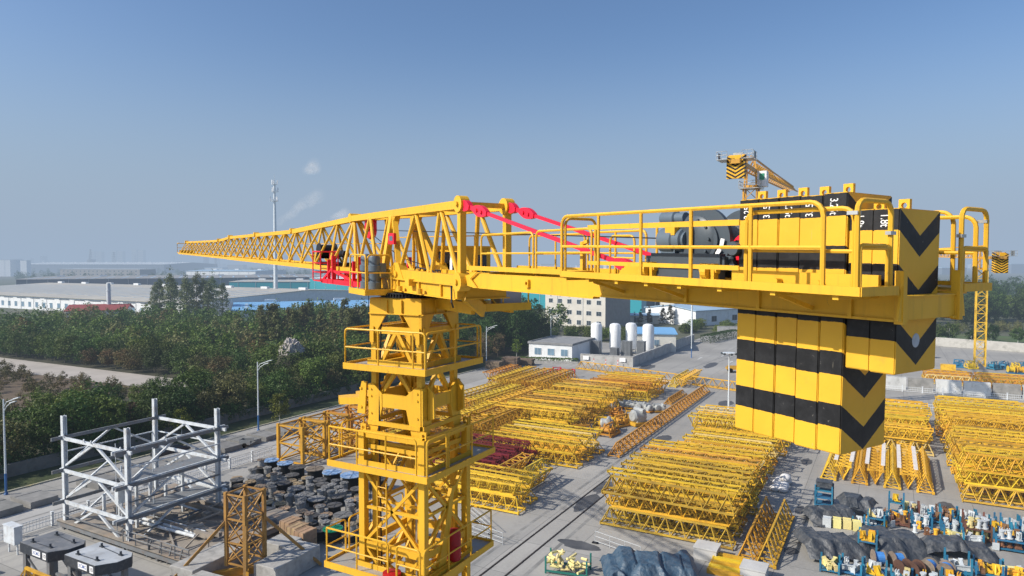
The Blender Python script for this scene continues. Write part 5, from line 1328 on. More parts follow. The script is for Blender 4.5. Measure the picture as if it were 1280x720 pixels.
for (x,y,w,h,lab) in [(-65.2,162.0,2.2,3.5,'grey finned vaporiser in front of the leftmost tank'),(-60.6,162.9,1.9,1.9,'low grey finned vaporiser between the second and third tanks'),(-57.9,164.4,2.5,3.6,'widest grey finned vaporiser, in front of the third tank'),(-54.3,165.0,1.9,3.7,'grey finned vaporiser in front of the rightmost tank')]: vap(x,y,w,h,lab)
W_SH = mat('cream_panel', (.66,.64,.57), .7, var=.05)
building('tank_shed','low cream shed with a thin blue roof behind the white tanks',(-60.2,175.5,0),(-49.6,179.5,0),18,4.6,W_SH,R_BLUE,.6,.4,side=W_CRD,rows=[(2.4,1.6,2,1.4,.12,.7,PANEB)],cat='shed')
WALLC = mat('stained_wall', (.42,.41,.39), .85, var=.15, scale=.6, dirt=(.13,.12,.11), dirt_amt=.6, dirt_scale=.9)
def wall(name,label,pts,h,w=.3,m=WALLC,cap=True):
    b = MB(); P = [Vector((*p,0)) for p in pts]
    for i,(a,c) in enumerate(zip(P,P[1:])):
        d = (c-a).normalized(); b.bar(a+ZX*(h/2)+d*(.0 if i == 0 else w/2+.003), c+ZX*(h/2)+d*(w/2), w, h)
        if cap: b.bar(a+ZX*(h+.055)+d*(.0 if i == 0 else w/2+.1), c+ZX*(h+.055)+d*(w/2+.05), w+.15, .1)
    return tag(b.build(name, m), label, 'wall')
wall('boundary_wall','grey stained boundary wall around the white tanks',[(-63.4,147.6),(-51.0,148.6),(-50.8,203)],2.3)
for i,(x,y) in enumerate([(-59.6,146.6),(-56.8,146.9),(-54.0,147.2)]):
    t = thing('marker_post','slim red and white marker post in front of the boundary wall','post',(x,y,0),0,'red and white marker posts')
    for k in range(4): b = MB(); b.tube((0,0,k*.4),(0,0,k*.4+.4),.07,8); b.build('band', REDP if k%2 else WHITE, t)
for i,(x,y) in enumerate([(-61.9,147.52),(-53.2,148.25)]):
    b = MB(); b.box(-.7,.7,-.03,.0,1.1,2.0); b.box(-.55,.55,-.036,-.031,1.55,1.7); o = b.build('notice_board', [WHITE], None, False, (x,y-.2,0), R(4)); tag(o,['white notice board at the left end of the tank boundary wall','white notice board near the right corner of the tank boundary wall'][i],'notice board')
# red and yellow lorry half hidden by the counterweight
t = thing('lorry','red and yellow lorry with a white barrier, half hidden behind the counterweight','lorry',(-28.6,152.5,.02),R(20)); b = MB(); b.box(-2.4,2.4,-1.1,1.1,.7,1.0); b.box(-2.4,.6,-1.1,-1.0,1.0,1.6); b.build('body',LO,t)
b = MB(); b.box(.9,2.5,-1.1,1.1,1.0,2.7); b.build('cab',mat('lorry_red',(.5,.02,.03),.4),t)
for x in (-1.6,1.6):
    for sg in (-1,1): b = MB(); b.lathe([(0,-.15),(.5,-.15),(.5,.15),(0,.15)],(x,sg*1.0,.5),(0,1,0),14); b.build('wheel',DARK,t)
# office block, factories
building('office_block','cream three-storey office block with rows of dark windows behind the tanks',far(2.8,262),far(7.8,243),16,12.0,W_CR,R_GREY,0,.3,side=W_CRD,rows=[(9.2,1.7,6,2.1,.02,.98,PANE),(5.2,1.7,6,2.4,.02,.98,PANE),(1.6,1.8,6,2.1,.02,.98,PANE),(11.0,.5,6,.7,.02,.98,PANE)],flat_rim=.5)  # side walls coloured darker for their shade
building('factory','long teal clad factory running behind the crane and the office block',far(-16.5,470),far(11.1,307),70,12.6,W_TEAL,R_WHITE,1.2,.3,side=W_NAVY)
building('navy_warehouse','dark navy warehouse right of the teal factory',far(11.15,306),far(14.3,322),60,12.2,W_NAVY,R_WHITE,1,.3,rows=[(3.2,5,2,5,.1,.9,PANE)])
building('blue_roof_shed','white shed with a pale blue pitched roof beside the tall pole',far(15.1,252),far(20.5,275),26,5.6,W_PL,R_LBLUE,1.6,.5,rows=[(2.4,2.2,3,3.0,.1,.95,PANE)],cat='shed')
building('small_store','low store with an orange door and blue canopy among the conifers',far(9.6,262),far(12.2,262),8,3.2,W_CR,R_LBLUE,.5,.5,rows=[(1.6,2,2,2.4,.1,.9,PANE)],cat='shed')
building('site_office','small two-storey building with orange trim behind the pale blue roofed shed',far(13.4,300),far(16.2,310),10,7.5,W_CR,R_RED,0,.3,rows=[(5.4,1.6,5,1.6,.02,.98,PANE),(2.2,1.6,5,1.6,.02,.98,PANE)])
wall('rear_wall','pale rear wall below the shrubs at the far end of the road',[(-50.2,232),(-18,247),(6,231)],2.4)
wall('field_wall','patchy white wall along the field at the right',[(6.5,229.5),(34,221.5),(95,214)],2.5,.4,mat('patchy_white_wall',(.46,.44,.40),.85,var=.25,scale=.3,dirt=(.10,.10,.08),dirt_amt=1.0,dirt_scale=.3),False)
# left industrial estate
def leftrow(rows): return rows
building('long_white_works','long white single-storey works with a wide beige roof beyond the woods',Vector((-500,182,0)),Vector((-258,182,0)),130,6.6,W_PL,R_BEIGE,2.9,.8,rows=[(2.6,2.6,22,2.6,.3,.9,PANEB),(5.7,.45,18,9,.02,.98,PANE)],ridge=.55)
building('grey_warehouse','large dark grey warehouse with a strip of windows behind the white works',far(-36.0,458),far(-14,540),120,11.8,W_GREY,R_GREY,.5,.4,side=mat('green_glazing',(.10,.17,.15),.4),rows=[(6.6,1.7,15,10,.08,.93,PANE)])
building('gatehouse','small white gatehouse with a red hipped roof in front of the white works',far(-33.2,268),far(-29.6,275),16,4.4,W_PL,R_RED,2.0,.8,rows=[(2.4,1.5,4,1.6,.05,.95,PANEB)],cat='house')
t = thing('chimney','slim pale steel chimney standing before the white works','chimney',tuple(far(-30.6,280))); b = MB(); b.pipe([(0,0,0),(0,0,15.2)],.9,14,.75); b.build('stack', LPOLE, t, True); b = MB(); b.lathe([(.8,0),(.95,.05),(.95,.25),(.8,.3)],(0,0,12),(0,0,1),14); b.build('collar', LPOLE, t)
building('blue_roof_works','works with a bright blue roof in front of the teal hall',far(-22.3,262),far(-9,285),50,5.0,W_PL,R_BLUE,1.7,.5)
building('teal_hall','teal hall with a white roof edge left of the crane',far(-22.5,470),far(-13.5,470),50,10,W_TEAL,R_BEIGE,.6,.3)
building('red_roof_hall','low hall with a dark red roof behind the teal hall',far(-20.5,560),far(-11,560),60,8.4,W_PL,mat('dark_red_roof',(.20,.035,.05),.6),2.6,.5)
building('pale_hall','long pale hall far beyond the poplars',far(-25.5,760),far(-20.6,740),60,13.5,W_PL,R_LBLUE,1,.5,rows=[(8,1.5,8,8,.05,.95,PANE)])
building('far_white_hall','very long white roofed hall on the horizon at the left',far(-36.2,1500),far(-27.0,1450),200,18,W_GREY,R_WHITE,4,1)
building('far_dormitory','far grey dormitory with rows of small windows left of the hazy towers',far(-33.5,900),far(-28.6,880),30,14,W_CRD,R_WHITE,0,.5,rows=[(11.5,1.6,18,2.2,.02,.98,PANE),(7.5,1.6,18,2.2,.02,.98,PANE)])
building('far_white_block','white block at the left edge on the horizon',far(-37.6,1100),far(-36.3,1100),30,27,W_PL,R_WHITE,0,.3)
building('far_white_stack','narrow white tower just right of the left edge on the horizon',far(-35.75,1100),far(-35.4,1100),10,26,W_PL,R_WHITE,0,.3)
rb = random.Random(11)
for i in range(3):
    for j in range(2):
        d0 = -31.75+i*1.32+j*.42
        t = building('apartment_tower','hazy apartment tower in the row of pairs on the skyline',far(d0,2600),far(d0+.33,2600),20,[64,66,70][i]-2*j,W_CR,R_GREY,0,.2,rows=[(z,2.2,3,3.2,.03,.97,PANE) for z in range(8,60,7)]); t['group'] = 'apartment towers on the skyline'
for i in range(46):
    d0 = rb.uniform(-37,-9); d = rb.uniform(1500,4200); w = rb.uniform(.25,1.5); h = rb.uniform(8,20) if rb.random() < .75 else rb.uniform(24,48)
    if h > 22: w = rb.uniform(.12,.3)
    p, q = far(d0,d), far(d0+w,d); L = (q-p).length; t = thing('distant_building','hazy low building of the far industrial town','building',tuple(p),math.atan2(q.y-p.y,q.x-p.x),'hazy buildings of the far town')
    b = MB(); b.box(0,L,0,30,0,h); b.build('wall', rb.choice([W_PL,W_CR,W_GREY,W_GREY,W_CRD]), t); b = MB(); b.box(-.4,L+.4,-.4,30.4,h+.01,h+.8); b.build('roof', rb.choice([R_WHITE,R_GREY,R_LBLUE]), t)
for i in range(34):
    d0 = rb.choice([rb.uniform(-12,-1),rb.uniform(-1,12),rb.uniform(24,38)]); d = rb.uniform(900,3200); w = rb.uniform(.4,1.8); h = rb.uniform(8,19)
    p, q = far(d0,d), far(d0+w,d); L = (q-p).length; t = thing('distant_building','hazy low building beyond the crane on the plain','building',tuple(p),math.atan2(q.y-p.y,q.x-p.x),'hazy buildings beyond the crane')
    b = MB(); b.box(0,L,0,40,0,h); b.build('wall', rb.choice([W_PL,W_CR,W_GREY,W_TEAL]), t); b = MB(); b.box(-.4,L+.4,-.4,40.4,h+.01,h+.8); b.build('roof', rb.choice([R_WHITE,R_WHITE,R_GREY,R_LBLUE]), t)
for i in range(15):
    d = rb.uniform(1500,2600); p = far(rb.uniform(-37,-12),d); h = rb.uniform(34,62); t = thing('power_pylon','thin hazy power pylon on the plain','pylon',tuple(p),rb.uniform(0,3),'hazy power pylons')
    b = MB()
    for sx in (-1,1):
        for sy in (-1,1): b.bar((sx*4,sy*4,0),(sx*.5,sy*.5,h),.5)
    for k in range(6): z = h*k/7; w = 4-3.5*k/7; b.bar((-w,-w,z),(w*.9,w*.9,z+h/7),.3); b.bar((w,-w,z),(-w*.9,w*.9,z+h/7),.3)
    for z, l in ((h*.78,7),(h*.88,6),(h*.97,5)): b.bar((-l,0,z),(l,0,z),.45)
    b.build('lattice', GST, t)
# telecom tower
t = thing('telecom_tower','tall slim white telecom tower with antenna platforms, behind the jib','telecom tower',tuple(far(-19.1,370)))
b = MB(); b.pipe([(0,0,0),(0,0,30),(0,0,66)],1.25,14,.55); b.build('mast', LPOLE, t, True)
for z, r in ((56.5,1.9),(61.5,1.6),(65.5,1.4)):
    b = MB(); b.lathe([(.6,0),(r,0),(r,.15),(.6,.15)],(0,0,z),(0,0,1),14); b.rail([(r*math.cos(a*math.pi/4),r*math.sin(a*math.pi/4),z+.15) for a in range(9)],1.0,.05,(.5,),1); f = b.build('antenna_platform', LPOLE, t)
    for a in range(3): b = MB(); c = 2*math.pi*a/3+z; b.cbox((r*1.1*math.cos(c),r*1.1*math.sin(c),z+1.2),(.45,.35,2.4),c); b.build('antenna', WHITE, f)
b = MB(); b.pipe([(0,0,66),(0,0,71)],.12,6); b.build('lightning_rod', LPOLE, t)
t = thing('tall_pole','tall plain white pole behind the boundary wall of the tanks','pole',(-52.4,207,0)); b = MB(); b.pipe([(0,0,0),(0,0,15)],.3,10,.24); b.build('shaft', LPOLE, t)

# ------------------------------------------------------------------ other tower cranes
BCO = mat('far_crane_orange', (.60,.30,.03), .5, var=.15, scale=.3, dirt=(.25,.12,.05), dirt_amt=.5, dirt_scale=.8)
M_FAR = stripe('far_block_stripes', 3.2, 1.2, .17, .085, .22); M_FAR.name = 'far_block_stripes'
def far_crane(x,y,z,az,label,L,cj,w,cab,mh=1.8,blk=(1.5,2.5,3.2)):
    """z is the level of the jib; az the jib's heading from +Y to +X"""
    t = thing('tower_crane', label, 'tower crane', (x,y,0)); a = R(az); A = Vector((math.sin(a),math.cos(a),0)); B = Vector((math.cos(a),-math.sin(a),0))
    T = lambda p: A*p[0]+B*p[1]+ZX*(p[2]+z)
    b = MB(); h = w/2; n = int((z-2.5)/1.9); zz = z-2.6
    for sx in (-1,1):
        for sy in (-1,1): b.box(sx*h-.13,sx*h+.13,sy*h-.13,sy*h+.13,0,zz)
    P = [(-h,-h),(h,-h),(h,h),(-h,h)]
    for k in range(4):
        p0, p1 = Vector((*P[k],0)), Vector((*P[(k+1)%4],0))
        for i in range(n):
            z0, z1 = zz*i/n, zz*(i+1)/n; b.bar(p0+ZX*z1,p1+ZX*z1,.12); b.bar(p0+ZX*z0,p1+ZX*z1,.1)
            if i%2 == 0: b.bar(p1+ZX*z0,p0+ZX*z1,.1)
    b.build('mast', LY if z < 30 else BCO, t)
    b = MB(T); b.box(-1.6,1.6,-1.6,1.6,-2.75,-2.65); b.rail([(-1.6,-1.6,-2.65),(1.6,-1.6,-2.65),(1.6,1.6,-2.65),(-1.6,1.6,-2.65),(-1.6,-1.6,-2.6)],1.1,.05,(.5,),1.0); b.build('work_platform', ZINC, t)
    b = MB(T); b.lathe([(1.1,-2.6),(1.1,-2.2),(.9,-2.2)],(0,0,0),(0,0,1),20)
    for sx in (-1,1):
        for sy in (-1,1): b.bar((sx*.9,sy*.9,-2.3),(sx*.8,sy*.8,0),.2)
    b.bar((-.9,-.9,-2.3),(.8,-.8,0),.14); b.bar((.9,-.9,-2.3),(-.8,-.8,0),.14); b.bar((-.9,.9,-2.3),(.8,.8,0),.14); b.build('slewing_part', BCO, t)
    b = MB(T)
    for q in (-.7,.7): b.bar((-cj,q,.1),(0,q,.0),.25,.6)
    b.bar((-cj,-.7,.1),(-cj,.7,.1),.25,.6); b.box(-cj+.3,-1,-.65,.65,.3,.36); b.build('counter_jib', BCO, t)
    b = MB(T)
    for q in (-.8,.8): b.bar((0,q,0),(L,q,.02*L),.2); b.bar((-.5,q,0),(-.5,q*.6,mh+.6),.22)
    b.bar((-.5,0,mh+.6),(L*.4,0,mh+.008*L),.24); b.bar((L*.4,0,mh+.008*L),(L,0,.02*L+mh*.6),.2); i = 0; st = 2.0
    while i*st < L-2:
        f = i*st; tz = mh+.02*f*.6 if f < L*.4 else mh*.85+.012*f
        for q in (-.8,.8): b.bar((f,q,.02*f),(f+1,0,tz),.1); b.bar((f+1,0,tz),(f+2,q,.02*f+.04),.1)
        b.bar((f,-.8,.02*f),(f,.8,.02*f),.08); i += 1
    b.build('jib', BCO, t)
    bl, bw, bh = blk
    for i in range(3):
        o = link('counterweight_block', block_mesh(bl/3-.02, bw, bh), M_FAR, t)
        M = Matrix(((A.x,-B.x,0,0),(A.y,-B.y,0,0),(0,0,1,0),(0,0,0,1))); M.translation = A*(-cj+.6+i*bl/3)+ZX*(z+.9+.15*i); o.matrix_local = M
    b = MB(T); b.box(-cj-.6,-cj+2.6,-2.5,-1.0,.36,.44); b.box(-cj-.6,-cj+2.6,1.0,2.5,.36,.44); b.box(-cj+2.0,-cj+3.2,-.7,.7,.4,1.6)
    for sg in (-1,1): b.rail([(-cj-.6,sg*1.0,.44),(-cj-.6,sg*2.5,.44),(-cj+2.6,sg*2.5,.44),(-cj+2.6,sg*1.0,.44)],1.1,.04,(.5,),1.0)
    b.build('walkway', ZINC, t)
    b = MB(T); b.box(-cj+.6,-cj+1.9,-2.54,-2.51,.5,1.5); b.box(-cj+.6,-cj+1.9,2.51,2.54,.5,1.5); b.build('sign_board', GREY, t)
    if cab:
        b = MB(T); b.box(-.2,1.6,.9,2.3,-2.4,.0); c = b.build('operator_cab', WHITE, t); b = MB(T); b.box(-.24,-.205,1.25,2.0,-1.4,-.4); b.build('cab_window', mat('green_glass',(.05,.28,.16),.2), c)
    return t
far_crane(-19.5,113.2,38.2,1,'orange tower crane with white cab rising behind the counterweight blocks',46,12,2.0,True)
far_crane(18.3,188.6,24.8,-20,'distant yellow tower crane at the right edge, its jib pointing away',50,8.5,2.0,False,2.2,(1.5,2.6,4.2))
# white concrete blocks and machinery at the far right
WB = mat('whitewashed_concrete', (.60,.60,.58), .8, var=.15, scale=.5, dirt=(.24,.23,.21), dirt_amt=.8, dirt_scale=.7, objvar=.2)
GB = mat('bare_concrete', (.27,.26,.24), .85, var=.25, scale=.7, dirt=(.1,.1,.1), dirt_amt=.6, dirt_scale=1)
for i in range(9):
    m = GB if i in (0,2,5,8) else WB
    b = MB(); b.box(-2.0,2.0,-.6,.6,0,1.25); b.box(-1.98,1.98,-.58,.58,1.25,1.27); b.box(-2.0,2.0,-.6,.6,1.27,2.3); o = b.build('concrete_block', m, None, False, (-3.4+i*4.35,147.0+.12*i,.02), R(1)); tag(o, 'whitewashed concrete block in the row at the back of the right yard' if m is WB else 'bare grey concrete block between whitewashed ones at the back of the right yard','concrete block','whitewashed blocks' if m is WB else 'bare grey blocks')
for i,(x,y) in enumerate([(14,184),(16.2,183),(20.5,184),(22.5,186),(24.5,184.4),(26.5,185.8),(29,184.8),(31.5,186),(34,185)]):
    mech_frame(x,y,2.2,1.8,1.7,.4*i,'blue and yellow base frame in the cluster round the far right crane','base frames at the far crane', RB if i%3 != 1 else LY)
for i in range(8):
    t = thing('yellow_drum','yellow winch drum in the row beside the far right crane','winch drum',(23+i*1.6,179.5+.3*i,.9),.2,'yellow winch drums'); b = MB(); b.lathe([(.75,-.6),(.75,-.5),(.5,-.48),(.5,.48),(.75,.5),(.75,.6)],(0,0,0),(1,0,0),14); b.build('drum', LY, t); b = MB(); b.box(-.7,.7,-.6,.6,-.88,-.6); b.build('base', RB, t)
b = MB(); b.box(-1.6,1.6,-.6,.6,.2,1.6); b.box(-1.7,1.7,-.7,.7,0,.2); tag(b.build('white_container', W_PL, None, False, (8.3,199,.02)), 'small white container on the far right road', 'container')
b = MB(); b.box(-1.4,1.4,-.6,.6,.1,1.3)
for i in range(6): b.bar((-1.4+i*.56,-.62,.1),(-1.4+i*.56,-.62,1.4),.06)
tag(b.build('yellow_skip', LY, None, False, (11.5,178,.02)), 'small yellow skip on the road at the far right', 'skip')
# smoke from far stacks
def smoke_mat():
    t = NT('thin_smoke'); p = t.pos(); lw = t.node('ShaderNodeLayerWeight'); lw.inputs[0].default_value = .25
    f = t.math('SUBTRACT', 1, lw.outputs['Facing']); f = t.math('POWER', f, 2.2); f = t.math('MULTIPLY', t.math('MULTIPLY', f, .085), t.ramp(t.noise(p, .06, 5, .65), .36, .62))
    tr = t.node('ShaderNodeBsdfTransparent'); df = t.node('ShaderNodeEmission'); df.inputs[0].default_value = (.62,.66,.72,1)
    mx = t.node('ShaderNodeMixShader'); t.link(f, mx.inputs[0]); t.link(tr.outputs[0], mx.inputs[1]); t.link(df.outputs[0], mx.inputs[2])
    return t.finish((1,1,1), shader=mx.outputs[0], haze=False)
SMK = smoke_mat()
def smoke(deg, d, z0, dx, dz, r0, r1, n, label):
    o0 = far(deg,d); b = MB(); rs = random.Random(int(d)+n)
    side = (far(deg+1,d)-far(deg,d)).normalized()
    for i in range(n):
        f = i/(n-1); c = o0+side*(dx*f+rs.uniform(-1,1)*r0*.4)+ZX*(z0+dz*f**.8+rs.uniform(-1,1)*r0*.3); r = r0+(r1-r0)*f
        b.lathe([(0.01,-r)]+[(r*math.cos(a),r*math.sin(a)) for a in [math.pi*(k/8-.5) for k in range(1,8)]]+[(0.01,r)], c, (rs.uniform(-.4,.4),rs.uniform(-.4,.4),1), 14)
    o = b.build('smoke_plume', SMK, None, True); tag(o, label, 'smoke plume'); o['kind'] = 'thing'
smoke(-15.7,1200,84,46,26,4,10,22,'small white smoke plume just above the jib')
smoke(-18.6,1500,110,80,60,9,17,14,'faint smoke drifting beside the telecom tower')
smoke(-16.6,1800,262,22,14,14,20,9,'faint round puff of smoke high above the jib')
# ================================================================== vegetation
def leaf_mat(name, c0, c1, c2, trans=.25):
    t = NT(name); g = t.node('ShaderNodeNewGeometry'); o = t.node('ShaderNodeObjectInfo')
    c = t.mix(g.outputs['Random Per Island'], c0, c1)
    n = t.ramp(t.noise(g.outputs['Position'], .45, 3), .42, .62)
    c = t.mix(t.math('MULTIPLY', n, .8, True), c, c2)
    hs = t.node('ShaderNodeHueSaturation'); t.link(c, hs.inputs['Color'])
    t.link(t.math('ADD', t.math('MULTIPLY', o.outputs['Random'], .85), .78), hs.inputs['Value'])
    t.link(t.math('ADD', t.math('MULTIPLY', t.math('FRACT', t.math('MULTIPLY', o.outputs['Random'], 13.7)), .05), .484), hs.inputs['Hue'])
    b = t.node('ShaderNodeBsdfPrincipled'); t.link(hs.outputs[0], b.inputs['Base Color']); b.inputs['Roughness'].default_value = .6; b.inputs['Specular IOR Level'].default_value = .25
    tr = t.node('ShaderNodeBsdfTranslucent'); t.link(hs.outputs[0], tr.inputs[0])
    mx = t.node('ShaderNodeMixShader'); mx.inputs[0].default_value = trans; t.link(b.outputs[0], mx.inputs[1]); t.link(tr.outputs[0], mx.inputs[2])
    return t.finish(None, shader=mx.outputs[0])
LEAF = {'dark': leaf_mat('dark_leaves', (.022,.042,.010), (.066,.100,.020), (.042,.068,.014)),
        'mid': leaf_mat('mid_leaves', (.044,.068,.013), (.13,.165,.032), (.080,.104,.020)),
        'olive': leaf_mat('olive_leaves', (.06,.064,.022), (.15,.145,.05), (.10,.085,.035)),
        'autumn': leaf_mat('autumn_leaves', (.07,.045,.018), (.16,.10,.045), (.06,.065,.02)),
        'pink': leaf_mat('seedpod_leaves', (.05,.07,.02), (.24,.13,.085), (.075,.07,.03)),
        'yellow': leaf_mat('yellow_green_leaves', (.06,.09,.012), (.19,.20,.025), (.11,.14,.02)),
        'pale': leaf_mat('pale_poplar_leaves', (.08,.10,.045), (.19,.215,.10), (.12,.135,.06), .35),
        'conifer': leaf_mat('conifer_leaves', (.045,.035,.02), (.11,.075,.04), (.06,.06,.03))}
BARK = mat('tree_bark', (.12,.10,.08), .9, var=.3, scale=3)
WBARK = mat('whitewashed_trunk', (.5,.5,.48), .9, var=.15)
def crown_arrays(rs, R0, z0, z1, n_cl, per, q, shape='round', spread=.2):
    """leaf cards in clumps; returns (verts, quads)"""
    cs = []
    zc, hz = (z0+z1)/2, (z1-z0)/2
    ph = rs.uniform(0, 6.28, 6)
    while len(cs) < n_cl:
        d = rs.normal(size=3); d /= np.linalg.norm(d); a = math.atan2(d[1], d[0])
        lob = 1+.18*math.sin(3*a+ph[0]+2*d[2])+.14*math.sin(5*a+ph[1])*math.cos(3*d[2]+ph[2])+.1*math.sin(7*d[2]+ph[3])
        r = rs.uniform(.45, 1)**.5*lob
        f = (d[2]*r+1)/2
        if shape == 'round': k = 1
        elif shape == 'cone': k = max(.08, 1.25*(1-f))
        elif shape == 'column': k = .75+.35*math.sin(math.pi*min(1, max(0, f)))-.35*f
        else: k = 1.1-.25*f
        cs.append((d[0]*r*R0*k, d[1]*r*R0*k, zc+d[2]*r*hz))
    cs = np.array(cs); n = n_cl*per
    c = np.repeat(cs, per, 0)+rs.normal(size=(n,3))*np.array([spread*R0*.8, spread*R0*.8, spread*R0*.6])
    out = c-np.array([0,0,zc-hz*.3]); out /= (np.linalg.norm(out, axis=1, keepdims=True)+1e-6)
    nr = out*.6+rs.normal(size=(n,3))*.8+np.array([0,0,.35]); nr /= np.linalg.norm(nr, axis=1, keepdims=True)
    t = np.cross(nr, rs.normal(size=(n,3))); t /= np.linalg.norm(t, axis=1, keepdims=True); b = np.cross(nr, t)
    s = (q*rs.uniform(.55, 1.35, (n,1)))
    v = np.stack([c-t*s*.5, c-b*s*.32+t*s*.05, c+t*s*.55, c+b*s*.32+t*s*.05], 1).reshape(-1, 3)
    v[:,2] = np.maximum(v[:,2], .02)
    return v, np.arange(n*4).reshape(-1, 4)
def trunk_mesh(h, r, top, rs, R0):
    m = MB(); m.pipe([(0,0,0),(rs.uniform(-.1,.1),rs.uniform(-.1,.1),h*.5),(rs.uniform(-.2,.2),rs.uniform(-.2,.2),top)], r, 7, r*.25)
    for i in range(6):
        a = rs.uniform(0, 6.28); z = h*rs.uniform(.55, 1.1); l = R0*rs.uniform(.5, .85)
        m.pipe([(0,0,z),(math.cos(a)*l*.5,math.sin(a)*l*.5,z+l*.35),(math.cos(a)*l,math.sin(a)*l,z+l*.8)], r*.4, 5, r*.1)
    return m.mesh('trunk', fix=False)
SPEC = {  # crown radius, height, clumps, cards per clump, card size, shape, leaf, bare trunk, spread
 'verge': (2.3, 6.0, 85, 26, .34, 'round', 'dark', .12, .2), 'verge2': (2.5, 6.6, 85, 26, .36, 'egg', 'mid', .12, .2),
 'bushy': (2.2, 5.0, 75, 26, .34, 'round', 'olive', .05, .22), 'rust': (2.0, 4.6, 65, 26, .32, 'round', 'autumn', .08, .22),
 'ball': (1.5, 4.6, 75, 28, .24, 'egg', 'yellow', .3, .17), 'big': (3.6, 12.5, 130, 34, .42, 'egg', 'dark', .06, .15),
 'big2': (3.4, 11.5, 120, 34, .42, 'round', 'mid', .08, .16), 'pod': (2.8, 8.5, 95, 30, .38, 'round', 'pink', .1, .18),
 'poplar': (3.0, 20.5, 105, 26, .55, 'column', 'pale', .12, .2), 'reed': (1.5, 11.5, 75, 26, .42, 'column', 'olive', .1, .2),
 'conifer': (1.7, 7.6, 65, 26, .32, 'cone', 'conifer', .05, .15), 'shrub': (1.6, 2.6, 45, 26, .3, 'round', 'mid', .0, .22),
 'hill': (4.6, 15, 130, 32, .6, 'egg', 'dark', .05, .16), 'hill2': (4.2, 13, 120, 32, .6, 'round', 'mid', .05, .16), 'young': (1.9, 4.8, 70, 24, .36, 'round', 'dark', .25, .2)}
TREES = {}
def tree_proto(kind):
    if kind in TREES: return TREES[kind]
    R0, H, n, per, q, shp, lf, bare, sp = SPEC[kind]; out = []
    for k in range(3):
        rs = np.random.RandomState(hash_(kind)+k*31)
        v, f = crown_arrays(rs, R0*(1+.12*(k-1)), H*bare+.1, H*(1+.06*(k-1)), n, per, q, shp, sp)
        me = np_mesh('crown_'+kind, v, f); me.materials.append(LEAF[lf])
        tm = trunk_mesh(H*.5, .05+.012*H, H*.8, rs, R0*.8); tm.materials.append(WBARK if kind in ('ball','young') else BARK); out.append((me, tm))
    TREES[kind] = out; return out
def hash_(s): return sum(ord(c)*(i+3) for i, c in enumerate(s)) % 9999
rt = random.Random(5)
TL = {'verge':('dark green tree in the dense belt along the left verge','dark verge trees'),'verge2':('fresh green tree in the dense belt along the left verge','green verge trees'),'bushy':('olive bushy tree in the woods at the left','olive bushy trees'),'rust':('russet bush among the green trees at the left','russet bushes'),
      'big':('tall dark tree behind the crane mast by the road','tall dark roadside trees'),'big2':('tall mid-green tree behind the crane mast','tall green roadside trees'),'pod':('tree with pinkish seed pods behind the crane mast','pink podded trees'),'poplar':('tall thin-leaved poplar in the group before the white works','poplars'),
      'reed':('slender olive tree in the thicket below the jib','slender olive trees'),'conifer':('brown-green conifer beside the navy warehouse','conifers'),'shrub':('green shrub on the bank behind the tank yard','shrubs behind the tanks'),'hill':('large dark tree on the wooded rise at the right','dark trees on the right rise'),'hill2':('large green tree on the wooded rise at the right','green trees on the right rise'),'young':('young dark tree behind the patchy white wall at the right','young trees behind the white wall'),'ball':('round yellow-green tree with a whitewashed trunk by the street lamp',None)}
ntree = 0
def tree(kind, x, y, s_=None, z=0, label=None, group=None):
    global ntree
    me, tm = tree_proto(kind)[rt.randrange(3)]; s_ = s_ or rt.uniform(.85, 1.15)
    t = thing('shrub' if kind in ('shrub','rust') else 'tree', label or TL[kind][0], 'shrub' if kind in ('shrub','rust') else 'tree', (x,y,z), rt.uniform(0,6.28), group or (TL[kind][1] if not label else None)); t.scale = (s_*rt.uniform(.92,1.08), s_*rt.uniform(.92,1.08), s_)
    for nm, m in (('crown', me), ('trunk', tm)):
        o = bpy.data.objects.new(nm, m); COL.objects.link(o); o.parent = t
    ntree += 1
for r_, xx in enumerate((-87.2, -91.5, -97.5, -102.5, -107.5, -112.5)):
    y = 20+r_*.7
    while y < (128 if r_ < 4 else 122):
        if not (r_ > 3 and 84 < y < 89):
            tree(rt.choice(['verge','verge','verge2','bushy','verge2','verge2','rust' if r_ % 2 else 'bushy'] if r_ < 5 else ['verge','verge2','bushy','verge2']), xx+rt.uniform(-1.5,1.5), y+rt.uniform(-1.2,1.2), (rt.uniform(.62,1.18)*(1 if y < 95 else 1.12) if not (xx < -96 and 30 < y < 90) else rt.uniform(.45,.72)), .6)
        y += 4.5 if r_ < 3 else 5.0
for r_ in range(2):
    x = -117-r_*2
    while x > -225:
        yy = 90.5+5*r_+(-117-x)*-.03
        tree(rt.choice(['verge','verge','verge2','bushy','rust'] if r_ == 0 else ['verge','verge2','verge2','bushy']), x, yy+rt.uniform(-1,1), rt.uniform(.8,1.05), .4); x -= 5.2
tree('ball', -77.6, 70.0, 1.0, 0, TL['ball'][0]); tree('ball', -83, 58, .8, .4, 'small yellowish tree among the dark verge trees behind the steel frame'); tree('ball', -81.8, 150, .9, 0, 'small yellow tree at the foot of the tall roadside trees', None)
y = 126
while y < 186:
    for xx in ((-85.5, -91.5, -98.5) if y < 160 else (-93, -99)):
        tree(rt.choice(['big','big2','pod','big'] if y < 150 else ['big','big','big2']), xx+rt.uniform(-1.5,1.5), y+rt.uniform(-1.2,1.2), rt.uniform(.62,.85) if y < 150 else rt.uniform(.85,1.12), 0)
    y += 5.6
for i in range(11): p = far(-27.6+i*.44+rt.uniform(-.2,.2), rt.uniform(255,290)); tree('poplar', p.x, p.y, [.8,.9,1.0,.92,.86,.95,1.02,.9,.88,.92,.8][i])
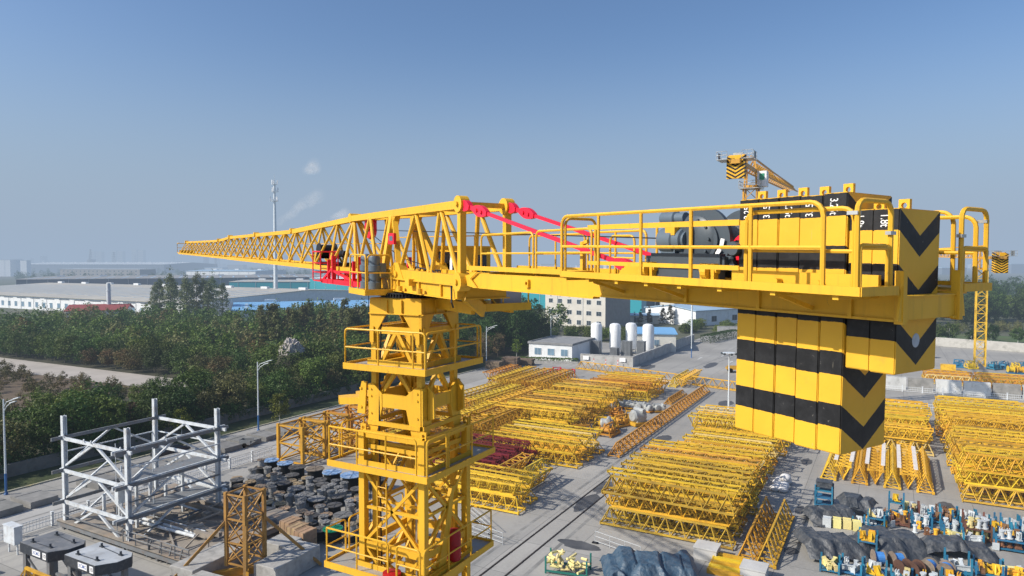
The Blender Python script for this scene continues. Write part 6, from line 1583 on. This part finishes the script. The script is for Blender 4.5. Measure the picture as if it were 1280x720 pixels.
for i in range(44): p = far(rt.uniform(-20.5,-8), rt.uniform(165,205)); tree('reed', p.x, p.y, rt.uniform(.85,1.15))
for i, (d_, s_) in enumerate([(10.7,.8),(11.4,.95),(12.5,1.0),(13.1,1.15),(13.8,.75),(10.2,.6)]): p = far(d_,255+i*1.5); tree('conifer', p.x, p.y, s_)
for i in range(22): p = far(rt.uniform(2.5,9.6), rt.uniform(205,225)); tree('shrub', p.x, p.y, rt.uniform(.9,1.5))
for i in range(26): p = far(rt.uniform(14.2,22), rt.uniform(228,246)); tree('shrub', p.x, p.y, rt.uniform(.9,1.5))
for i in range(9): p = far(29.5+i*1.15+rt.uniform(-.3,.3), 205+rt.uniform(-4,2)-i*1.0); tree('young', p.x, p.y, rt.uniform(.85,1.2))
for i in range(46): p = far(26.5+rt.uniform(0,13.5), rt.uniform(243,330)); tree(rt.choice(['hill','hill2','hill']), p.x, p.y, rt.uniform(.6,.78)+(p.y>250)*.12, 0)
print('trees', ntree)
# the woods behind the first rows: one mass
def woodland(name, label, spots, kind_list, leaf, per=.42, cat='woodland'):
    V = []; Q = []; n0 = 0; protos = []
    for k, kd in enumerate(kind_list):
        R0, H, n, pr, q, shp, lf, bare, sp = SPEC[kd]
        for j in range(2):
            rs = np.random.RandomState(50+k*7+j); protos.append(crown_arrays(rs, R0, H*.05, H, int(n*.5), int(pr*per), q*1.5, shp, sp))
    rs = np.random.RandomState(4); mi = []
    for (x,y,s_) in spots:
        v, f = protos[rs.randint(len(protos))]; a = rs.uniform(0,6.28); c, s2 = math.cos(a), math.sin(a)
        mi.append(np.full(len(f), rs.choice(len(leaf), p=[.36,.3,.2,.06,.08]) if isinstance(leaf, list) else 0, np.int32)); w = v*s_; w = np.stack([w[:,0]*c-w[:,1]*s2+x, w[:,0]*s2+w[:,1]*c+y, w[:,2]+.3], 1); V.append(w); Q.append(f+n0); n0 += len(w)
    me = np_mesh(name, np.concatenate(V), np.concatenate(Q)); [me.materials.append(q_) for q_ in (leaf if isinstance(leaf, list) else [leaf])]; me.polygons.foreach_set('material_index', np.concatenate(mi)); o = bpy.data.objects.new(name, me); COL.objects.link(o); tag(o, label, cat, kind='stuff')
sp = []
for i in range(3000):
    x, y = rt.uniform(-270,-100), rt.uniform(97,215)
    if y > 97+ (-100-x)*.9 + 35 and x < -160: continue
    if y > 205+(x+160)*.55 or (x < -190 and y > 160) or (x > -225 and y > 170+(x+221)*1.16): continue
    sp.append((x,y,rt.uniform(.6,1.3)*(1+max(0,(y-120))/260)))
    if len(sp) >= 900: break
woodland('woodland', 'dense mixed green woods filling the left middle distance', sp, ['verge','verge2','bushy','verge','verge2','rust'], [LEAF['mid'],LEAF['dark'],LEAF['olive'],LEAF['autumn'],LEAF['mid']])
sp = [(p.x,p.y,rt.uniform(.75,1.0)) for p in [far(rt.uniform(22,42), rt.uniform(320,460)) for i in range(160)]]
woodland('woodland', 'dark wooded slope closing the view at the right', sp, ['hill','hill2'], LEAF['dark'])
sp = [(p.x,p.y,rt.uniform(.5,.8)) for p in [far(rt.uniform(-36,-12), rt.uniform(640,1400)) for i in range(260)]]
woodland('treeline', 'hazy scattered trees between the distant works', sp, ['hill','hill2'], LEAF['dark'], .3)
sp = [(-95+rt.uniform(-6,6), y_, rt.uniform(.5,.75)) for y_ in range(20,190,2)]+[(-86.2+rt.uniform(-.5,.9), y_+rt.uniform(-.6,.6), rt.uniform(.3,.55)) for y_ in range(20,126)]
woodland('undergrowth', 'low dark undergrowth below the verge trees', sp, ['bushy','verge'], LEAF['dark'], .5)
# clipped hedges
def hedge(label, p, q, w, h, leaf):
    p = Vector((*p,0)); q = Vector((*q,0)); L = (q-p).length; n = int(L*140); rs = np.random.RandomState(int(L*10)); d = (q-p).normalized(); sd = Vector((-d.y,d.x,0))
    u = rs.uniform(0,L,n); f = rs.uniform(-1,1,n); z = rs.uniform(0,1,n); m = rs.randint(0,2,n)
    s_ = np.where(m == 0, np.sign(f)*w/2, f*w/2); zz = np.where(m == 0, z*h, h)
    c = np.stack([p.x+d.x*u+sd.x*s_, p.y+d.y*u+sd.y*s_, zz], 1)+rs.normal(size=(n,3))*.06
    nr = rs.normal(size=(n,3)); nr[:,2] += .6; nr /= np.linalg.norm(nr,axis=1,keepdims=True); t = np.cross(nr, rs.normal(size=(n,3))); t /= np.linalg.norm(t,axis=1,keepdims=True); b = np.cross(nr,t); k = .3
    v = np.stack([c-t*k*.5,c-b*k*.35,c+t*k*.5,c+b*k*.35],1).reshape(-1,3); me = np_mesh('hedge', v, np.arange(n*4).reshape(-1,4)); me.materials.append(leaf); o = bpy.data.objects.new('hedge', me); COL.objects.link(o); tag(o, label, 'hedge')
hedge('long clipped hedge in a planter in front of the white flat-roofed house', (-77.5,143.2), (-63.8,147.4), 1.8, 1.1, LEAF['mid'])
hedge('hedge beside the road at the far end of the tank boundary wall', (-47.5,203), (-43,226), 3, 2.2, LEAF['dark'])
mb = MB(); mb.bar((-78.3,142.0,.3),(-63.4,146.4,.3),.35,.6); tag(mb.build('planter_kerb', CONC), 'low pale kerb along the front of the clipped hedge', 'kerb')
# pale rocky heap among the trees
from mathutils import noise as mn2
mb = MB(); rs = random.Random(2)
vs=[]; fs=[]; n=36; k=18
for i in range(k+1):
    th = math.pi*.5*i/k
    for j in range(n):
        a = 2*math.pi*j/n; d = Vector((math.cos(a)*math.sin(th),math.sin(a)*math.sin(th),math.cos(th))); f = 1+.22*mn2.noise(d*2.4)+.16*mn2.noise(d*7)+.1*mn2.noise(d*15); vs.append((d.x*2.4*f,d.y*2.4*f,d.z*3.1*f))
for i in range(k):
    for j in range(n): fs.append((i*n+j,(i+1)*n+j,(i+1)*n+(j+1)%n,i*n+(j+1)%n))
mb.add(vs,fs); p = far(-18.0,137)
o = mb.build('rock_heap', mat('pale_rock',(.40,.36,.33),.9,var=.35,scale=2.5,dirt=(.12,.11,.10),dirt_amt=.8,dirt_scale=2), None, False, (p.x,p.y,5.2)); tag(o,'pale rough rock heap showing between the trees left of the crane','rock')
mb = MB(); mb.lathe([(4.2,0),(3.6,2.5),(2.6,5.4),(0,5.6)],(p.x,p.y,0),(0,0,1),16); setting('rock_mound', mb, mat('mound_earth',(.05,.05,.03),.95))

# ================================================================== ground
def ground_mat():
    t = NT('far_plain'); p = t.pos()
    c = t.mix(t.ramp(t.noise(p, .012, 6), .35, .65), (.055,.07,.035), (.13,.12,.085)); c = t.mix(t.ramp(t.noise(p, .25, 5), .45, .75), c, (.04,.055,.02)); return t.finish(c, .95)
def concrete_mat():
    t = NT('yard_concrete'); p = t.pos()
    n1 = t.noise(p, .05, 6, .6); n2 = t.noise(p, .6, 7, .65); n3 = t.noise(p, 4, 6, .7)
    c = t.mix(t.ramp(n1, .32, .68), (.275,.262,.240), (.388,.372,.342))
    c = t.mix(t.math('MULTIPLY', t.ramp(n2, .55, .78), .55), c, (.22,.215,.205))
    c = t.mix(t.math('MULTIPLY', t.ramp(n3, .45, .75), .35), c, (.50,.49,.47))
    mp = t.node('ShaderNodeMapping'); mp.inputs['Scale'].default_value = (.9,.05,1); t.link(p, mp.inputs[0])
    c = t.mix(t.math('MULTIPLY', t.ramp(t.noise(mp.outputs[0], 1, 5), .52, .68), .42), c, (.23,.225,.22))
    st = t.math('MULTIPLY', t.ramp(t.noise(p, .24, 5, .6), .64, .74), .75); c = t.mix(st, c, (.10,.10,.105))
    ry = t.math('MULTIPLY', t.ramp(t.noise(p, .31, 4), .68, .78), .3); c = t.mix(ry, c, (.42,.28,.10))
    s = t.node('ShaderNodeSeparateXYZ'); t.link(p, s.inputs[0])
    cell = t.node('ShaderNodeCombineXYZ'); t.link(t.math('FLOOR', t.math('ADD', t.math('DIVIDE', s.outputs[0], 5.0), .5)), cell.inputs[0]); t.link(t.math('FLOOR', t.math('ADD', t.math('DIVIDE', s.outputs[1], 6.0), .5)), cell.inputs[1])
    wn = t.node('ShaderNodeTexWhiteNoise'); t.link(cell.outputs[0], wn.inputs[0])
    c = t.mix(t.math('MULTIPLY', wn.outputs[0], .34), c, (.21,.205,.195))
    jx = t.math('LESS_THAN', t.math('ABSOLUTE', t.math('SUBTRACT', t.math('FRACT', t.math('DIVIDE', s.outputs[0], 5.0)), .5)), .007)
    jy = t.math('LESS_THAN', t.math('ABSOLUTE', t.math('SUBTRACT', t.math('FRACT', t.math('DIVIDE', s.outputs[1], 6.0)), .5)), .006)
    c = t.mix(t.math('MULTIPLY', t.math('MAXIMUM', jx, jy), .55), c, (.10,.10,.10))
    return t.finish(c, .8, 0, True, n3, .01, .25)
mb = MB(); S = 9000
mb.add([(-S,-300,-.05),(S,-300,-.05),(S,S,-.05),(-S,S,-.05)], [(0,1,2,3)]); setting('ground', mb, ground_mat(), fix=False)
mb = MB(); mb.add([(-79.9,-60,0),(120,-60,0),(120,214,0),(34,221,0),(6,229,0),(-18,245.5,0),(-52,231,0),(-52,190,0),(-79.9,190,0)], [tuple(range(9))]); YC = concrete_mat(); setting('yard', mb, YC, fix=False)
# left road: lighter slabs and a kerb with a yellow edge
t_ = mat('road_concrete', (.36,.35,.333), .8, var=.12, scale=.12, dirt=(.25,.24,.23), dirt_amt=.5, dirt_scale=.5)
mb = MB(); mb.add([(-72.3,-40,.004),(-66.9,-40,.004),(-66.9,124,.004),(-72.3,124,.004)], [(0,1,2,3)]); setting('road', mb, t_, fix=False)
mb = MB(); mb.box(-80.15,-79.9,-60,190,-.04,.14); setting('kerb', mb, mat('kerb_concrete',(.38,.36,.28),.85,var=.2,dirt=(.5,.36,.06),dirt_amt=.6,dirt_scale=.3))
GRASS = mat('verge_grass', (.035,.05,.015), .95, var=.4, scale=1.2, dirt=(.10,.08,.04), dirt_amt=.6, dirt_scale=.6)
mb = MB(); mb.add([(-85.2,-60,.05),(-80.15,-60,.05),(-80.15,190,.05),(-85.2,190,.05)], [(0,1,2,3)]); setting('verge', mb, GRASS, fix=False)
mb = MB(); mb.box(-85.55,-85.2,-30,126,0,1.5); tag(mb.build('retaining_wall', mat('shade_dark_wall', (.17,.165,.15), .9, var=.3, scale=.5, dirt=(.05,.055,.04), dirt_amt=.9, dirt_scale=.5)), 'low stained retaining wall in shade below the verge trees', 'wall')  # base colour darkened to carry the verge trees' shade, patchy dirt over it
mb = MB(); mb.add([(-280,-80,.03),(-85.6,-80,.03),(-85.6,200,.03),(-280,200,.03)], [(0,1,2,3)]); setting('woodland_floor', mb, mat('leaf_litter',(.045,.042,.022),.95,var=.4,scale=.4), fix=False)
mb = MB(); mb.add([(-300,20,.06),(-117,20,.06),(-117,79,.06),(-300,70,.06)], [(0,1,2,3)]); setting('field', mb, mat('dry_field',(.12,.085,.055),.95,var=.35,scale=.3,dirt=(.06,.06,.03),dirt_amt=.6,dirt_scale=.8), fix=False)
mb = MB(); mb.add([(-300,69,.09),(-121,79.0,.09),(-112,86.8,.09),(-125,88.0,.09),(-300,84,.09)], [(0,1,2,3,4)]); setting('path', mb, mat('pale_track',(.40,.36,.32),.9,var=.12,scale=.2,dirt=(.22,.19,.16),dirt_amt=.5,dirt_scale=.4), fix=False)
# brush on the dry field
sp = [(rt.uniform(-175,-118), rt.uniform(25,76), rt.uniform(.2,.5)) for i in range(260)]
woodland('dry_brush', 'low brown brush on the dry field by the pale track', sp, ['rust','bushy'], LEAF['autumn'], .5)
mb = MB(); mb.add([(6,231.5,.02),(34,223.5,.02),(120,214.5,.02),(140,262,.02),(6,270,.02)], [(0,1,2,3,4)]); setting('field', mb, mat('green_field',(.06,.10,.028),.95,var=.35,scale=.15,dirt=(.13,.10,.05),dirt_amt=.7,dirt_scale=.12), fix=False)
sp = [(p.x,p.y,rt.uniform(.35,.7)) for p in [far(28+rt.uniform(0,12), rt.uniform(226,244)) for i in range(90)]]
woodland('undergrowth', 'low green and brown crops on the field at the right', sp, ['shrub','rust'], LEAF['olive'], .5)
# oil and water stains on the yard
ST = mat('dark_ground_stain', (.085,.085,.088), .6, var=.3, scale=.8)
ri = random.Random(21)
for x_, y_, rx, ry in ((-26.1,62.5,.9,2.6),(-26.3,67.5,.8,2.2),(-22.6,52.6,1.8,.8),(-15.6,104,1.2,2.0),(-26.5,90,1.0,2.2),(-7.2,70.5,.5,1.2),(-6.8,60,.6,.8),(-34,48,1.5,1.0),(-69.5,46,.7,2.0),(-70,71,.6,2.4),(-24,118,1.2,2.5),(-8.4,88,.6,1.6),(5.2,78.6,.7,1.4),(-38,57.2,1.4,.6),(-48,150,1.5,4),(-36,160,1.2,5)):
    mb = MB(); n_ = 26; mb.add([(x_+rx*math.cos(2*math.pi*i/n_)*(1+.35*mn2.noise(Vector((x_,i*.55,1)))),y_+ry*math.sin(2*math.pi*i/n_)*(1+.35*mn2.noise(Vector((i*.55,y_,2)))),.006) for i in range(n_)],[tuple(range(n_))]); setting('ground_stain', mb, ST, fix=False)
for x_, y_, L_, a_ in ((-28.6,60,40,.01),(-24.0,60,34,-.01),(-6.6,76,24,.02),(-68.5,40,60,.0),(-70.3,42,66,.005),(-40,165,40,.12),(-37.9,166,40,.12)):
    mb = MB(); c_, s_ = math.cos(a_), math.sin(a_); mb.add([(x_-.16,y_-L_/2,.0055),(x_+.16,y_-L_/2,.0055),(x_+.16+s_*L_,y_+L_/2,.0055),(x_-.16+s_*L_,y_+L_/2,.0055)],[(0,1,2,3)]); setting('tyre_track', mb, mat('tyre_track_grey',(.21,.205,.195),.8,var=.3,scale=.6,dirt=(.36,.35,.33),dirt_amt=.9,dirt_scale=.5), fix=False)
# worn white arrows and patches on the far road
WM = mat('worn_road_paint', (.6,.6,.58), .8, var=.2, dirt=(.36,.35,.34), dirt_amt=.9, dirt_scale=3)
for i,(x,y) in enumerate([(-41,168),(-37,176),(-33,165)]):
    mb = MB(); mb.add([(x-.12,y,.008),(x+.12,y,.008),(x+.12,y+3,.008),(x-.12,y+3,.008)],[(0,1,2,3)]); mb.add([(x-.45,y+3,.008),(x+.45,y+3,.008),(x,y+4.4,.008)],[(0,1,2)]); setting('road_marking', mb, WM, fix=False)

# ================================================================== sky, sun, camera
SUN_AZ, SUN_EL = -137.0, 36.0      # heading from +Y towards +X
w = bpy.data.worlds.new('World'); SC.world = w; w.use_nodes = True; n = w.node_tree.nodes; l = w.node_tree.links; n.clear()
sky = n.new('ShaderNodeTexSky'); sky.sky_type = 'NISHITA'; sky.sun_disc = False; sky.sun_elevation = R(SUN_EL); sky.sun_rotation = R(SUN_AZ); sky.air_density = 1.0; sky.dust_density = 2.5; sky.ozone_density = 1.6; sky.altitude = 50
tc = n.new('ShaderNodeTexCoord'); sx = n.new('ShaderNodeSeparateXYZ'); l.new(tc.outputs['Generated'], sx.inputs[0])
mr = n.new('ShaderNodeMapRange'); mr.inputs[1].default_value = -.02; mr.inputs[2].default_value = .36; mr.inputs[3].default_value = 1; mr.inputs[4].default_value = 0; mr.interpolation_type = 'SMOOTHERSTEP'; l.new(sx.outputs[2], mr.inputs[0])
mg = n.new('ShaderNodeMix'); mg.data_type = 'RGBA'; l.new(mr.outputs[0], mg.inputs[0])
sc_ = n.new('ShaderNodeMix'); sc_.data_type = 'RGBA'; sc_.blend_type = 'MULTIPLY'; sc_.inputs[0].default_value = 1; l.new(sky.outputs[0], sc_.inputs[6]); sc_.inputs[7].default_value = (1.2,1.43,1.7,1)
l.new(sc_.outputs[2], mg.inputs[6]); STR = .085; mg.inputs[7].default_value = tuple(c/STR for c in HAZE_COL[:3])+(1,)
bg = n.new('ShaderNodeBackground'); bg.inputs[1].default_value = STR; l.new(mg.outputs[2], bg.inputs[0]); wo = n.new('ShaderNodeOutputWorld'); l.new(bg.outputs[0], wo.inputs[0])
sd = bpy.data.lights.new('sun', 'SUN'); sd.energy = 5.0; sd.angle = R(.53); sd.color = (1,.93,.82); so = bpy.data.objects.new('sun', sd); COL.objects.link(so)
a, e = R(SUN_AZ), R(SUN_EL); d = Vector((math.sin(a)*math.cos(e), math.cos(a)*math.cos(e), math.sin(e))); so.rotation_euler = d.to_track_quat('Z','Y').to_euler(); so.location = (0,0,80)
cd = bpy.data.cameras.new('camera'); cd.lens = 24; cd.sensor_width = 36; cd.clip_start = .5; cd.clip_end = 20000
co = bpy.data.objects.new('camera', cd); COL.objects.link(co); co.location = (0,0,CAM_H); co.rotation_euler = (R(90)-math.atan(33/853.3), 0, R(29)); SC.camera = co
SC.view_settings.view_transform = 'Standard'; SC.view_settings.look = 'None'; SC.view_settings.exposure = 0
SC.cycles.max_bounces = 6; SC.cycles.transparent_max_bounces = 24; SC.cycles.diffuse_bounces = 2; SC.cycles.glossy_bounces = 2
